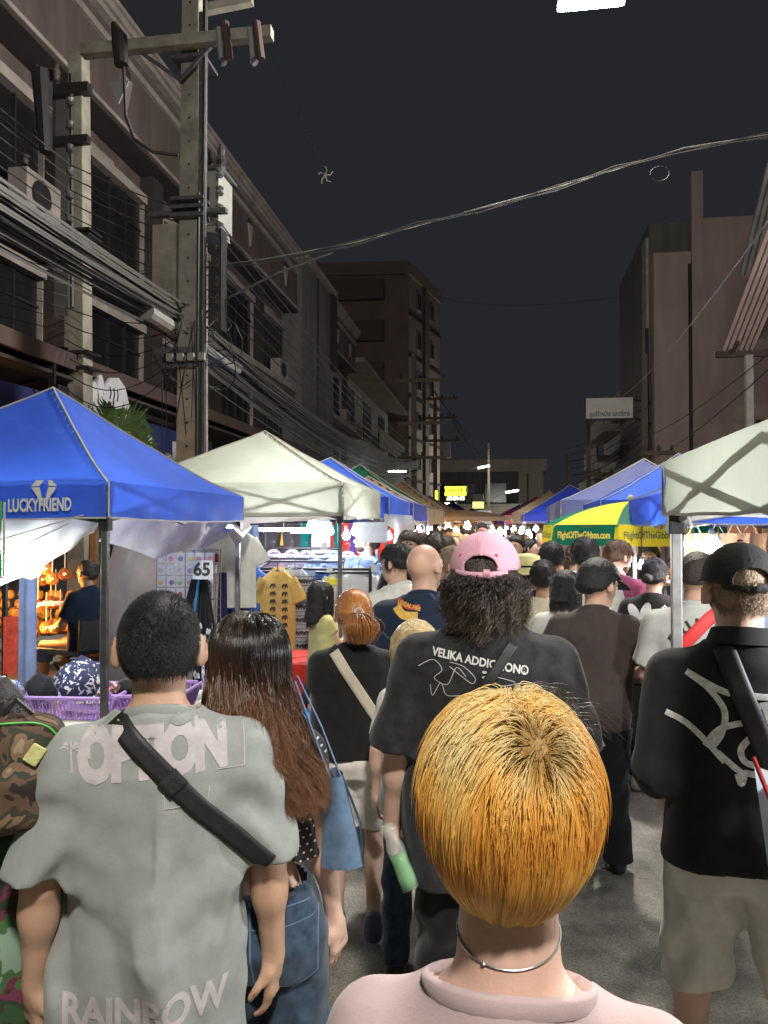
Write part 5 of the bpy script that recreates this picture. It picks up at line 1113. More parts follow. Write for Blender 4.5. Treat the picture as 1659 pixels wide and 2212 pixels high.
TORSO = [(.80, .150, .10, .0), (.88, .168, .112, -.005), (.96, .165, .112, -.005), (1.05, .142, .098, .0), (1.14, .146, .1, .0), (1.25, .163, .108, .0), (1.33, .165, .1, -.005), (1.40, .13, .078, -.015), (1.44, .07, .06, -.02)]
TORSO_F = [(.80, .155, .105, -.005), (.88, .172, .12, -.01), (.96, .155, .108, -.005), (1.07, .12, .084, .0), (1.15, .126, .09, .005), (1.25, .143, .104, .01), (1.33, .142, .09, -.0), (1.40, .11, .066, -.012), (1.44, .06, .05, -.018)]
class Fig: pass
def hand_sdf(p, W, d, n, side, curl=.35, spread=.0, sc=1.0, thumb=None):
    d = np.asarray(d, float); d /= np.linalg.norm(d); n = np.asarray(n, float); n -= d * (n @ d); n /= np.linalg.norm(n); s = np.cross(d, n) * side
    W = np.asarray(W, float); Rm = np.stack([s, n, d], 1).astype(np.float32)
    r = d_box(p, W + d * .048 * sc, (.039 * sc, .0135 * sc, .047 * sc), Rm, .013 * sc)
    r = smin(r, d_cone(p, W - d * .01, W + d * .03, .024 * sc, .022 * sc), .02)
    for i, (L, o) in enumerate(((.066, .031), (.075, .011), (.070, -.010), (.055, -.030))):
        b = W + d * (.088 - .004 * abs(i - 1.3)) * sc + s * o * sc; a1 = curl * (1 + .12 * i); sp = spread * (1.5 - i) * .3
        e1 = d * math.cos(a1) + n * math.sin(a1) + s * sp; m_ = b + e1 * L * .52 * sc; a2 = curl * 2.1; e2 = d * math.cos(a2) + n * math.sin(a2) + s * sp; t = m_ + e2 * L * .34 * sc; a3 = curl * 2.9; t2 = t + (d * math.cos(a3) + n * math.sin(a3)) * L * .26 * sc
        f = np.minimum(np.minimum(d_cone(p, b - d * .012, m_, .0098 * sc, .0088 * sc), d_cone(p, m_, t, .0088 * sc, .0078 * sc)), d_cone(p, t, t2, .0078 * sc, .0068 * sc)); r = smin(r, f, .006)
    tb = W + d * .022 * sc + s * .03 * sc; tm = tb + (d * .62 + s * .55 + n * .35) * .045 * sc; tt = tm + (d * .85 + s * .1 + n * (.35 + curl * .6)) * .036 * sc
    return smin(r, np.minimum(d_cone(p, tb, tm, .0145 * sc, .0105 * sc), d_cone(p, tm, tt, .0105 * sc, .008 * sc)), .012)
def person(label, px=None, topy=None, D=None, pos=None, H=None, yaw=0., face_cam=False, h=.012, fem=False, bw=1.0, head=(0, 0), armL=None, armR=None, legs=None, skin='skin_a',
           top=None, bottom=None, hair=None, nr=1.0, ear=1.0, shoes='shoe_black', cap=None, face=False, glasses=None, group=None, handh=None, scale_head=1.0, hat_off=0.0, bend=0.0, seat=False, hands=None, detail=1, name='person', neck=0.0, bare=False):
    if pos is None:
        P = atD(px, topy, D); pos = (P.x, P.y, 0)
        if H is None: H = (P.z - hat_off) * 1.7 / (1.7 + neck)
    s = H / 1.70; fig = Fig(); fig.s = s
    if face_cam: yaw = math.atan2(-pos[0], pos[1]) + yaw
    E = empty(name, pos, yaw, label, 'person', group); fig.E = E; fig.H = H
    hy, hp = head; Rh = rotz(hy) @ rotx(hp); piv = np.array([0, -.012, 1.50 + neck], np.float32); fig.Rh = Rh; fig.piv = piv
    def bnd(p):
        if not bend: return p
        q = p.copy(); zz = np.maximum(p[:, 2] - .92, 0); q[:, 1] -= bend * zz; q[:, 2] += .18 * abs(bend) * zz * abs(bend); return q
    def unb(v):
        if not bend: return v
        v = v.copy(); zz = np.maximum(v[:, 2] - .92, 0); z2 = zz / (1 + .18 * bend * bend); v[:, 1] += bend * z2; v[:, 2] = np.where(zz > 0, .92 + z2, v[:, 2]); return v
    fig.unb = unb
    def hl(p): return ((p - piv) @ Rh + piv - V3(0, 0, neck)) * (1 / scale_head) + V3(0, 0, 1.5 - 1.5 / scale_head) * 1.0
    def hl_inv(v): v = (v - V3(0, 0, 1.5 - 1.5 / scale_head)) * scale_head; return (v + V3(0, 0, neck) - piv) @ Rh.T + piv
    fig.hl = hl; fig.hl_inv = hl_inv
    T = [(z, a * bw, b * (1 + (bw - 1) * .8), c) for z, a, b, c in (TORSO_F if fem else TORSO)]
    sw = (.150 if fem else .172) * (1 + (bw - 1) * .8)
    ar = .86 if fem else 1.0; ar *= (1 + (bw - 1) * .6)
    J = {}
    armL = armL or ((-.235, -.02, 1.11), (-.25, .04, .87)); armR = armR or ((.235, -.02, 1.11), (.25, .04, .87))
    k_ = sw - .172
    fixx = lambda q, sg: tuple([(q[0] + sg * k_), q[1], q[2]])
    J['sL'] = (-sw, -.012, 1.35); J['eL'], J['wL'] = fixx(armL[0], -1), fixx(armL[1], -1); J['sR'] = (sw, -.012, 1.35); J['eR'], J['wR'] = fixx(armR[0], 1), fixx(armR[1], 1)
    lg = legs or {}
    J['hL'] = (-.085 * bw, -.005, .87); J['hR'] = (.085 * bw, -.005, .87); J['kL'] = lg.get('kL', (-.095, .02, .47)); J['kR'] = lg.get('kR', (.095, .02, .47)); J['aL'] = lg.get('aL', (-.1, -.02, .085)); J['aR'] = lg.get('aR', (.1, -.02, .085))
    J['tL'] = lg.get('tL', (J['aL'][0] - .015, J['aL'][1] + .15, J['aL'][2] - .055)); J['tR'] = lg.get('tR', (J['aR'][0] + .015, J['aR'][1] + .15, J['aR'][2] - .055))
    fig.J = J
    hd = hands or {}
    def f_head(p0):
        p = hl(p0); d = d_ell(p, (0, -.012, 1.606), (.077, .097, .094)); d = smin(d, d_ell(p, (0, .026, 1.562), (.06, .066, .09)), .03)
        d = smin(d, d_ell(p, (0, .046, 1.508), (.042, .038, .033)), .03)
        if detail:
            d = smin(d, d_cone(p, (0, .09, 1.603), (0, .113, 1.566), .008, .0135), .014); d = smin(d, d_ell(p, (0, .094, 1.532), (.024, .011, .011)), .008)
            d = smin(d, d_cone(p, (-.04, .08, 1.618), (.04, .08, 1.618), .010, .010), .014)
            for sg in (-1, 1): d = smax(d, -d_ell(p, (sg * .031, .1, 1.598), (.017, .014, .010)), .012)
            for sg in (-1, 1):
                e = d_ell(p, (sg * (.082 + .009 * ear), -.014, 1.582), (.009, .0225 * ear, .034 * ear), rotz(-sg * .8) @ rotx(.15)); e = smax(e, -d_ell(p, (sg * (.09 + .009 * ear), .008, 1.588), (.009, .014, .02)), .006); d = smin(d, e, .007)
        return d
    def f_body(p0):
        p = p0; d = f_head(p); hb = (piv + (np.array([0, .004, .02 - neck], np.float32)) @ Rh.T)
        d = smin(d, d_cone(p, (0, -.026, 1.36), tuple(hb), (.052 if fem else .06) * nr * (1 + (bw - 1) * .8), (.05 if fem else .056) * nr), .022)
        q = smin(d_loft(p, T) + .012, np.minimum(d_cone(p, (0, -.015, 1.385), (-sw + .015, -.012, 1.348), .05 * ar, .048 * ar), d_cone(p, (0, -.015, 1.385), (sw - .015, -.012, 1.348), .05 * ar, .048 * ar)), .06)
        if not fem: q = smin(q, d_cone(p, (0, -.03, 1.408), (-.11, -.015, 1.378), .042, .033), .05); q = smin(q, d_cone(p, (0, -.03, 1.408), (.11, -.015, 1.378), .042, .033), .05)
        d = smin(d, q, .035)
        for S in 'LR':
            sg = -1 if S == 'L' else 1
            a, e, w = np.array(J['s' + S]), np.array(J['e' + S]), np.array(J['w' + S])
            arm = smin(d_cone(p, a, e, .047 * ar, .036 * ar), d_cone(p, e, w, .0385 * ar, .0255 * ar), .015)
            m_ = e * .72 + w * .28; arm = smin(arm, d_ell(p, m_, (.036 * ar, .036 * ar, .05)), .03); d = smin(d, arm, .03)
            hdS = hd.get(S, {}); dr = hdS.get('d', w - e); n_ = hdS.get('n', (-sg * .8, .55, 0))
            d = smin(d, hand_sdf(p, w, dr, n_, hdS.get('side', 1 if S == 'L' else -1), hdS.get('curl', .32), hdS.get('spread', .2), .93 if fem else 1.0), .012)
        for S in 'LR':
            a, k, t = np.array(J['h' + S]), np.array(J['k' + S]), np.array(J['a' + S]); tt = np.array(J['t' + S])
            leg = smin(d_cone(p, a, k, .078 * (1 + (bw - 1) * .7), .05), d_cone(p, k, t, .05, .034), .02)
            c = k * .68 + t * .32 + np.array([0, -.016, 0]); leg = smin(leg, d_cone(p, c, c * .6 + t * .4, .044, .03), .03)
            leg = smin(leg, d_cone(p, t + np.array([0, -.03, -.045]), t + (tt - t) * .55, .032, .034), .025); leg = smin(leg, d_ell(p, tt, (.044, .06, .022), ), .02)
            if detail and bare:
                for i in range(5): leg = smin(leg, d_ell(p, tt + np.array([(-.032 + .016 * i) , .055 - .004 * i * (1 if S == 'L' else 1), -.004]), (.009, .018, .009)), .006)
            d = smin(d, leg, .035)
        return d
    def run(fn, lo, hi, hh, nm, material, cuts=(), parent=E, uf=True):
        v, f = mesh_sdf(fn, lo, hi, hh)
        if cuts: v, f = drop_caps(v, f, cuts, hh)
        if uf: v = unb(v)
        return np_mesh(nm, v * s, f, M[material], parent)
    js = np.array([J[k] for k in J]); lo = np.minimum(js.min(0) - .24, (-.28, -.25, 0)); hi = np.maximum(js.max(0) + .24, (.28, .25, 1.76 + neck)); lo[2] = -.03
    if top and bottom: bottom = dict(bottom); bottom['waist'] = min(bottom.get('waist', 1.0), dict(dict(hem=.82), **top)['hem'] + .012) if dict(dict(hem=.82), **top)['hem'] < .98 else bottom.get('waist', 1.0)
    fig.body = run(f_body, lo, hi, h, 'body', skin)
    # ---- clothes
    if top:
        tp = dict(ease=.025, sleeve=.75, hem=.82, fold=.006, m='c_black', sr=.075, flare=.012, neck=1.46, n0=.055, ph=1.0, fl=30., collar=True); tp.update(top); ez = tp['ease']
        TT = [(z, a * bw, b, c) for z, a, b, c in ((TORSO_F if fem else TORSO))]
        if not tp.get('fit'): TT = [(z, max(a, .163 * bw if z < 1.35 else a) + ez * (1 if z < 1.38 else .5) + tp['flare'] * max(0, 1.2 - z) / .4, max(b, .103 if z < 1.35 else b) + ez * .8 * (1 if z < 1.38 else .5) + tp['flare'] * max(0, 1.2 - z) / .4, c) for z, a, b, c in TT]
        else: TT = [(z, a + ez, b + ez, c) for z, a, b, c in TT]
        TT = [(.3, TT[0][1], TT[0][2], 0)] + TT
        def f_top(p):
            wz = np.clip((1.36 - p[:, 2]) / .35, 0, 1); ph = tp['ph']
            x_, z_ = p[:, 0], p[:, 2]; fl = tp['fl']
            w1 = np.sin(x_ * fl * .5 + 1.5 * np.sin(z_ * 3.3 + ph) + .6 * np.sin(z_ * 8 + x_ * 7) + ph); w2 = np.sin(x_ * fl * .9 + 2.0 * np.sin(z_ * 4.7 + 2 * ph) + 2); w3 = np.sin((x_ * .8 + z_ * np.sign(x_ + .001) * -.6) * 24 + 2.2 * np.sin(z_ * 6 + ph))
            w1 = (np.exp(1.9 * w1) - 2.2) / 3.2; w2 = (np.exp(1.7 * w2) - 2.0) / 3.0
            fo = -tp['fold'] * (wz * (w1 * (.75 + .35 * np.sin(z_ * 6 + x_ * 3 + ph)) + .5 * w2 * (.5 + .5 * np.sin(z_ * 5 + x_ * 8 + ph)) + .4 * np.sin(p[:, 1] * 30 + 2.5 * np.sin(z_ * 7 + ph))) + .3 * w3 * np.clip(1.2 - np.abs(z_ - 1.16) * 6, 0, 1) + .2 * nz3(p, 38, ph))
            fo = np.clip(fo, -.03, .015) * np.clip((.27 - np.abs(x_)) / .07, .25, 1)
            d = smin(d_loft(p, TT, 2.25), np.minimum(d_cone(p, (0, -.015, 1.392), (-sw + .012, -.012, 1.342), .052 * ar + ez * .35, .054 * ar + ez * .35), d_cone(p, (0, -.015, 1.392), (sw - .012, -.012, 1.342), .052 * ar + ez * .35, .054 * ar + ez * .35)), .055)
            d = smin(d, d_cone(p, (0, -.028, 1.40), (0, -.02, 1.46), .066 * nr * (1 + (bw - 1)), .064 * nr * (1 + (bw - 1) * .6)), .045)
            for S in 'LR':
                a, e, w = [np.array(J[q + S], np.float32) for q in 'sew']
                sl = tp['sleeve' + S] if 'sleeve' + S in tp else tp['sleeve']
                if sl <= 0: continue
                r1 = .058 * ar + ez * .28
                if sl <= 1:
                    en = a + (e - a) * (sl + .25); sv = d_cone(p, a, en + V3(0, 0, -.01), r1, tp['sr'] * ar)
                    ax = (e - a) / np.linalg.norm(e - a); g = (p - (a + (e - a) * sl)) @ ax; sv = np.maximum(sv, g)
                else:
                    en = e + (w - e) * (sl - 1 + .2); ax = (w - e) / np.linalg.norm(w - e); g = (p - (e + (w - e) * (sl - 1))) @ ax
                    sv = smin(d_cone(p, a, e, r1, tp['sr'] * .86 * ar), np.maximum(d_cone(p, e, en, tp['sr'] * .86 * ar, tp['sr'] * .72 * ar), g), .02)
                sv = sv + tp['fold'] * .42 * np.sin((p @ np.asarray(ax)) * 42 + 2.6 * np.sin(p[:, 0] * 21 + p[:, 1] * 17)) * np.clip((1.36 - p[:, 2]) / .08, 0, 1)
                d = smin(d, sv, .028)
            d = d + fo
            d = np.maximum(d, g_hem(p)); d = np.maximum(d, g_neck(p)); 
            for g in extra: d = np.maximum(d, g(p))
            return d
        hemz = tp['hem']; sl_ = tp.get('slope', 0)
        g_hem = lambda p: hemz + sl_ * p[:, 0] - p[:, 2] + .006 * np.sin(p[:, 0] * 17 + 1)
        nk = tp['neck']; g_neck = lambda p: (p[:, 2] - nk) + tp.get('nslope', .45) * (p[:, 1] + .05) + tp.get('ndip', 0) * 1.0 * np.clip(.09 - np.abs(p[:, 0]), 0, .1) - 3 * np.clip(np.sqrt(p[:, 0] ** 2 + (p[:, 1] + .02) ** 2) - .085 * (1 + (nr - 1) * 1.3), 0, 1)
        extra = []
        cuts = [g_hem, g_neck]
        for S in 'LR':
            a, e, w = [np.array(J[q + S], np.float32) for q in 'sew']; sl = tp['sleeve' + S] if 'sleeve' + S in tp else tp['sleeve']
            if sl <= 0: continue
            if sl <= 1: ax = (e - a) / np.linalg.norm(e - a); o_ = a + (e - a) * sl
            else: ax = (w - e) / np.linalg.norm(w - e); o_ = e + (w - e) * (sl - 1)
            cuts.append(lambda p, ax=ax, o_=o_: np.where(np.linalg.norm(p - o_, axis=1) < .17, (p - o_) @ ax + 0 * p[:, 0], 1))
        l2 = lo.copy(); l2[2] = hemz - .05 - abs(sl_) * .3; h2 = hi.copy(); h2[2] = 1.52
        fig.top = run(f_top, l2, h2, h * tp.get('hs', 1), tp.get('name', 'shirt'), tp['m'], cuts)
        if tp.get('collar') and h < .013:
            n_ = 26; ring = []
            rx, ry = .071 * nr * (1 + (bw - 1) * .8), .068 * nr
            for i in range(n_):
                w_ = 2 * math.pi * i / n_; y = -.024 + ry * math.sin(w_); x = rx * math.cos(w_); z = nk - tp.get('nslope', .45) * (y + .05) + .002 - tp.get('ndip', 0) * max(0, min(.1, .09 - abs(x))); ring.append((x, y, z))
            v = []; f = []
            for i, q in enumerate(ring):
                for j, (r_, dz) in enumerate(((1.06, -.022), (1.10, -.002), (1.02, .004), (.95, -.012))): v.append((q[0] * r_, (q[1] + .024) * r_ - .024, q[2] + dz))
            for i in range(n_):
                for j in range(3): f.append((i * 4 + j, ((i + 1) % n_) * 4 + j, ((i + 1) % n_) * 4 + j + 1, i * 4 + j + 1))
            np_mesh('neckband', unb(np.array(v, np.float32)) * s, np.array(f), M[tp.get('band', tp['m'])], E)
    if bottom:
        bt = dict(kind='pants', m='c_black', waist=1.0, hem=.1, r0=.098, r1=.075, r2=.065, ease=.018, fold=.005, ph=.4); bt.update(bottom)
        BT = [(z, a * bw + bt['ease'], b + bt['ease'], c) for z, a, b, c in (TORSO_F if fem else TORSO) if z < 1.12]
        def f_bot(p):
            d = np.maximum(d_loft(p, BT), -(p[:, 2] - .76))
            if bt['kind'] == 'skirt':
                rr = bt['r0'] * 1.6 + bt.get('flare', .25) * np.clip(.95 - p[:, 2], 0, 1); d = smin(d, (np.sqrt((p[:, 0]) ** 2 + (p[:, 1] * 1.25) ** 2) - rr) * .8, .05)
            else:
                for S in 'LR':
                    a, k, t = [np.array(J[q + S], np.float32) for q in 'hka']; t = t + V3(0, 0, -.03)
                    g = smin(d_cone(p, a, k, bt['r0'] * (1 + (bw - 1) * .7), bt['r1']), d_cone(p, k, t, bt['r1'], bt['r2']), .03)
                    g = g + bt['fold'] * (.9 * np.sin(p[:, 2] * 34 + 3 * np.sin(p[:, 0] * 22 + bt['ph'])) * np.clip(1.1 - np.abs(p[:, 2] - .5) * 2.2, .3, 1) + .6 * np.abs(np.sin(p[:, 0] * 40 + 2 * np.sin(p[:, 2] * 8))))
                    d = smin(d, g, .03)
            d = d + bt['fold'] * .7 * nz3(p, 30, bt['ph']); return np.maximum(np.maximum(d, bt['hem'] - p[:, 2]), p[:, 2] - bt['waist'])
        l2 = lo.copy(); l2[2] = bt['hem'] - .04; h2 = hi.copy(); h2[2] = bt['waist'] + .04
        cb_ = [lambda p: p[:, 2] - bt['waist'], lambda p: bt['hem'] - p[:, 2]]
        fig.bottom = run(f_bot, l2, h2, max(h, .009) * bt.get('hs', 1), {'pants': 'trousers', 'skirt': 'skirt', 'shorts': 'shorts'}[bt['kind']], bt['m'], cb_)
    if shoes:
        for S in 'LR':
            a = np.array(J['a' + S]); t = np.array(J['t' + S]); dv = t - a
            v_h = a + np.array([0, -.035, -.05])
            fn = lambda p: np.maximum(smin(smin(d_cone(p, v_h, a + dv * .6 + np.array([0, 0, .0]), .044, .044), d_ell(p, t + np.array([0, .012, .004]), (.052, .078, .036)), .03), d_cone(p, a + np.array([0, -.02, -.02]), a + np.array([0, -.01, .01]), .045, .042), .02), -(p[:, 2] - max(0.002, min(a[2] - .083, t[2] - .03) + .002)))
            b1, b2 = np.minimum(v_h, t) - .12, np.maximum(a, t) + .13
            run(fn, b1, b2, .012, 'shoe', shoes)
    fig.run = run; fig.f_head = f_head; fig.lo = lo; fig.hi = hi; fig.h = h
    # ---- hair as a shaped mass
    if hair:
        hr = dict(style='short', m='hair_black', t=.014, back=1.515, fringe=1.655, side=1.59, rough=.0045, freq=48., drop=.25); hr.update(hair)
        t_ = hr['t']; stl = hr['style']
        def f_hair(p0):
            p = hl(p0); d = d_ell(p, (0, -.014, 1.612), (.078 + t_, .099 + t_, .096 + t_))
            d = smin(d, d_ell(p, (0, -.05, 1.565), (.066 + t_, .05 + t_, .06 + t_)), .03)
            fr, bk, sd = hr['fringe'], hr['back'], hr['side']
            y = p[:, 1]; line = np.where(y > .02, sd + (fr - sd) * np.clip((y - .02) / .065, 0, 1) ** .7, bk + (sd - bk) * np.clip((y + .085) / .1, 0, 1))
            if stl in ('bob', 'long', 'curly', 'bunlow', 'girl'):
                zz = {'bob': 1.50, 'long': 1.6 - hr['drop'], 'curly': 1.5, 'bunlow': 1.54, 'girl': 1.36}[stl]
                if stl in ('bob', 'girl', 'long'):
                    col = d_cone(p, (0, -.035, 1.6), (hr.get('dx', 0), -.06 - hr.get('dy', 0), zz), .09 + t_, hr.get('rb', .085) + t_); col = np.maximum(col, zz - p[:, 2]); d = smin(d, col, .03)
                    line = np.where(y > .035, fr, -9.)
                if stl == 'curly': d = smin(d, d_ell(p, (0, -.03, 1.56), (.105 + t_, .1 + t_, .085)), .04); line = np.where(y > .05, fr, 1.47)
            fade = np.clip((p[:, 2] - line) / hr.get('fade', .03), 0, 1)
            d = d + (1 - fade) * (t_ * .95)
            d = np.maximum(d, (line - p[:, 2]) * .8)
            d = d + hr['rough'] * (nz3(p, hr['freq'], 1.3) + .7 * nz3(p, hr['freq'] * 2.3, 4.1))
            if stl == 'bun' or hr.get('bun'):
                bc = hr.get('bun', (0, -.13, 1.6)); d = smin(d, d_ell(p, bc, (.036, .034, .036)) + .002 * nz3(p, 120, .2), .008)
            if hr.get('tail'): a_, b_ = hr['tail']; d = smin(d, d_cone(p, a_, b_, .022, .03), .012)
            return d
        hlo = np.array([-.2, -.26, 1.30 - max(0, hr['drop'] - .2)]) ; hhi = np.array([.2, .2, 1.77 + neck])
        if stl in ('girl', 'long'): hlo[2] = 1.3 - hr['drop']
        hlo[2] *= 1; fig.hair = run(f_hair, hlo, hhi, min(h, .011) if detail else h, 'hair', hr['m'])
    if cap:
        cp = dict(m='cap_black', brim=True, open=True, tilt=.12, low=1.625, puff=.0, bm=None, strap=True); cp.update(cap)
        tl = rotx(cp['tilt'] * 1.0); cc0 = V3(0, -.01, 1.625)
        def loc(p0): return (hl(p0) - cc0) @ tl + cc0
        def f_cap(p0):
            p = loc(p0); o = d_ell(p, (0, -.012, 1.618), (.094 + cp['puff'], .116 + cp['puff'], .102 + cp['puff'])); d = np.maximum(o, -(o + .010)); 
            d = np.maximum(d, cp['low'] - p[:, 2] + .0015 * np.sin(p[:, 0] * 30))
            if cp['open']: d = np.maximum(d, -d_ell(p, (0, -.125, cp['low'] + .012), (.047, .06, .034)))
            ang = np.arctan2(p[:, 0], p[:, 1]); d = d - .0012 * (np.abs(np.sin(ang * 3)) < .06)
            return d
        fig.cap = run(f_cap, (-.17, -.2, 1.5), (.17, .2, 1.80 + neck), min(h, .0045) if h < .01 else .009, 'cap', cp['m'])
        fig.caploc = (tl, cc0)
        inv = lambda v: hl_inv((v - cc0) @ tl.T + cc0)
        def f_brim(p0):
            p = loc(p0); q = p.copy(); q[:, 2] = p[:, 2] + 2.2 * p[:, 0] ** 2 + .25 * np.clip(p[:, 1] - .09, 0, 1); d = d_ell(q, (0, .105, cp['low'] + .004), (.084, .095, .007)) ; return np.maximum(d, -(d_ell(p, (0, -.012, 1.618), (.09, .112, .3))))
        if cp['brim']: fig.brim = run(f_brim, (-.2, -.15, 1.48), (.2, .3, 1.76), .008, 'brim', cp['bm'] or cp['m']); fig.brim.parent = fig.cap
        if cp['open'] and cp['strap']:
            v = []; f = []; n_ = 22
            for i in range(n_ + 1):
                w_ = math.radians(-90 + (-46 + 92 * i / n_)); rx, ry = .0955 + cp['puff'], .1175 + cp['puff']; zc = cp['low'] - .004 - .006 * math.cos((i / n_ - .5) * math.pi)
                for dz in (-.008, .010): v.append((rx * math.cos(w_), -.012 + ry * math.sin(w_), zc + dz))
            for i in range(n_): f.append((2 * i, 2 * i + 2, 2 * i + 3, 2 * i + 1))
            o = np_mesh('strap', inv(np.array(v, np.float32)) * s, np.array(f), M[cp.get('sm', cp['m'])], fig.cap); md = o.modifiers.new('t', 'SOLIDIFY'); md.thickness = .003
            bk_ = inv(np.array([(x, -.135 - cp['puff'], z) for x in (.012, .03) for z in (cp['low'] - .018, cp['low'] + .008)] + [(x, -.128 - cp['puff'], z) for x in (.012, .03) for z in (cp['low'] - .018, cp['low'] + .008)], np.float32)) * s
            np_mesh('buckle', bk_, np.array([(0, 2, 3, 1), (4, 5, 7, 6), (0, 4, 6, 2), (1, 3, 7, 5)]), M[cp.get('bk', 'steel_frame')], fig.cap, False)
        bt_ = inv(np.array([(0, -.012, 1.722 + cp['puff'])], np.float32))[0] * s
        MB().lathe([(.009 * s, 0), (.007 * s, .004), (0, .006)], bt_, 8).build('button', M[cp['m']], fig.cap)
    if face:
        for sg in (-1, 1):
            c = hl_inv(np.array([[sg * .031, .086, 1.598]], np.float32))[0] * s; r_ = .0125 * s
            o = MB().lathe([(0, -r_), (r_ * .8, -r_ * .6), (r_, 0), (r_ * .8, r_ * .6), (0, r_)], tuple(unb(np.array([c / s]))[0] * s), 10).build('eye', M['eye_white'], E, smooth=True)
            c2 = unb(hl_inv(np.array([[sg * .031, .0955, 1.598]], np.float32)))[0] * s; r_ = .0058 * s
            MB().lathe([(0, -r_), (r_ * .8, -r_ * .6), (r_, 0), (r_ * .8, r_ * .6), (0, r_)], tuple(c2), 8).build('iris', M['eye_dark'], E, smooth=True).parent = o
            pts = unb(hl_inv(np.array([(sg * (.014 + .01 * i), .0985 - .0035 * i, 1.6215 + .0035 * math.sin(i * 1.1)) for i in range(4)], np.float32))) * s
            MB().tube([tuple(q) for q in pts], [.003 * s, .0042 * s, .0036 * s, .0015 * s], 5).build('eyebrow', M['hair_black'], E)
        pts = unb(hl_inv(np.array([(-.021 + .006 * i, .1035 - .0016 * abs(i - 3.5) ** 1.5, 1.5325 + .0012 * math.cos(i)) for i in range(8)], np.float32))) * s
        MB().tube([tuple(q) for q in pts], [.0015 * s] + [.0042 * s] * 6 + [.0015 * s], 6, flat=.8).build('lips', M['lips'], E, smooth=True)
    if glasses:
        for sg in (-1, 1):
            pts = unb(hl_inv(np.array([(sg * .031 + .021 * math.cos(a), .112, 1.598 + .0165 * math.sin(a)) for a in np.linspace(0, 2 * math.pi, 17)], np.float32))) * s
            g0 = MB().tube([tuple(q) for q in pts], .0016 * s, 5).build('glasses_rim', M[glasses], E)
            pts = unb(hl_inv(np.array([(sg * .052, .112, 1.603), (sg * .078, .08, 1.605), (sg * .085, .0, 1.6)], np.float32))) * s; MB().tube([tuple(q) for q in pts], .0018 * s, 4).build('glasses_temple', M[glasses], E)
    return fig

def bvh(o):
    me = o.data; v = np.empty(len(me.vertices) * 3, np.float32); me.vertices.foreach_get('co', v); return BVHTree.FromPolygons([tuple(q) for q in v.reshape(-1, 3)], [tuple(p.vertices) for p in me.polygons])
def decal(fig, target, geo, O, U, W, name, material, off=.0022, dirn=(0, 1, 0), cell=.011, maxd=.5, thick=None):
    """wrap 2-D print geometry on a garment: plane at O (+U right, +W up), cast along dirn"""
    t = bvh(target); bm = bmesh.new(); vv, ff = geo; vs_ = [bm.verts.new((a, b, 0)) for a, b in vv]
    for f in ff:
        try: bm.faces.new([vs_[i] for i in f])
        except ValueError: pass
    bmesh.ops.triangulate(bm, faces=bm.faces[:])
    for _ in range(6):
        long_ = [e for e in bm.edges if e.calc_length() > cell]
        if not long_: break
        bmesh.ops.subdivide_edges(bm, edges=long_, cuts=1); bmesh.ops.triangulate(bm, faces=[f for f in bm.faces if len(f.verts) > 3])
    O = Vector(O); U = Vector(U).normalized(); W = Vector(W).normalized(); dn = Vector(dirn).normalized(); dead = []
    for v in bm.verts:
        p = O + U * v.co.x + W * v.co.y; hit = t.ray_cast(p - dn * .3, dn, maxd + .3)
        if hit[0] is None: dead.append(v); continue
        v.co = hit[0] - dn * off
    bmesh.ops.delete(bm, geom=dead, context='VERTS')
    me = bpy.data.meshes.new(name); bm.to_mesh(me); bm.free(); me.polygons.foreach_set('use_smooth', [True] * len(me.polygons))
    return link_mesh(name, me, M[material], fig.E)
def strap_on(fig, targets, pts, width, name, material, dirn=(0, 1, 0), off=.004, n=40, thick=.003, edge=None):
    """a strap along 3-D control points (person space), pressed on the garment, with real thickness"""
    ts = [bvh(t) for t in targets]; P = [Vector(p) for p in pts]; dn = Vector(dirn).normalized(); cum = [0]
    for a, b in zip(P[:-1], P[1:]): cum.append(cum[-1] + (b - a).length)
    def at(f):
        d = f * cum[-1]
        for i in range(len(P) - 1):
            if d <= cum[i + 1] + 1e-9: return P[i].lerp(P[i + 1], (d - cum[i]) / max(1e-6, cum[i + 1] - cum[i]))
        return P[-1]
    v = []; f = []; rows = []
    for i in range(n + 1):
        p = at(i / n); tg = (at(min(1, i / n + .02)) - at(max(0, i / n - .02))).normalized(); sd = tg.cross(dn).normalized()
        row = []
        for j in range(5):
            q = p + sd * width * (j / 4 - .5); best = None
            for t in ts:
                hit = t.ray_cast(q - dn * .35, dn, .7)
                if hit[0] is not None and (best is None or (hit[0] - q).dot(dn) < (best - q).dot(dn)): best = hit[0]
            row.append(best - dn * off if best is not None else None)
        if row[2] is None: continue
        row = [r if r is not None else row[2] + sd * width * (j / 4 - .5) for j, r in enumerate(row)]
        mid = row[2]; rows.append([r - dn * ((r - mid).dot(dn)) * .5 for r in row])
    n = len(rows) - 1; v = [r for row in rows for r in row]
    # smooth depth along the strap
    for _ in range(3):
        for i in range(1, n):
            for j in range(5): k = i * 5 + j; a = (v[k - 5] + v[k + 5]) / 2; v[k] = v[k] - dn * min(0, 0) + dn * ((a - v[k]).dot(dn) * .5)
    for i in range(n):
        for j in range(4): f.append((i * 5 + j, i * 5 + j + 1, (i + 1) * 5 + j + 1, (i + 1) * 5 + j))
    me = bpy.data.meshes.new(name); me.from_pydata([tuple(q) for q in v], [], f); me.polygons.foreach_set('use_smooth', [True] * len(f))
    o = link_mesh(name, me, M[material], fig.E); md = o.modifiers.new('t', 'SOLIDIFY'); md.thickness = thick; md.offset = 1
    return o
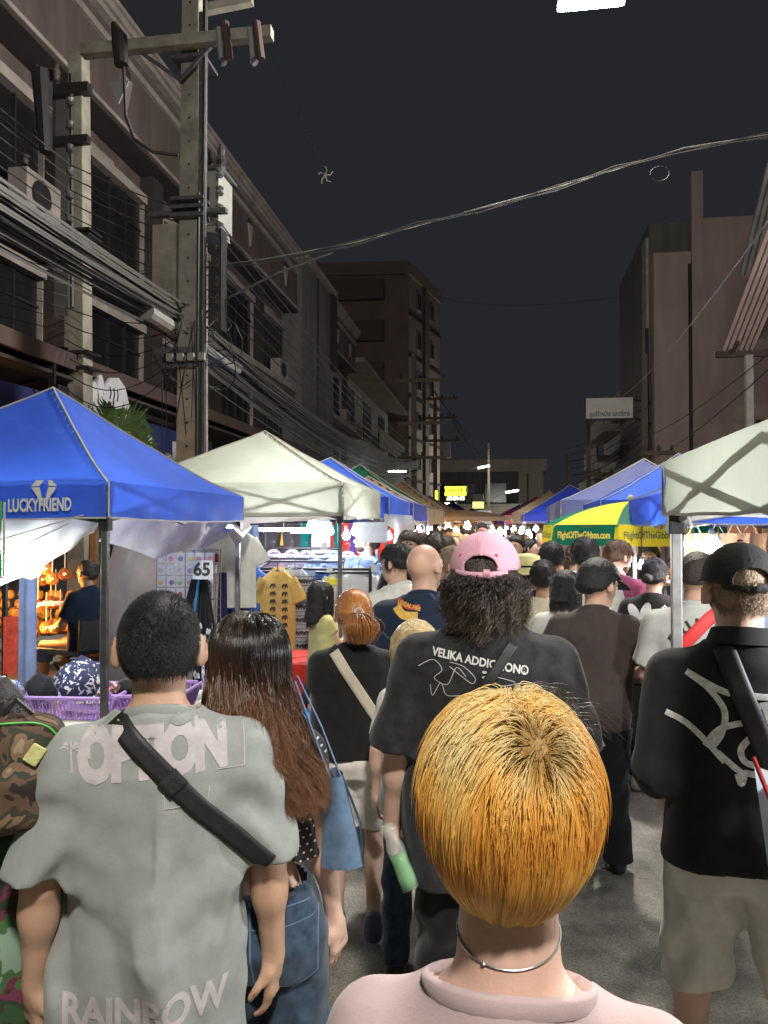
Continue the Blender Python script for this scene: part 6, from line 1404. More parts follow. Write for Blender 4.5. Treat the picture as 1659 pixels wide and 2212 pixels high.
# ---- strand hair
def hair_mat(name, stops, rough=.35, rnd=.25):
    m = bpy.data.materials.new(name); m.use_nodes = True; nt = m.node_tree; b = nt.nodes['Principled BSDF']; L = nt.links
    ci = nt.nodes.new('ShaderNodeHairInfo'); r = nt.nodes.new('ShaderNodeValToRGB'); e = r.color_ramp.elements
    while len(e) < len(stops): e.new(.5)
    for i, (p, c) in enumerate(stops): e[i].position = p; e[i].color = (*c, 1)
    L.new(ci.outputs['Intercept'], r.inputs[0])
    mr = nt.nodes.new('ShaderNodeMapRange'); mr.inputs[3].default_value = 1 - rnd; mr.inputs[4].default_value = 1 + rnd; L.new(ci.outputs['Random'], mr.inputs[0])
    h = nt.nodes.new('ShaderNodeHueSaturation'); L.new(r.outputs[0], h.inputs['Color']); L.new(mr.outputs[0], h.inputs['Value']); L.new(h.outputs[0], b.inputs['Base Color'])
    b.inputs['Roughness'].default_value = rough; b.inputs['Specular IOR Level'].default_value = .6; M[name] = m; return m
def strands(name, pts, rad, m, parent, tip=.25):
    N, K, _ = pts.shape
    c = bpy.data.hair_curves.new(name); c.add_curves([K] * N)
    c.position_data.foreach_set('vector', np.ascontiguousarray(pts, np.float32).ravel())
    a = c.attributes.get('radius') or c.attributes.new('radius', 'FLOAT', 'POINT')
    t = np.linspace(0, 1, K); prof = rad * (1 - (1 - tip) * np.clip((t - .6) / .4, 0, 1)); a.data.foreach_set('value', np.tile(prof, N).astype(np.float32))
    c.materials.append(M[m]); o = bpy.data.objects.new(name, c); COL.objects.link(o); o.parent = parent; return o
def sphere_roots(n, zmin=-.3):
    v = RNG.normal(size=(int(n * 2.6), 3)); v /= np.linalg.norm(v, axis=1)[:, None]; v = v[v[:, 2] > zmin]; return v[:n]
def clump(P, k, amount, seed=0):
    r = np.random.default_rng(seed); N, K, _ = P.shape; ids = r.choice(N, k, replace=False); root = P[:, 0]; cr = P[ids, 0]
    near = np.empty(N, int)
    for s_ in range(0, N, 2000): near[s_:s_ + 2000] = np.argmin(((root[s_:s_ + 2000, None] - cr[None]) ** 2).sum(-1), 1)
    C = P[ids][near]; w = (np.linspace(0, 1, K) ** 1.2 * amount)[None, :, None] * r.uniform(.5, 1, N)[:, None, None]
    off = (root - cr[near])[:, None, :] * .35
    return P * (1 - w) + (C + off) * w
for nm, c in (('skin_a', (.54, .33, .23)), ('skin_b', (.66, .43, .34)), ('skin_c', (.42, .24, .15)), ('skin_d', (.10, .05, .03)), ('skin_e', (.58, .36, .26))):
    mat(nm, c, .48, noise=(7, .16), bump=(160, .10), sss=.12, spec=.4)
mat('eye_white', (.7, .68, .66), .2); mat('eye_dark', (.02, .012, .01), .1); mat('lips', (.40, .13, .11), .4)
mat('hair_black', (.010, .010, .011), .5, noise=(50, .5), bump=(180, .7)); mat('hair_dark', (.03, .018, .012), .5, noise=(50, .4), bump=(180, .7)); mat('hair_brown', (.09, .045, .025), .5, noise=(50, .4), bump=(180, .7))
mat('hair_blonde', (.32, .18, .05), .45, noise=(60, .4), bump=(180, .8)); mat('hair_auburn', (.34, .13, .04), .42, noise=(60, .5), bump=(180, .8)); mat('hair_grey', (.25, .22, .17), .5, noise=(50, .5), bump=(150, .7))
mat('shoe_black', (.012, .012, .013), .3, noise=(12, .2)); mat('shoe_white', (.5, .48, .45), .5, noise=(12, .2)); mat('shoe_blue', (.06, .08, .14), .5)
mat('cap_black', (.014, .014, .015), .85, noise=(30, .3), bump=(120, .3)); mat('cap_pink', (.68, .36, .46), .85, noise=(9, .1), bump=(200, .35)); mat('hat_yellow', (.6, .58, .25), .8, noise=(30, .15), bump=(120, .3))
def jersey(n, c, v=.1, tr=0): return mat(n, c, .85, noise=(26, v), bump=(330, .10), spec=.2, sheen=.15)
jersey('s_grey', (.28, .30, .285)); jersey('s_black', (.014, .014, .015), .25); jersey('s_washed', (.022, .023, .025), .5); jersey('s_navy', (.012, .022, .045), .2); jersey('s_brown', (.05, .036, .034), .15)
jersey('s_white', (.62, .61, .56)); jersey('s_pink', (.46, .35, .35), .05); jersey('s_lgrey', (.42, .42, .40)); jersey('s_maroon', (.22, .05, .1)); jersey('s_cream', (.6, .55, .42)); jersey('s_yellow', (.55, .5, .22))
jersey('s_blue', (.12, .22, .5)); jersey('s_peach', (.6, .35, .2)); jersey('s_khaki', (.66, .65, .6)); jersey('s_shortw', (.78, .74, .70)); jersey('s_denim', (.035, .06, .095), .5); jersey('s_denimlt', (.10, .16, .25), .25)
mat('s_pattern', (.55, .56, .55), .85, noise=(16, 0), col2=(.06, .1, .3));  mat('s_plaid', (.35, .42, .6), .8, noise=(20, .15)); 
mat('strap_black', (.012, .012, .013), .55, noise=(80, .4)); mat('strap_beige', (.55, .5, .4), .7, noise=(90, .1)); mat('strap_red', (.65, .04, .04), .6, noise=(80, .1)); mat('print_grey', (.46, .42, .43), .8, noise=(30, .15)); mat('print_white', (.6, .6, .58), .7, noise=(40, .15)); mat('metal_gold', (.6, .4, .12), .3, metal=.9); mat('metal_silver', (.6, .6, .6), .25, metal=.9)

def blonde_mat():
    m = bpy.data.materials.new('strand_golden'); m.use_nodes = True; nt = m.node_tree; b = nt.nodes['Principled BSDF']; L = nt.links; N = nt.nodes.new
    tc = N('ShaderNodeTexCoord'); ci = N('ShaderNodeHairInfo'); sx = N('ShaderNodeSeparateXYZ'); L.new(tc.outputs['Object'], sx.inputs[0])
    n1 = N('ShaderNodeTexNoise'); n1.inputs['Scale'].default_value = 14; n1.inputs['Detail'].default_value = 3; mp = N('ShaderNodeMapping'); mp.inputs['Scale'].default_value = (1.6, 1, .45); L.new(tc.outputs['Object'], mp.inputs[0]); L.new(mp.outputs[0], n1.inputs[0])
    a = N('ShaderNodeMath'); a.operation = 'MULTIPLY_ADD'; a.inputs[1].default_value = 1.1; a.inputs[2].default_value = -.55; L.new(n1.outputs[0], a.inputs[0])
    mr = N('ShaderNodeMapRange'); mr.inputs[1].default_value = 1.335; mr.inputs[2].default_value = 1.60; L.new(sx.outputs[2], mr.inputs[0])
    s_ = N('ShaderNodeMath'); s_.operation = 'ADD'; L.new(mr.outputs[0], s_.inputs[0]); L.new(a.outputs[0], s_.inputs[1])
    r = N('ShaderNodeValToRGB'); e = r.color_ramp.elements
    for _ in range(4): e.new(.5)
    for i, (p, c) in enumerate([(0, (.92, .62, .17)), (.14, (.88, .48, .09)), (.36, (.80, .34, .05)), (.60, (.86, .47, .10)), (.80, (.86, .62, .24)), (1, (.82, .66, .32))]): e[i].position = p; e[i].color = (*c, 1)
    L.new(s_.outputs[0], r.inputs[0])
    vd = N('ShaderNodeVectorMath'); vd.operation = 'DISTANCE'; vd.inputs[1].default_value = WHORL; L.new(tc.outputs['Object'], vd.inputs[0]); r2 = N('ShaderNodeValToRGB'); r2.color_ramp.elements[0].color = (.13, .10, .07, 1); r2.color_ramp.elements[1].position = .055; r2.color_ramp.elements[1].color = (.9, .9, .9, 1); L.new(vd.outputs['Value'], r2.inputs[0])
    mx = N('ShaderNodeMix'); mx.data_type = 'RGBA'; mx.blend_type = 'MULTIPLY'; mx.inputs[0].default_value = 1; L.new(r.outputs[0], mx.inputs[6]); L.new(r2.outputs[0], mx.inputs[7])
    v = N('ShaderNodeMapRange'); v.inputs[3].default_value = .86; v.inputs[4].default_value = 1.12; L.new(ci.outputs['Random'], v.inputs[0])
    h = N('ShaderNodeHueSaturation'); L.new(mx.outputs[2], h.inputs['Color']); L.new(v.outputs[0], h.inputs['Value']); L.new(h.outputs[0], b.inputs['Base Color'])
    b.inputs['Roughness'].default_value = .36; b.inputs['Specular IOR Level'].default_value = .5; M['strand_golden'] = m

# ================================================================== PEOPLE
mat('hair_straw', (.5, .36, .17), .45, noise=(60, .4), bump=(180, .8)); mat('hair_fair', (.30, .2, .13), .6, noise=(60, .4), bump=(200, .6)); mat('hair_copper', (.05, .02, .01), .5, noise=(50, .5), bump=(180, .7))
hair_mat('strand_blonde', [(0, (.10, .065, .022)), (.10, (.50, .36, .13)), (.32, (.66, .44, .15)), (.62, (.60, .29, .055)), (.85, (.58, .26, .05)), (1, (.80, .52, .16))], .3, .3)
hair_mat('strand_brown', [(0, (.008, .007, .006)), (.25, (.014, .010, .008)), (.5, (.06, .024, .010)), (1, (.17, .07, .025))], .28, .35)
hair_mat('strand_dark', [(0, (.008, .007, .006)), (.5, (.018, .013, .010)), (1, (.10, .065, .04))], .35, .4)
hair_mat('strand_black', [(0, (.007, .007, .008)), (1, (.012, .012, .014))], .6, .3)
hair_mat('strand_auburn', [(0, (.16, .055, .02)), (.4, (.36, .14, .04)), (1, (.55, .27, .09))], .32, .35)
hair_mat('strand_fair', [(0, (.14, .09, .06)), (1, (.34, .24, .15))], .4, .3)
def to_world(fig, P): sh = P.shape; q = fig.hl_inv(P.reshape(-1, 3).astype(np.float32)); return (fig.unb(q) * fig.s).reshape(sh)
def flow_hair(n, whorl, center, radii, length, K=12, seed=3, lift=(.03, .12), wl=.7, zmin=-.45, face=.35, flick=.0, wave=0., jit=.05, lenvar=.25, swirl=0., locks=0.):
    r = np.random.default_rng(seed); u = r.normal(size=(n * 3, 3)); u /= np.linalg.norm(u, axis=1)[:, None]
    u = u[(u[:, 2] > zmin) & ~((u[:, 1] > face) & (u[:, 2] < .45))][:n]; n = len(u); u0 = u.copy()
    wv = np.array(whorl, float); wv /= np.linalg.norm(wv); c = np.array(center); R_ = np.array(radii)
    L = length * (1 - lenvar * r.random(n)); step = L / (K - 1) / R_.mean(); jt = r.normal(size=(n, 3)) * jit; lf = r.uniform(lift[0], lift[1], n) * (.4 + .6 * np.clip(1 + u @ wv, 0, 2) / 2)
    if locks:
        e1 = np.cross(wv, [0, 0, 1.]); e1 /= np.linalg.norm(e1); e2 = np.cross(wv, e1); az = np.arctan2(u @ e2, u @ e1); lk = locks * (np.abs(np.sin(az * 5.5 + 2 * (u @ wv) + .6 * np.sin(az * 13))) + .5 * np.sin(az * 17 + 3 * (u @ wv)) * .5)
        lf = lf + lk
    P = np.empty((n, K, 3)); ph = r.random(n) * 6.28
    for k in range(K):
        f = k / (K - 1); off = lf * (1 - (1 - min(1, f * 3)) ** 2) + flick * f ** 3
        P[:, k] = c + R_ * u * (1 + off)[:, None]
        if wave: P[:, k] += wave * f * np.stack([np.sin(ph + f * 14), np.cos(ph * 1.3 + f * 12), np.zeros(n)], 1)
        ang = np.arccos(np.clip(u @ wv, -1, 1)); tw = -(wv - u * (u @ wv)[:, None]); tw /= np.linalg.norm(tw, axis=1)[:, None] + 1e-6
        g = np.array([0, 0, -1.]); tg = g - u * (u @ g)[:, None]; tg /= np.linalg.norm(tg, axis=1)[:, None] + 1e-6
        a = np.clip(np.exp(-ang / wl), 0, 1)[:, None]; t = tw * a + tg * (1 - a) + jt + (swirl * a * np.cross(u, wv) if swirl else 0); u = u + t * step[:, None]; u /= np.linalg.norm(u, axis=1)[:, None]
    return P
def hang_hair(n, center, radii, drop, K=16, seed=4, wave=.008, part=(0, .3, 1), spread=(0, 0, 0), lift=(.02, .1), face=.25, freq=2.2, lenvar=.3, twist=0., zrel=-.25, inward=0.):
    """flows down the skull, then hangs"""
    r = np.random.default_rng(seed); Kh = max(5, K // 2); P1 = flow_hair(n, part, center, radii, .19, Kh, seed, lift, .5, -.2, face, jit=.03, lenvar=.1)
    n = len(P1); c = np.array(center); R_ = np.array(radii); K2 = K - Kh; P = np.empty((n, K, 3)); P[:, :Kh] = P1
    for k in range(1, Kh):      # once below the widest line keep the radius (hang instead of curling in)
        low = P[:, k, 2] < c[2] + zrel * R_[2]; P[low, k, :2] = P[low, k - 1, :2] * 1.0
    d = drop * (1 - lenvar * r.random(n) ** 2); ph = r.random(n) * 6.28; sp = np.array(spread)
    for k in range(K2):
        f = (k + 1) / K2; q = P[:, Kh - 1].copy(); q[:, 2] -= d * f + 0; q += sp * f ** 1.3
        q[:, :2] = q[:, :2] * (1 - inward * f); q[:, 0] += wave * f * np.sin(ph + f * freq * 6.28) + twist * f * f; q[:, 1] += wave * f * np.cos(ph * 1.7 + f * freq * 6.28); P[:, Kh + k] = q
    return P

# ---------------- 1 blonde in front
B1 = person('person with a golden orange bowl haircut and pale pink shirt, nearest the camera', 1098, 1522, .87, yaw=R(-3), h=.008, fem=True, bw=1.16, nr=1.22, skin='skin_b', head=(R(4), R(-2)), neck=.075, scale_head=1.0,
  top=dict(m='s_pink', sleeve=.8, ease=.02, sr=.07, hem=.84, fold=.010, ph=.7, neck=1.452, n0=.06, nslope=.3), bottom=dict(kind='shorts', m='c_black', hem=.55), hair=dict(style='short', m='hair_blonde', t=.009, back=1.52, side=1.56, fade=.05))
wh = np.array([.36, -.70, .62]); wh /= np.linalg.norm(wh); WHORL = tuple(float(x) for x in to_world(B1, (np.array([0, -.014, 1.592]) + np.array([.1, .122, .118]) * wh)[None])[0]); blonde_mat()
P = flow_hair(30000, wh, (0, -.014, 1.584), (.095, .117, .121), .225, 14, 5, (.05, .13), .75, zmin=-.42, face=.30, jit=.035, lenvar=.5, flick=.02, swirl=.5, locks=.05)
P = clump(P, 150, .30, 13); P = clump(P, 1300, .35, 3); P = P[P[:, -1, 2] > 1.385]
strands('hair_strands', to_world(B1, P), .00052, 'strand_golden', B1.E)
P = flow_hair(1500, wh, (0, -.014, 1.592), (.101, .123, .119), .13, 12, 15, (.10, .2), .75, zmin=-.3, face=.30, jit=.16, lenvar=.6, flick=.05); P = P[P[:, -1, 2] > 1.42]; P = clump(P, 160, .6, 4); strands('hair_strands', to_world(B1, P), .0004, 'strand_golden', B1.E, .1)
# wisps sticking up at the crown
r = np.random.default_rng(8); W_ = []
for i in range(130):
    th = r.uniform(-.9, 1.2); b = np.array([.02 + .075 * math.sin(th), .03 + .02 * r.normal(), 1.592 + .118 * math.cos(th * .8)]); dx = r.uniform(.1, 1.0); l = r.uniform(.03, .10)
    W_.append([b + np.array([dx * l * f, .05 * l * f, l * (.55 * f - .75 * f * f)]) for f in np.linspace(0, 1, 9)])
strands('hair_strands', to_world(B1, np.array(W_)), .0004, 'strand_dark', B1.E, .1)
bb_ = bvh(B1.body); pts = []
for a in np.linspace(-2.6, 2.6, 60):
    z = (1.50 - .014 * math.cos(a)) * B1.s; dr = Vector((math.sin(a), -math.cos(a), 0)); hit = bb_.ray_cast(Vector((0, -.02, z)) + dr * .25, -dr, .3)
    if hit[0] is not None: pts.append(hit[0] + dr * .0012)
MB().tube(pts, .0011, 5).build('necklace', M['metal_silver'], B1.E); MB().lathe([(0, -.003), (.003, 0), (0, .003)], pts[len(pts) // 2 - 6], 8).build('bead', M['metal_silver'], B1.E)
# ---------------- 2 grey shirt man
G = person('man in a sage grey print t-shirt with a black crossbody strap, front left', 345, 1290, 1.68, yaw=R(22), h=.0075, bw=1.08, scale_head=.97, ear=1.22, skin='skin_a', head=(R(0), R(-3)),
  armL=((-.232, -.02, 1.09), (-.25, .03, .85)), armR=((.232, -.02, 1.09), (.25, .03, .85)),
  top=dict(m='s_grey', sleeve=.92, ease=.027, sr=.076, hem=.70, fold=.020, ph=2.2, fl=40, neck=1.455, flare=.008), bottom=dict(m='c_black', r0=.11), hair=dict(style='short', t=.011, back=1.53, fade=.05, rough=.0012, freq=120.))
s = G.s
P = flow_hair(9000, (.1, -.5, .8), (0, -.014, 1.607), (.086, .107, .106), .016, 4, 9, (.01, .03), .9, zmin=-.62, face=.6, flick=.10, jit=.5); P = P[~((P[:, 0, 2] < 1.56) & (np.abs(P[:, 0, 0]) > .05) & (P[:, 0, 1] > -.03))]
strands('hair_strands', to_world(G, P), .0005, 'strand_black', G.E)
decal(G, G.top, text_geo('OPTION', .128, .0082, 'CENTER', width=.66, space=.86), (-.005, -.3, 1.30), (1, 0, .06), (-.03, 0, 1), 'print', 'print_grey', off=.0014)
decal(G, G.top, text_geo('RAINBOW', .085, .003, 'CENTER', width=.8), (-.02, -.3, .80), (1, 0, .03), (0, 0, 1), 'print', 'print_grey', off=.0014)
def palm2(cx, cy, sc):
    V_ = []; F_ = []
    for a in np.linspace(-.5, 3.6, 7):
        n0 = len(V_); dx, dy = math.cos(a) * sc, math.sin(a) * sc * .8
        V_ += [(cx, cy - .1 * sc), (cx + dx * .5 - dy * .16, cy + dy * .55 + .14 * sc), (cx + dx, cy + dy * .6 - .12 * sc), (cx + dx * .5 + dy * .1, cy + dy * .35)]; F_.append((n0, n0 + 3, n0 + 2, n0 + 1) if True else None)
    n0 = len(V_); V_ += [(cx - .05 * sc, cy), (cx + .05 * sc, cy), (cx + .28 * sc, cy - 1.7 * sc), (cx + .1 * sc, cy - 1.7 * sc)]; F_.append((n0, n0 + 1, n0 + 2, n0 + 3)); return V_, F_
decal(G, G.top, palm2(-.135, .06, .036), (0, -.3, 1.30), (1, 0, .04), (0, 0, 1), 'print', 'print_grey', off=.0016); decal(G, G.top, palm2(-.165, .018, .026), (0, -.3, 1.30), (1, 0, .04), (0, 0, 1), 'print', 'print_grey', off=.0016)
def ell2(cx, cy, rx, ry, n=12, rot=0): return [(cx + rx * math.cos(a) * math.cos(rot) - ry * math.sin(a) * math.sin(rot), cy + rx * math.cos(a) * math.sin(rot) + ry * math.sin(a) * math.cos(rot)) for a in np.linspace(0, 2 * math.pi, n, endpoint=False)]
for c in (.052, .102): decal(G, G.top, (ell2(c, .058, .022, .013, rot=.3), [tuple(range(12))]), (0, -.3, 1.305), (1, 0, .04), (0, 0, 1), 'print', 's_grey', off=.0045)
def line2(pts, w):
    V_ = []; F_ = []
    for i, p in enumerate(pts):
        a = Vector(pts[max(0, i - 1)]); b = Vector(pts[min(len(pts) - 1, i + 1)]); t = (b - a).normalized(); nrm = Vector((-t.y, t.x)); ww = w if not isinstance(w, (list, tuple)) else w[i]
        V_ += [(p[0] + nrm.x * ww, p[1] + nrm.y * ww), (p[0] - nrm.x * ww, p[1] - nrm.y * ww)]
    for i in range(len(pts) - 1): F_.append((2 * i, 2 * i + 1, 2 * i + 3, 2 * i + 2))
    return V_, F_
def smooth2(pts, n=6):
    out = []
    P_ = [pts[0]] + list(pts) + [pts[-1]]
    for i in range(1, len(P_) - 2):
        p0, p1, p2, p3 = [np.array(q, float) for q in P_[i - 1:i + 3]]
        for t in np.linspace(0, 1, n, endpoint=False): out.append(tuple(.5 * ((2 * p1) + (-p0 + p2) * t + (2 * p0 - 5 * p1 + 4 * p2 - p3) * t ** 2 + (-p0 + 3 * p1 - 3 * p2 + p3) * t ** 3)))
    out.append(tuple(pts[-1])); return out
for ln in ([(.10, .075), (.175, .07), (.175, -.045), (.12, -.045)], [(.015, -.075), (.018, -.105), (.10, -.105), (.105, -.075)]): decal(G, G.top, line2(ln, .0009), (0, -.3, 1.30), (1, 0, .04), (0, 0, 1), 'print', 'print_grey', off=.003)
strap_on(G, [G.top], [(-.103, -.3, 1.39), (-.05, -.3, 1.33), (.14, -.3, 1.13), (.225, -.3, 1.055)], .042, 'crossbody_strap', 'strap_black', off=.006, n=44, thick=.004)
strap_on(G, [G.top], [(.02, -.34, 1.258), (.045, -.34, 1.23)], .046, 'strap_buckle', 'cap_black', off=.010, n=6, thick=.004)

# ---------------- 3 polka dot woman
mat('polka', (.02, .018, .018), .8, noise=(20, .2))
Wn = person('woman with very long brown hair, black polka dot crop top and blue jeans', 588, 1335, 1.88, yaw=R(12), h=.0085, fem=True, bw=.98, skin='skin_b', head=(R(2), R(-4)),
  armL=((-.2, -.04, 1.12), (-.2, .08, .9)), armR=((.205, -.02, 1.13), (.23, .03, .88)),
  top=dict(m='polka', sleeve=.42, ease=.012, sr=.062, hem=1.09, fold=.004, ph=.9, neck=1.44, collar=False), bottom=dict(m='s_denim', r0=.10, r1=.095, r2=.105, ease=.014, fold=.006, waist=1.02, hem=.03), hair=dict(style='short', m='hair_dark', t=.016, back=1.50, side=1.56), shoes='shoe_white', legs=dict(aL=(-.12, -.06, .085), aR=(.12, .0, .085)))
Wn.E.rotation_euler = (0, R(-2.5), R(12))
P = hang_hair(9000, (0, -.012, 1.603), (.093, .112, .108), .17, 20, 21, .010, (.15, .25, 1), (.015, -.045, 0), (.01, .13), .15, 1.4, .35, inward=-.25)
P = clump(P, 320, .6, 5); strands('hair_strands', to_world(Wn, P), .00062, 'strand_brown', Wn.E)
P = hang_hair(3600, (.02, -.02, 1.603), (.090, .112, .108), .28, 26, 22, .024, (.15, .2, 1), (.085, -.035, 0), (.05, .16), .1, 2.3, .25); P = P[P[:, 12, 0] > .0]; P = clump(P, 110, .7, 6)
strands('hair_strands', to_world(Wn, P), .0006, 'strand_brown', Wn.E)
gd = []
for i in range(-11, 12):
    for j in range(-13, 12):
        x = i * .0165 + (.008 if j % 2 else 0); z = j * .0165; gd.append((x, z))
V_ = []; F_ = []
for x, z in gd: n0 = len(V_); V_ += ell2(x, z, .0026, .0026, 6); F_.append(tuple(range(n0, n0 + 6)))
o = decal(Wn, Wn.top, (V_, F_), (0, -.3, 1.24 * Wn.s), (1, 0, 0), (0, 0, 1), 'polka_dots', 'print_white', off=.0022, cell=1); o['kind'] = 'stuff'
for side, (cx, nm) in enumerate(((-.085, 'pocket'), (.09, 'pocket'))):
    pk_ = [(cx - .06, .055), (cx + .06, .06), (cx + .055, -.06), (cx, -.085), (cx - .055, -.06)]
    decal(Wn, Wn.bottom, (pk_, [(0, 1, 2, 3, 4)]), (0, -.4, .80), (1, 0, 0), (0, 0, 1), nm, 's_denimlt' if 0 else 's_denim', off=.005)
    decal(Wn, Wn.bottom, line2(pk_ + [pk_[0]], .0016), (0, -.4, .80), (1, 0, 0), (0, 0, 1), 'stitching', 's_denimlt', off=.0065)
for z in (.985, .945): decal(Wn, Wn.bottom, line2([(-.17, z - .96), (0, z - .955), (.17, z - .96)], .0016), (0, -.4, .96 * Wn.s / 1.0), (1, 0, 0), (0, 0, 1), 'stitching', 's_denimlt', off=.004)
decal(Wn, Wn.bottom, line2([(0, 0), (0, -.14), (.01, -.24)], .0022), (0, -.4, .93), (1, 0, 0), (0, 0, 1), 'seam', 's_denimlt', off=.004)
decal(Wn, Wn.bottom, ([(.035, -.018), (.10, -.014), (.10, .018), (.035, .014)], [(0, 1, 2, 3)]), (0, -.4, .925), (1, 0, 0), (0, 0, 1), 'leather_patch', 'strap_black', off=.006)
decal(Wn, Wn.bottom, text_geo('brand', .014, .0004), (.075, -.4, .925), (1, 0, 0), (0, 0, 1), 'lettering', 'print_white', off=.008)
bg = empty('tote_bag', atD(722, 1775, 1.82), R(14), 'blue denim tote bag hanging from the shoulder of the polka dot woman', 'bag')
MB().grid(lambda u, v: ((u - .5) * (.04 + .06 * v) + .02 * v, -.02 * math.sin(u * math.pi) - .01, .11 - .21 * v), 10, 10).grid(lambda u, v: ((u - .5) * (.04 + .06 * v) + .02 * v, .04 * math.sin(u * math.pi) + .01, .11 - .21 * v), 10, 10).build('bag_body', M['s_denimlt'], bg, smooth=True)
MB().tube([(-.012, 0, .105), (-.045, -.02, .2), (-.09, -.03, .33)], .007, 5, flat=.4).build('handle', M['s_denimlt'], bg); MB().tube([(.014, 0, .105), (-.03, 0, .22), (-.085, -.02, .34)], .007, 5, flat=.4).build('handle', M['s_denimlt'], bg); MB().tube([(.017, -.01, .11), (.06, -.01, .0), (.066, -.01, -.1)], .004, 4).build('edge_binding', M['s_denim'], bg)

# ---------------- 4 auburn ponytail woman
A = person('woman with an auburn ponytail, black t-shirt and beige crossbody strap', 765, 1280, 3.4, yaw=R(8), h=.011, fem=True, bw=1.12, skin='skin_b', head=(R(8), R(-4)),
  legs=dict(kL=(-.09, .06, .47), aL=(-.085, -.03, .085), kR=(.10, .10, .5), aR=(.10, -.1, .13)),
  armL=((-.2, .0, 1.13), (-.18, .16, .98)), armR=((.2, .0, 1.13), (.18, .16, .98)),
  top=dict(m='s_black', sleeve=.6, ease=.028, sr=.07, hem=.90, fold=.006, ph=3.0, neck=1.445), bottom=dict(kind='shorts', m='s_shortw', hem=.52, r0=.115, r1=.095, ease=.02, fold=.006), hair=dict(style='short', m='hair_auburn', t=.012, back=1.53, side=1.56), shoes='shoe_blue')
# hair drawn to a tie at the back
r = np.random.default_rng(31); u = sphere_roots(5200, -.35); u = u[~((u[:, 1] > .45) & (u[:, 2] < .35))]; c0 = np.array([0, -.014, 1.604]); Rr = np.array([.089, .110, .107]); tie = np.array([.012, -.128, 1.605]); P = np.empty((len(u), 12, 3))
for k in range(12):
    f = k / 11; tv = (tie - c0) / Rr; tv /= np.linalg.norm(tv); q = u * (1 - f) + tv * f; q /= np.linalg.norm(q, axis=1)[:, None] + 1e-6; P[:, k] = c0 + Rr * q * (1.0 + .07 * math.sin(f * 3.1) + .05 * f)
P = clump(P, 160, .5, 2); strands('hair_strands', to_world(A, P), .0008, 'strand_auburn', A.E)
n = 900; P = np.empty((n, 12, 3)); ph = r.random(n) * 6.28; a_ = r.normal(size=(n, 2)) * .011
for k in range(12): f = k / 11; sp = math.sin(f * 2.6) * 1.9; P[:, k] = np.stack([.012 + .01 * f + a_[:, 0] * (1 + sp), -.138 - .028 * math.sin(f * 3) + a_[:, 1] * (.6 + sp * .8), 1.605 - .155 * f * (1 - .2 * (ph / 6.28)) + .01 * math.sin(f * 3)], 1)
strands('hair_strands', to_world(A, P), .0008, 'strand_auburn', A.E)
q = to_world(A, np.array([[[.012 + .019 * math.cos(t), -.137 + .008 * math.sin(t), 1.606 + .019 * math.sin(t)] for t in np.linspace(0, 6.28, 15)]]))[0]; MB().tube([tuple(x) for x in q], .006, 6).build('scrunchie', M['print_grey'], A.E)
sc = A.s; strap_on(A, [A.top], [(-.095 * sc, -.3, 1.42 * sc), (-.06 * sc, -.3, 1.37 * sc), (.14 * sc, -.3, 1.07 * sc), (.19 * sc, -.3, 1.0 * sc)], .045, 'crossbody_strap', 'strap_beige', off=.006, thick=.004)

# ---------------- 5 pink cap man
K5 = person('man with a faded pink cap over curly dark hair and black graphic t-shirt', 1048, 1165, 2.35, hat_off=.006, yaw=R(-1), h=.0085, bw=1.16, skin='skin_b', head=(R(-5), R(-2)),
  armL=((-.235, -.03, 1.08), (-.262, .03, .83)), armR=((.235, -.03, 1.09), (.2, .12, .9)), hands=dict(L=dict(d=(.05, .12, -1), n=(.75, .55, 0), curl=.62, side=1)),
  top=dict(m='s_washed', sleeve=.98, ease=.04, sr=.088, hem=.72, fold=.011, ph=4.1, fl=30, neck=1.452), bottom=dict(m='c_black', r0=.115, r1=.09, r2=.085, ease=.02, fold=.008, hem=.04), hair=dict(style='curly', m='hair_dark', t=.008), cap=dict(m='cap_pink', puff=.010, tilt=.05, low=1.618, sm='cap_pink', bk='cap_pink'), shoes='shoe_black', legs=dict(kL=(-.12, .04, .47), aL=(-.14, -.08, .09)))
r = np.random.default_rng(41); n = 7500; u = r.normal(size=(n * 2, 3)); u /= np.linalg.norm(u, axis=1)[:, None]; u = u[(u[:, 2] < .12) & (u[:, 2] > -.55) & (u[:, 1] < .45)][:n]; n = len(u)
c0 = np.array([0, -.018, 1.60]); Rr = np.array([.086, .102, .10]); K = 18; P = np.empty((n, K, 3)); ph = r.random(n) * 6.28; L = r.uniform(.05, .115, n); am = r.uniform(.010, .026, n); fq = r.uniform(7, 13, n); out = r.uniform(.12, .55, n)
for k in range(K):
    f = k / (K - 1); q = c0 + Rr * u * (1 + (out * np.sin(np.minimum(1, f * 1.6) * 1.57))[:, None]); q[:, 2] -= L * f ** 1.15 * (1 + .3 * (np.abs(u[:, 0]) < .4)); q[:, 0] += am * np.sin(ph + f * fq) * f; q[:, 1] += am * np.cos(ph + f * fq) * f; q[:, 2] += am * .6 * np.sin(ph * 2 + f * fq * .8) * f; P[:, k] = q
P = clump(P, 170, .75, 7); strands('hair_strands', to_world(K5, P), .00075, 'strand_dark', K5.E)
cp_inv = lambda v: K5.hl_inv((np.array(v, np.float32) - K5.caploc[1]) @ K5.caploc[0].T + K5.caploc[1]) * K5.s
cb5 = bvh(K5.cap)
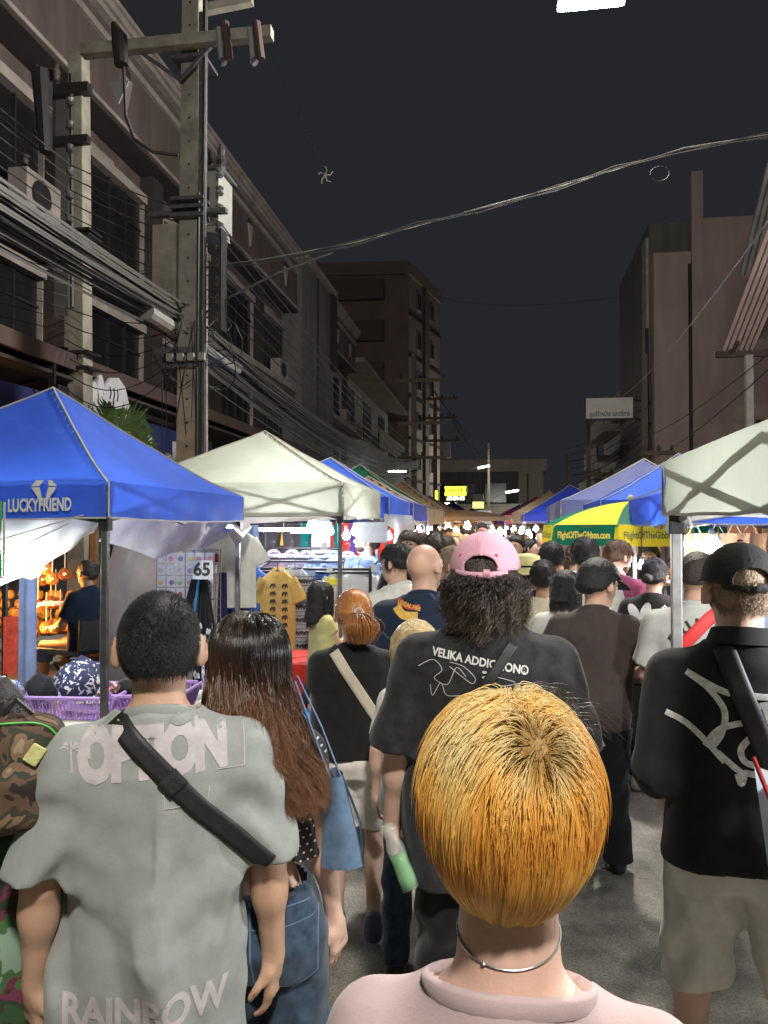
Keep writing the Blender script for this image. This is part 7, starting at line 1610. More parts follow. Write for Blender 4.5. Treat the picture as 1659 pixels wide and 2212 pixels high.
for x in (-.05, .052):
    q = Vector(cp_inv([(x, -.2, 1.665)])[0]); hit = cb5.ray_cast(q, Vector((0, 1, 0)), .5)
    if hit[0] is not None: MB().lathe([(.0048, 0), (.0042, .002), (0, .003)], hit[0], 10, rot=Matrix.Rotation(math.pi / 2, 3, 'X')).build('eyelet', M['strap_red'], K5.cap)
for dx in (-.003, .003):
    pts = []
    for z in np.linspace(1.655, 1.725, 8):
        hit = cb5.ray_cast(Vector(cp_inv([(dx, -.25, z)])[0]), Vector((0, 1, 0)), .5)
        if hit[0] is not None: pts.append(hit[0] - Vector((0, .0008, 0)))
    if len(pts) > 2: MB().tube(pts, .0009, 4).build('seam', mat('seam_pink', (.5, .25, .34), .8), K5.cap)
sc = K5.s
decal(K5, K5.top, text_geo('VELIKA ADDICTION\u00ae', .032, .0010, 'CENTER', width=.88, space=1.0), (-.012, -.3, 1.372), (1, 0, -.17), (.1, 0, 1), 'lettering', 'print_white', off=.003)
wing = [smooth2([(-.19, .015), (-.15, .04), (-.12, .018), (-.14, -.01), (-.10, -.02), (-.08, .03), (-.05, .01)]), smooth2([(-.10, .042), (-.06, .036), (-.025, .012), (-.03, -.006), (-.06, .008), (-.10, .03)]), smooth2([(.025, .01), (.05, -.0), (.09, .012), (.06, .02), (.03, .022)]), smooth2([(.12, .01), (.15, -.02), (.17, -.0), (.16, -.04), (.2, -.05), (.18, -.08)]), smooth2([(-.15, -.03), (-.14, -.06), (-.12, -.02), (-.1, -.05), (-.06, -.045), (-.04, -.05)])]
for w_ in wing: decal(K5, K5.top, line2(w_, .0011), (0, -.3, 1.315), (1, 0, -.12), (.1, 0, 1), 'graphic_line', 'print_grey', off=.003)
for k in range(9): decal(K5, K5.top, (ell2(.0 + .001 * k, .03 - .014 * k, .007, .004, 8), [tuple(range(8))]), (0, -.3, 1.315), (1, 0, -.1), (.1, 0, 1), 'graphic_line', 'print_grey', off=.003, cell=1)
strap_on(K5, [K5.top], [(.085, -.3, 1.425), (.02, -.3, 1.33), (-.15, -.3, 1.09)], .03, 'crossbody_strap', 'strap_black', off=.008, thick=.004)
bp_ = atD(866, 1862, 2.25)
bt = empty('bottle', bp_, 0, 'clear bottle with green liquid held in the hand of the pink cap man', 'bottle'); bt.rotation_euler = (R(-8), R(-24), 0); bt.scale = (.85, .85, .85)
mat('glass_clear', (.75, .8, .76), .05, alpha=.22, spec=1.0); mat('drink_green', (.13, .55, .13), .15, trans=.5, spec=.6)
MB().lathe([(0, -.09), (.03, -.09), (.032, -.05), (.029, 0), (.032, .04), (.030, .06), (.022, .08), (.026, .10), (.03, .112), (.02, .128), (0, .132)], (0, 0, 0), 20).build('glass', M['glass_clear'], bt, smooth=True)
MB().lathe([(0, -.086), (.0275, -.086), (.029, -.05), (.0265, 0), (.0285, .025), (0, .027)], (0, 0, 0), 18).build('liquid', M['drink_green'], bt, smooth=True)

# ---------------- 6 black cap man on the right
Q = person('man in black cap and black shirt with big white brush strokes, near right edge', 1600, 1186, 2.15, hat_off=.004, yaw=R(-13), h=.008, bw=1.06, skin='skin_b', head=(R(14), R(-6)),
  armL=((-.205, -.05, 1.09), (-.18, .10, .94)), armR=((.205, -.04, 1.09), (.18, .14, .94)), hands=dict(L=dict(curl=.4, d=(.2, .3, -1))),
  top=dict(m='s_black', sleeve=1.1, ease=.034, sr=.08, hem=.86, fold=.010, ph=5.2, fl=27, neck=1.47, slope=.05), bottom=dict(kind='shorts', m='s_khaki', hem=.50, r0=.112, r1=.094, ease=.02, fold=.009), legs=dict(kL=(-.135, .03, .47), kR=(.135, .0, .47), aL=(-.15, -.02, .085), aR=(.15, -.04, .085)), hair=dict(style='short', m='hair_fair', t=.004, back=1.535, fade=.06, rough=.0012, freq=130), cap=dict(m='cap_black', tilt=.16, low=1.618, puff=.004), shoes='shoe_black')
s = Q.s
P = flow_hair(6000, (.1, -.5, .8), (0, -.014, 1.600), (.081, .102, .100), .02, 4, 19, (.01, .03), .9, zmin=-.62, face=.6, flick=.08, jit=.4); P = P[P[:, 0, 2] < 1.62]; P = P[~((P[:, 0, 2] < 1.565) & (np.abs(P[:, 0, 0]) > .05) & (P[:, 0, 1] > -.03))]; strands('hair_strands', to_world(Q, P), .0005, 'strand_fair', Q.E)
# collar
MB().grid(lambda u, v: ((.078 + .018 * v) * math.cos(-R(90) + (u - .5) * 4.4), -.024 + (.072 + .018 * v) * math.sin(-R(90) + (u - .5) * 4.4), 1.492 - .045 * v + .05 * (abs(u - .5) * 2) ** 2 * -.6), 24, 4).build('collar', M['s_black'], Q.E, smooth=True)
def pp(px, py): return ((px - 1600) / 1700 * 2.02, 1.75 - (py - 1140) / 1700 * 2.02)
def strokes(fig, target, lines, w, m, nm='brush_stroke', off=.003, conv=pp):
    for ln in lines: decal(fig, target, line2(smooth2([conv(*q) for q in ln], 7), w), (0, -.4, 0), (1, 0, 0), (0, 0, 1), nm, m, off=off)
mat('stroke_white', (.62, .62, .62), .75, noise=(60, .35))
strokes(Q, Q.top, [[(1482, 1462), (1540, 1490), (1572, 1500)], [(1482, 1462), (1530, 1495), (1560, 1540), (1553, 1590), (1530, 1625)], [(1438, 1555), (1480, 1575), (1520, 1608), (1560, 1650)], [(1520, 1620), (1550, 1580), (1600, 1560)], [(1545, 1630), (1580, 1660), (1598, 1672)], [(1598, 1672), (1592, 1692), (1585, 1672)], [(1598, 1668), (1640, 1672)], [(1610, 1592), (1592, 1620), (1600, 1645), (1630, 1652)], [(1600, 1500), (1650, 1502), (1690, 1485)], [(1612, 1526), (1660, 1515)], [(1620, 1530), (1632, 1555)], [(1640, 1525), (1650, 1558)], [(1640, 1572), (1668, 1580), (1665, 1610), (1650, 1628)], [(1625, 1580), (1675, 1575)]], .008, 'stroke_white')
strap_on(Q, [Q.top], [(-.05, -.3, 1.44), (-.02, -.3, 1.36), (.06, -.3, 1.15), (.13, -.3, 1.05)], .055, 'crossbody_strap', 'strap_black', off=.008, thick=.004)
rb = empty('sling_bag', atD(1648, 1700, 1.92), 0, 'clear grey bag with a red strap hanging at the right edge', 'bag')
MB().grid(lambda u, v: (-.02 + .09 * u + .03 * v, -.05 * math.sin(u * math.pi), .05 - .24 * v), 8, 8).build('bag_body', M['bottle_plastic'], rb, smooth=True); MB().tube([(-.03, -.03, .08), (.0, -.065, -.02), (.03, -.075, -.1), (.09, -.04, -.12)], .011, 6, flat=.5).build('strap', M['strap_red'], rb)

# ---------------- 7 bald man, hot dog shirt
H7 = person('bald man in a navy t-shirt with a hot dog print on the back', 914, 1176, 3.85, yaw=R(6), h=.011, bw=1.13, skin='skin_e', head=(R(-38), R(-3)), face=True,
  armL=((-.235, .0, 1.10), (-.2, .18, 1.0)), top=dict(m='s_navy', sleeve=.8, ease=.03, sr=.08, hem=.8, fold=.008, ph=1.1, fl=18), bottom=dict(m='s_khaki', kind='shorts', hem=.5), hair=None, shoes='shoe_white')
cv7 = lambda px, py: ((px - 905) / 1700 * 3.7, 1.75 - (py - 1140) / 1700 * 3.7)
mat('bun_yellow', (.62, .38, .08), .8, noise=(60, .2)); mat('sausage_red', (.4, .05, .03), .8); mat('faded_blue', (.04, .07, .13), .8)
decal(H7, H7.top, line2(smooth2([cv7(846, 1312), cv7(862, 1330), cv7(893, 1332)]), .020), (0, -.4, 0), (1, 0, 0), (0, 0, 1), 'hot_dog_bun', 'bun_yellow', off=.004)
decal(H7, H7.top, line2(smooth2([cv7(850, 1296), cv7(870, 1312), cv7(898, 1312)]), .012), (0, -.4, 0), (1, 0, 0), (0, 0, 1), 'sausage', 'sausage_red', off=.006)
decal(H7, H7.top, text_geo('LOCAL HEB', .027, .001, 'CENTER', width=.8), (cv7(874, 1312)[0], -.4, cv7(874, 1310)[1]), (1, 0, -.3), (.3, 0, 1), 'lettering', 'bun_yellow', off=.008)
for (cy_, rr_, a0, a1) in ((1330, .16, 30, 150), (1330, .16, 215, 330)):
    cx, cz = cv7(872, cy_); decal(H7, H7.top, line2([(cx + rr_ * .95 * math.cos(R(a)), cz + rr_ * .9 * math.sin(R(a))) for a in range(a0, a1, 12)], .006), (0, -.4, 0), (1, 0, 0), (0, 0, 1), 'faded_print', 'faded_blue', off=.003)
# ---------------- 8 brown t-shirt man
B8 = person('stocky man in a plain dark brown t-shirt and black trousers, walking right of centre', 1283, 1222, 4.05, yaw=R(-2), h=.011, bw=1.12, skin='skin_a', head=(R(-48), R(-16)), face=True, scale_head=1.1, neck=-.01,
  armL=((-.275, -.02, 1.1), (-.28, .06, .88)), armR=((.30, .0, 1.12), (.2, .20, 1.06)), top=dict(m='s_brown', sleeve=.66, ease=.018, flare=.0, sr=.074, hem=.79, fold=.007, ph=.2), bottom=dict(m='c_black', r0=.1, r1=.085, r2=.085, hem=.06, fold=.006),
  hair=dict(style='short', t=.02, back=1.52, rough=.004), cap=dict(m='hair_black', bm='s_navy', open=False, tilt=-.05, low=1.64, puff=.006), shoes='shoe_black', legs=dict(aL=(-.1, -.08, .1), aR=(.12, .02, .085)))
auto_strands_later = [B8]
# ---------------- 9 flower t-shirt woman
F9 = person('woman in a black t-shirt printed with large white petals, hair in a low bun', 1412, 1212, 5.3, yaw=R(-16), h=.013, fem=True, bw=1.25, skin='skin_e', head=(R(-5), R(-8)), armL=((-.21, .0, 1.12), (-.2, .15, .98)), armR=((.21, .0, 1.12), (.16, .2, 1.02)),
  top=dict(m='s_black', sleeve=.8, ease=.035, sr=.08, hem=.80, fold=.006, ph=2.0), bottom=dict(m='c_black', r0=.1), hair=dict(style='bunlow', bun=(-.02, -.135, 1.56), t=.014), shoes='shoe_white', legs=dict(aL=(-.12, -.05, .085), tL=(-.16, .08, .04)))
mat('petal_white', (.62, .62, .6), .8, noise=(30, .08)); mat('petal_green', (.35, .38, .05), .8)
for a in range(7):
    w_ = R(20 + a * 51); decal(F9, F9.top, (ell2(-.07 + .085 * math.cos(w_), .085 * math.sin(w_), .065, .032, 12, w_), [tuple(range(12))]), (0, -.4, 1.24 * F9.s), (1, 0, 0), (0, 0, 1), 'petal', 'petal_white', off=.003 + .0006 * (a % 2), cell=.03)
decal(F9, F9.top, (ell2(-.06, -.01, .04, .045, 12), [tuple(range(12))]), (0, -.4, 1.23 * F9.s), (1, 0, 0), (0, 0, 1), 'flower_centre', 'petal_green', off=.006)
decal(F9, F9.top, ([(-.15, -.02), (.15, -.02), (.15, .02), (-.15, .02)], [(0, 1, 2, 3)]), (0, -.4, 1.29 * F9.s), (.75, 0, .65), (-.65, 0, .75), 'print_band', 's_black', off=.008)
decal(F9, F9.top, text_geo('TEENAGERS GEARS', .034, .0012, 'CENTER', width=.8), (0, -.4, 1.29 * F9.s), (.75, 0, .65), (-.65, 0, .75), 'lettering', 'print_white', off=.011, cell=.03)
# ---------------- 10 grey DUM.. shirt with red strap
D10 = person('man in a light grey t-shirt with a wide red strap, behind the black cap man', 1507, 1196, 3.65, yaw=R(-20), h=.011, bw=1.12, skin='skin_a', head=(R(6), R(-5)), armL=((-.225, .0, 1.1), (-.2, .16, .95)), armR=((.22, .0, 1.1), (.2, .15, .95)),
  top=dict(m='s_lgrey', sleeve=.8, ease=.035, sr=.08, hem=.8, fold=.007, ph=3.3), bottom=dict(m='s_denim'), hair=dict(style='short', t=.007, back=1.545, m='hair_dark', fade=.05, rough=.0012))
s = D10.s
for i, ch in enumerate('DUMBO'):
    a = R(68 - i * 30); decal(D10, D10.top, text_geo(ch, .065, .0035), (.02 - .14 * math.cos(math.pi - a), -.4, 1.19 * s + .12 * math.sin(a) - .06) if False else (.05 + .15 * math.cos(R(152 - i * 27)), -.4, 1.24 * s + .13 * math.sin(R(152 - i * 27))), (math.cos(R(62 - i * 27)), 0, math.sin(R(62 - i * 27))), (-math.sin(R(62 - i * 27)), 0, math.cos(R(62 - i * 27))), 'lettering', 'letter_dark', off=.003)
decal(D10, D10.top, line2(smooth2([(.0, -.02), (.03, .03), (.1, .03), (.12, -.04), (.06, -.09), (.0, -.06)]), .004), (0, -.4, 1.16 * s), (1, 0, 0), (0, 0, 1), 'graphic_line', 'tape_grey', off=.003)
strap_on(D10, [D10.top], [(.09, -.3, 1.43 * s), (.05, -.3, 1.39 * s), (-.11, -.3, 1.20 * s), (-.2, -.3, 1.08 * s)], .055, 'crossbody_strap', 'strap_red', off=.007, thick=.004)
# ---------------- child with camouflage pack bottom left
C11 = person('child wearing a camouflage backpack with neon green piping, cut by the left edge', -22, 1492, 1.75, yaw=R(24), h=.012, fem=True, bw=1.1, skin='skin_a', scale_head=1.1, head=(R(10), R(-6)), armR=((.22, .02, 1.12), (.2, .14, .92)),
  top=dict(m='s_floral', sleeve=.7, ease=.04, sr=.085, hem=.7, fold=.011, ph=1.9), bottom=dict(kind='skirt', m='s_floral', hem=.2, waist=1.0, ease=.02, flare=.15, fold=.01), hair=dict(style='short', t=.012))
mat('neon_green', (.1, .55, .08), .6)
c0 = atD(36, 1650, 1.62); bpk = empty('backpack', c0, R(24), 'rounded camouflage backpack with a neon green edge on the child at left', 'bag')
def f_pack(p): return smin(d_box(p, (0, 0, -.02), (.10, .065, .12), np.eye(3, dtype=np.float32), .06), d_box(p, (0, -.05, -.06), (.075, .03, .06), np.eye(3, dtype=np.float32), .03), .01) + .003 * nz3(p, 40)
v, f = mesh_sdf(f_pack, (-.14, -.13, -.19), (.14, .1, .14), .006); np_mesh('pack_body', v, f, M['s_camo'], bpk)
MB().tube([(-.104 if a < 0 else 0, 0, 0) if False else (.094 * math.copysign(abs(math.cos(a)) ** .6, math.cos(a)), -.045, -.02 + .114 * math.copysign(abs(math.sin(a)) ** .6, math.sin(a))) for a in np.linspace(-.3, 2.2, 18)], .0022, 5).build('piping', M['neon_green'], bpk)
MB().box((.045, -.072, .035), (.03, .008, .04), rot=Matrix.Rotation(.6, 3, 'Y')).build('patch', M['hat_yellow'], bpk, bevel=.006)
MB().tube([(-.03, 0, .1), (0, 0, .13), (.03, 0, .1)], .006, 5).build('handle', M['strap_black'], bpk)

# ---------------- mid field
def pr(label, px, ty, D, **k):
    k.setdefault('h', .013 if D < 6.5 else .016); f = person(label, px, ty, D, **k); hr = k.get('hair')
    if hr and D < 7.6: auto_strands(f, hr, int(1e5 / D ** 1.6 / 12) + 500)
    return f
def auto_strands(f, hr, n):
    sm = {'hair_black': 'strand_black', 'hair_dark': 'strand_dark', 'hair_brown': 'strand_brown', 'hair_copper': 'strand_brown', 'hair_grey': 'strand_fair', 'hair_auburn': 'strand_auburn'}.get(hr.get('m', 'hair_black'), 'strand_black')
    t = hr.get('t', .014); st_ = hr.get('style', 'short'); sd = int(n + t * 1e4)
    if st_ in ('short', 'bunlow'):
        P = flow_hair(n, (.2, -.5, .8), (0, -.014, 1.61), (.078 + t * .8, .099 + t * .8, .096 + t * .8), .035 + t * 1.2, 6, sd, (.02, .08 + t * 3), .8, zmin=-.35, face=.45, flick=.10, jit=.35 + t * 10, lenvar=.6)
    elif st_ in ('bob', 'long', 'girl'):
        P = hang_hair(n, (0, -.02, 1.605), (.084 + t * .8, .104 + t * .8, .098 + t * .8), {'bob': .06, 'girl': .2, 'long': .24}[st_], 14, sd, .006, (0, .4, 1), (0, -.01, 0), (.01, .1), .2, 1.3, .4)
    else:
        P = flow_hair(n, (0, -.4, .9), (0, -.014, 1.6), (.09, .11, .105), .13, 12, sd, (.1, .4), .8, zmin=-.5, face=.45, flick=.1, jit=.5, wave=.01)
    P = clump(P, max(30, len(P) // 18), .5, 3); strands('hair_strands', to_world(f, P), .0011, sm, f.E)
T_ = lambda m, **k: dict(dict(m=m, fold=.006, ease=.028), **k)
K12 = pr('short haired man in a white shirt below the umbrella', 1263, 1168, 5.6, yaw=R(-6), bw=1.1, head=(R(-4), 0), top=T_('s_white'), bottom=dict(m='c_black'), hair=dict(t=.02, rough=.005, back=1.52), skin='skin_e')
K11 = pr('bearded man in a maroon t-shirt looking down to the right', 1327, 1170, 5.7, yaw=R(-18), bw=1.1, head=(R(-42), R(-22)), face=True, top=T_('s_maroon'), bottom=dict(m='s_khaki'), hair=dict(m='hair_brown', t=.013), skin='skin_b', armR=((.24, .02, 1.1), (.2, .2, 1.02)))
K11.run(lambda p: np.maximum(d_ell(K11.hl(p), (0, .035, 1.52), (.064, .062, .05)) - .002 * nz3(p, 150), (K11.hl(p)[:, 2] - 1.555)), (-.12, -.1, 1.4), (.14, .2, 1.62), .011, 'beard', 'hair_brown')
K13 = pr('woman with a chin length black bob and a cream shirt with rolled sleeves', 1224, 1236, 4.75, yaw=R(-4), fem=True, bw=1.15, head=(R(-35), 0), face=True, top=T_('s_white', sleeve=1.25, ease=.035, hem=.75, sr=.072), bottom=dict(m='s_cream'), hair=dict(style='bob', t=.012, dy=.01, rb=.075), skin='skin_b')
K14 = pr('woman with hair pinned in a small bun and a pale cream top', 1172, 1216, 5.25, yaw=R(2), fem=True, bw=1.0, top=T_('s_cream', sleeve=.9, hem=.95, ndip=.4), bottom=dict(m='s_navy'), hair=dict(bun=(.035, -.12, 1.575), t=.014, style='bunlow'), skin='skin_c')
K15 = pr('man with wavy black hair in a white shirt with blue leaf pattern', 1190, 1178, 6.2, yaw=R(0), top=T_('s_pattern', ease=.035), bottom=dict(m='s_khaki'), hair=dict(t=.024, rough=.008, freq=90, back=1.53), skin='skin_c')
K16 = pr('woman in a pale yellow bucket hat facing left', 1138, 1204, 5.5, hat_off=.02, yaw=R(55), fem=True, head=(R(30), R(-5)), face=True, top=T_('s_black'), bottom=dict(m='c_black'), hair=dict(t=.008), skin='skin_d')
q = K16.hl_inv(np.array([[0, -.01, 1.64]], np.float32))[0] * K16.s
hb_ = MB().lathe([(.165, -.04), (.155, -.03), (.105, .01), (.1, .03), (.092, .085), (.05, .1), (0, .102)], tuple(q), 28); hb_.build('hat', M['hat_yellow'], K16.E, smooth=True); MB().lathe([(.108, .008), (.105, .022)], tuple(q), 28).build('hat_band', M['c_black'], K16.E)
K17 = pr('man with glasses and short black hair facing the camera', 1115, 1160, 8.0, yaw=R(180), face_cam=True, head=(R(-20), 0), face=True, glasses='steel_dark', top=T_('s_black'), bottom=dict(m='c_black'), hair=dict(t=.018, rough=.004), skin='skin_a', h=.0135)
K18 = pr('woman in a peach lit top standing in profile at a stall', 1146, 1166, 9.5, yaw=R(-100), fem=True, face=True, top=T_('s_peach'), bottom=dict(m='s_denim'), hair=dict(t=.014, bun=(0, -.12, 1.6)), skin='skin_b', armR=((.2, .1, 1.15), (.1, .28, 1.15)), armL=((-.2, .1, 1.15), (-.1, .28, 1.15)))  # peach stall light is put into the cloth colour of her top
K19 = pr('woman in an orange lit shirt leaning at the warm stall', 1172, 1162, 10, yaw=R(-60), fem=True, face=True, bend=.25, top=T_('s_peach', sleeve=1.3), bottom=dict(m='s_khaki'), hair=dict(t=.012), skin='skin_b', armR=((.2, .15, 1.2), (.1, .35, 1.15)))  # orange stall light on the shirt is painted as its cloth colour
K20 = pr('tall dark haired man facing the camera far above the crowd', 1040, 1131, 11.5, yaw=R(180), face_cam=True, head=(R(8), R(-6)), face=True, top=T_('s_black'), bottom=dict(m='c_black'), hair=dict(t=.012, m='hair_dark'), skin='skin_c')
K21 = pr('pale young man with dark hair facing the camera, left of the tall one', 1006, 1146, 10.5, yaw=R(180), face_cam=True, head=(R(4), 0), face=True, top=T_('s_white'), bottom=dict(m='s_denim'), hair=dict(t=.018, m='hair_dark'), skin='skin_b')
K22 = pr('man with glasses looking down to the left in the far crowd', 966, 1160, 8.2, yaw=R(120), head=(R(20), R(-16)), face=True, glasses='steel_dark', top=T_('s_black'), bottom=dict(m='c_black'), hair=dict(t=.014, m='hair_dark'), skin='skin_a', h=.0135)
K23 = pr('dark haired person behind the bald man, back to the camera', 938, 1160, 5.9, yaw=R(8), top=T_('s_black'), bottom=dict(m='c_black'), hair=dict(t=.015, m='hair_dark', back=1.52), skin='skin_c')
K24 = pr('young man with swept dark hair looking back at the camera', 884, 1153, 6.4, yaw=R(180), face_cam=True, head=(R(-8), R(-4)), face=True, top=T_('s_black'), bottom=dict(m='s_denim'), hair=dict(t=.02, m='hair_dark', fringe=1.65, side=1.6), skin='skin_b', h=.012)
K25 = pr('man with glasses in a white t-shirt facing left at the rack', 858, 1180, 4.9, yaw=R(48), head=(R(18), R(-6)), bw=1.08, face=True, glasses='steel_dark', top=T_('s_white', ease=.035), bottom=dict(m='s_khaki', kind='shorts', hem=.5), hair=dict(t=.012, back=1.54, fade=.05), skin='skin_e', armL=((-.24, .1, 1.14), (-.22, .3, 1.0)), h=.012)
K26 = pr('dark haired girl next to the man in the white t-shirt', 886, 1190, 5.6, yaw=R(20), fem=True, top=T_('s_white'), bottom=dict(m='c_black'), hair=dict(style='bob', t=.012), skin='skin_a')
K27 = pr('older woman with short greying hair, gold earring and a black top facing left', 976, 1186, 5.0, yaw=R(62), head=(R(12), 0), fem=True, bw=1.1, face=True, top=T_('s_black', sleeve=.3), bottom=dict(m='c_black'), hair=dict(t=.013, m='hair_grey', back=1.52), skin='skin_c', h=.012)
q = K27.hl_inv(np.array([[-.093, -.01, 1.53]], np.float32))[0] * K27.s; MB().tube([(q[0], q[1] + .016 * math.cos(a), q[2] + .016 * math.sin(a)) for a in np.linspace(0, 6.28, 13)], .003, 5).build('earring', M['metal_gold'], K27.E)
q = K27.hl_inv(np.array([[x, .075, 1.69] for x in (-.045, .045)], np.float32)) * K27.s
for x in q: MB().lathe([(0, -.004), (.024, -.004), (.024, .004), (0, .004)], tuple(x), 12, rot=Matrix.Rotation(1.0, 3, 'X')).build('sunglass_lens', M['eye_dark'], K27.E)
K28 = pr('woman with long blonde hair in the far crowd', 985, 1153, 9.6, yaw=R(150), fem=True, top=T_('s_peach'), bottom=dict(m='s_denim'), hair=dict(style='long', t=.014, m='hair_straw', drop=.25), skin='skin_b')
K29 = pr('orange haired woman in the far crowd beside the blonde', 971, 1153, 10.4, yaw=R(100), fem=True, top=T_('s_peach'), bottom=dict(m='s_denim'), hair=dict(style='bob', t=.018, m='hair_auburn'), skin='skin_b')
K30 = person('small blonde child walking in front of the pink cap man', 899, 1356, 3.05, yaw=R(-4), fem=True, h=.013, bw=.85, scale_head=1.12, top=T_('s_white'), bottom=dict(m='s_denim'), hair=dict(style='girl', t=.012, m='hair_straw', drop=.3, dy=.01), skin='skin_b')
P = hang_hair(2600, (0, -.012, 1.603), (.092, .112, .108), .20, 16, 52, .006, (0, .35, 1), (0, -.01, 0), (.01, .08), .15, 1.2, .3); hair_mat('strand_lightblonde', [(0, (.22, .15, .07)), (.3, (.6, .46, .25)), (1, (.72, .6, .38))], .35, .3); strands('hair_strands', to_world(K30, P), .0011, 'strand_lightblonde', K30.E)
K31 = pr('woman with tied auburn hair and a white top facing the right stalls', 1243, 1182, 7.4, yaw=R(-40), fem=True, top=T_('s_white', sleeve=0), bottom=dict(m='s_denim'), hair=dict(t=.014, m='hair_brown', bun=(0, -.12, 1.66)), skin='skin_e')
auto_strands(F9, dict(style='bunlow', t=.014), 1500)
# left stall people
S1 = person('barefoot vendor in a dark t-shirt and denim shorts seated on the folding chair', pos=(-4.02, 7.15, .10), H=1.66, yaw=R(75), h=.013, bare=True, head=(R(0), R(-2)), face=True, skin='skin_c', bw=1.12,
  legs=dict(kL=(-.14, .42, .86), aL=(-.16, .40, .42), tL=(-.17, .53, .37), kR=(.14, .42, .86), aR=(.16, .47, .42), tR=(.17, .60, .37)), armR=((.22, .08, 1.1), (.12, .30, 1.04)), armL=((-.22, .08, 1.1), (-.12, .30, 1.04)),
  top=T_('s_navy', ease=.025, hem=.84), bottom=dict(kind='pants', m='s_denimlt', hem=.70, r0=.095, r1=.085, r2=.09), hair=dict(t=.014), shoes=None)
S1.E.location.z = .10 - .37 * S1.s + .02
tag(MB().box((-4.48, 7.24, 1.0), (.22, .16, .03)).build('food_box', M['c_white']), 'white foam food box held by the seated vendor', 'box')
S2 = person('second vendor seated low behind the tent post, only the head clear', 258, 1277, 8.0, yaw=R(150), h=.013, head=(R(-30), R(-10)), face=True, skin='skin_a', top=T_('s_cream'), bottom=dict(m='s_denimlt'), hair=dict(t=.02, rough=.006, fringe=1.645), H=1.34)
S3 = pr('little girl with long black hair, pale yellow blouse and navy skirt at the red table', 697, 1263, 5.9, yaw=R(-50), fem=True, bw=.92, scale_head=1.1, h=.012, top=T_('s_yellow', sleeve=.5, hem=.9, sr=.07, fit=False), bottom=dict(kind='skirt', m='s_navy', hem=.6, flare=.35), hair=dict(style='girl', t=.012, drop=.2, dy=.015), skin='skin_e', armR=((.2, .08, 1.16), (.12, .3, 1.12)), armL=((-.18, .08, 1.16), (-.12, .28, 1.1)))
S4 = pr('bearded vendor in a blue shirt holding his chin behind the rack', 790, 1144, 7.45, yaw=R(180 - 38), head=(R(-38), R(8)), face=True, top=T_('s_blue', sleeve=1.2, ease=.03), bottom=dict(m='s_khaki'), hair=dict(t=.015, m='hair_dark'), skin='skin_b', h=.012, armL=((-.22, .12, 1.14), (-.06, .23, 1.36)), hands=dict(L=dict(d=(.35, -.12, .9), n=(.3, -1, 0), curl=.7)))
S4.run(lambda p: np.maximum(d_ell(S4.hl(p), (0, .035, 1.52), (.064, .062, .05)) - .002 * nz3(p, 150), (S4.hl(p)[:, 2] - 1.55)), (-.14, -.1, 1.4), (.14, .2, 1.62), .011, 'beard', 'hair_dark')
# right stall people
R1 = pr('laughing woman with a hair band seen between the post and the grey shirt', 1462, 1238, 6.3, yaw=R(70), face=True, fem=True, top=T_('s_plaid'), bottom=dict(m='s_denim'), hair=dict(style='bob', t=.012), skin='skin_b')
R2 = pr('man in a navy patterned shirt behind the grey shirt man', 1487, 1222, 6.0, yaw=R(60), face=True, top=T_('s_navy'), bottom=dict(m='s_denim'), hair=dict(t=.016), skin='skin_e')
R3_ = pr('snack vendor with short hair behind the orange trays', 1402, 1180, 7.0, yaw=R(160), face=True, top=T_('s_navy'), bottom=dict(m='c_black'), hair=dict(t=.014), skin='skin_c')
R4_ = pr('woman with dark wavy hair and bare arms beside the snack counter', 1366, 1205, 6.5, yaw=R(-60), fem=True, top=T_('s_lgrey', sleeve=0), bottom=dict(m='s_denim'), hair=dict(style='curly', t=.01, m='hair_dark'), skin='skin_e')
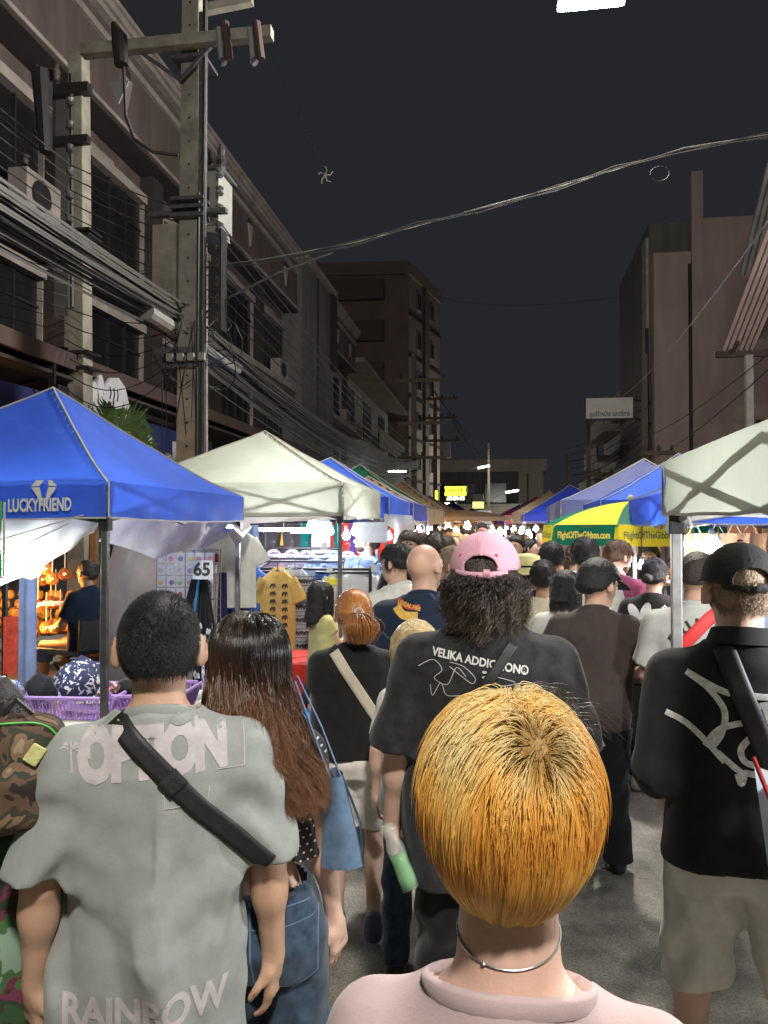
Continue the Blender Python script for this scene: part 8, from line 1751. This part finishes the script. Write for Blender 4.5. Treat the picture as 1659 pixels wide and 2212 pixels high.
R5_ = pr('person in a pale blue checked shirt at the right edge', 1668, 1215, 4.1, yaw=R(40), top=T_('s_plaid', sleeve=1.2), bottom=dict(m='s_denim'), hair=dict(t=.014), skin='skin_d', armL=((-.2, .1, 1.1), (-.1, .3, 1.08)))
R6_ = pr('woman with long brown hair in a white top at the lamp lit stall', 1240, 1178, 8.6, yaw=R(-30), fem=True, top=T_('s_white', sleeve=0), bottom=dict(m='s_denim'), hair=dict(style='long', t=.012, m='hair_copper', drop=.25), skin='skin_b')
# far crowd: a few builds, copied
protos = []
for k, (f_, m_, hm, sk, hs) in enumerate([(False, 's_white', 'hair_black', 'skin_a', 'short'), (True, 's_peach', 'hair_dark', 'skin_b', 'bob'), (False, 's_blue', 'hair_dark', 'skin_c', 'short'), (True, 's_black', 'hair_black', 'skin_e', 'long'), (False, 's_maroon', 'hair_brown', 'skin_b', 'short'), (True, 's_cream', 'hair_straw', 'skin_b', 'bob'), (False, 's_lgrey', 'hair_black', 'skin_c', 'short')]):
    protos.append(person('person', pos=(0, -30 - k, 0), H=1.7, h=.022, fem=f_, detail=0, skin=sk, top=dict(m=m_, fold=.004), bottom=dict(m='c_black'), hair=dict(style=hs, m=hm, t=.016), shoes=None))
rr = random.Random(5); used = set(); wearing = ['a white shirt', 'a peach top', 'a blue shirt', 'a black top', 'a maroon shirt', 'a cream top', 'a grey shirt']
for k in range(64):
    D = 9.5 + k * .55 + rr.random() * .8; X = rr.uniform(-1.0, .55) if k % 3 else rr.choice([rr.uniform(-1.15, -.6), rr.uniform(.2, .6)])
    i = rr.randrange(7); H = rr.uniform(1.55, 1.74)
    if i in used: E_ = copy_tree(protos[i].E)
    else: E_ = protos[i].E; used.add(i)
    E_.location = (X * (1 + D * .012), D, 0); E_.rotation_euler = (0, 0, rr.choice([0, 0, math.pi]) + rr.uniform(-.6, .6)); k_ = H / 1.7; E_.scale = (k_, k_, k_)
    E_['label'] = f'distant walker in {wearing[i]} in the packed crowd'; E_['group'] = 'far crowd walking down the market street'
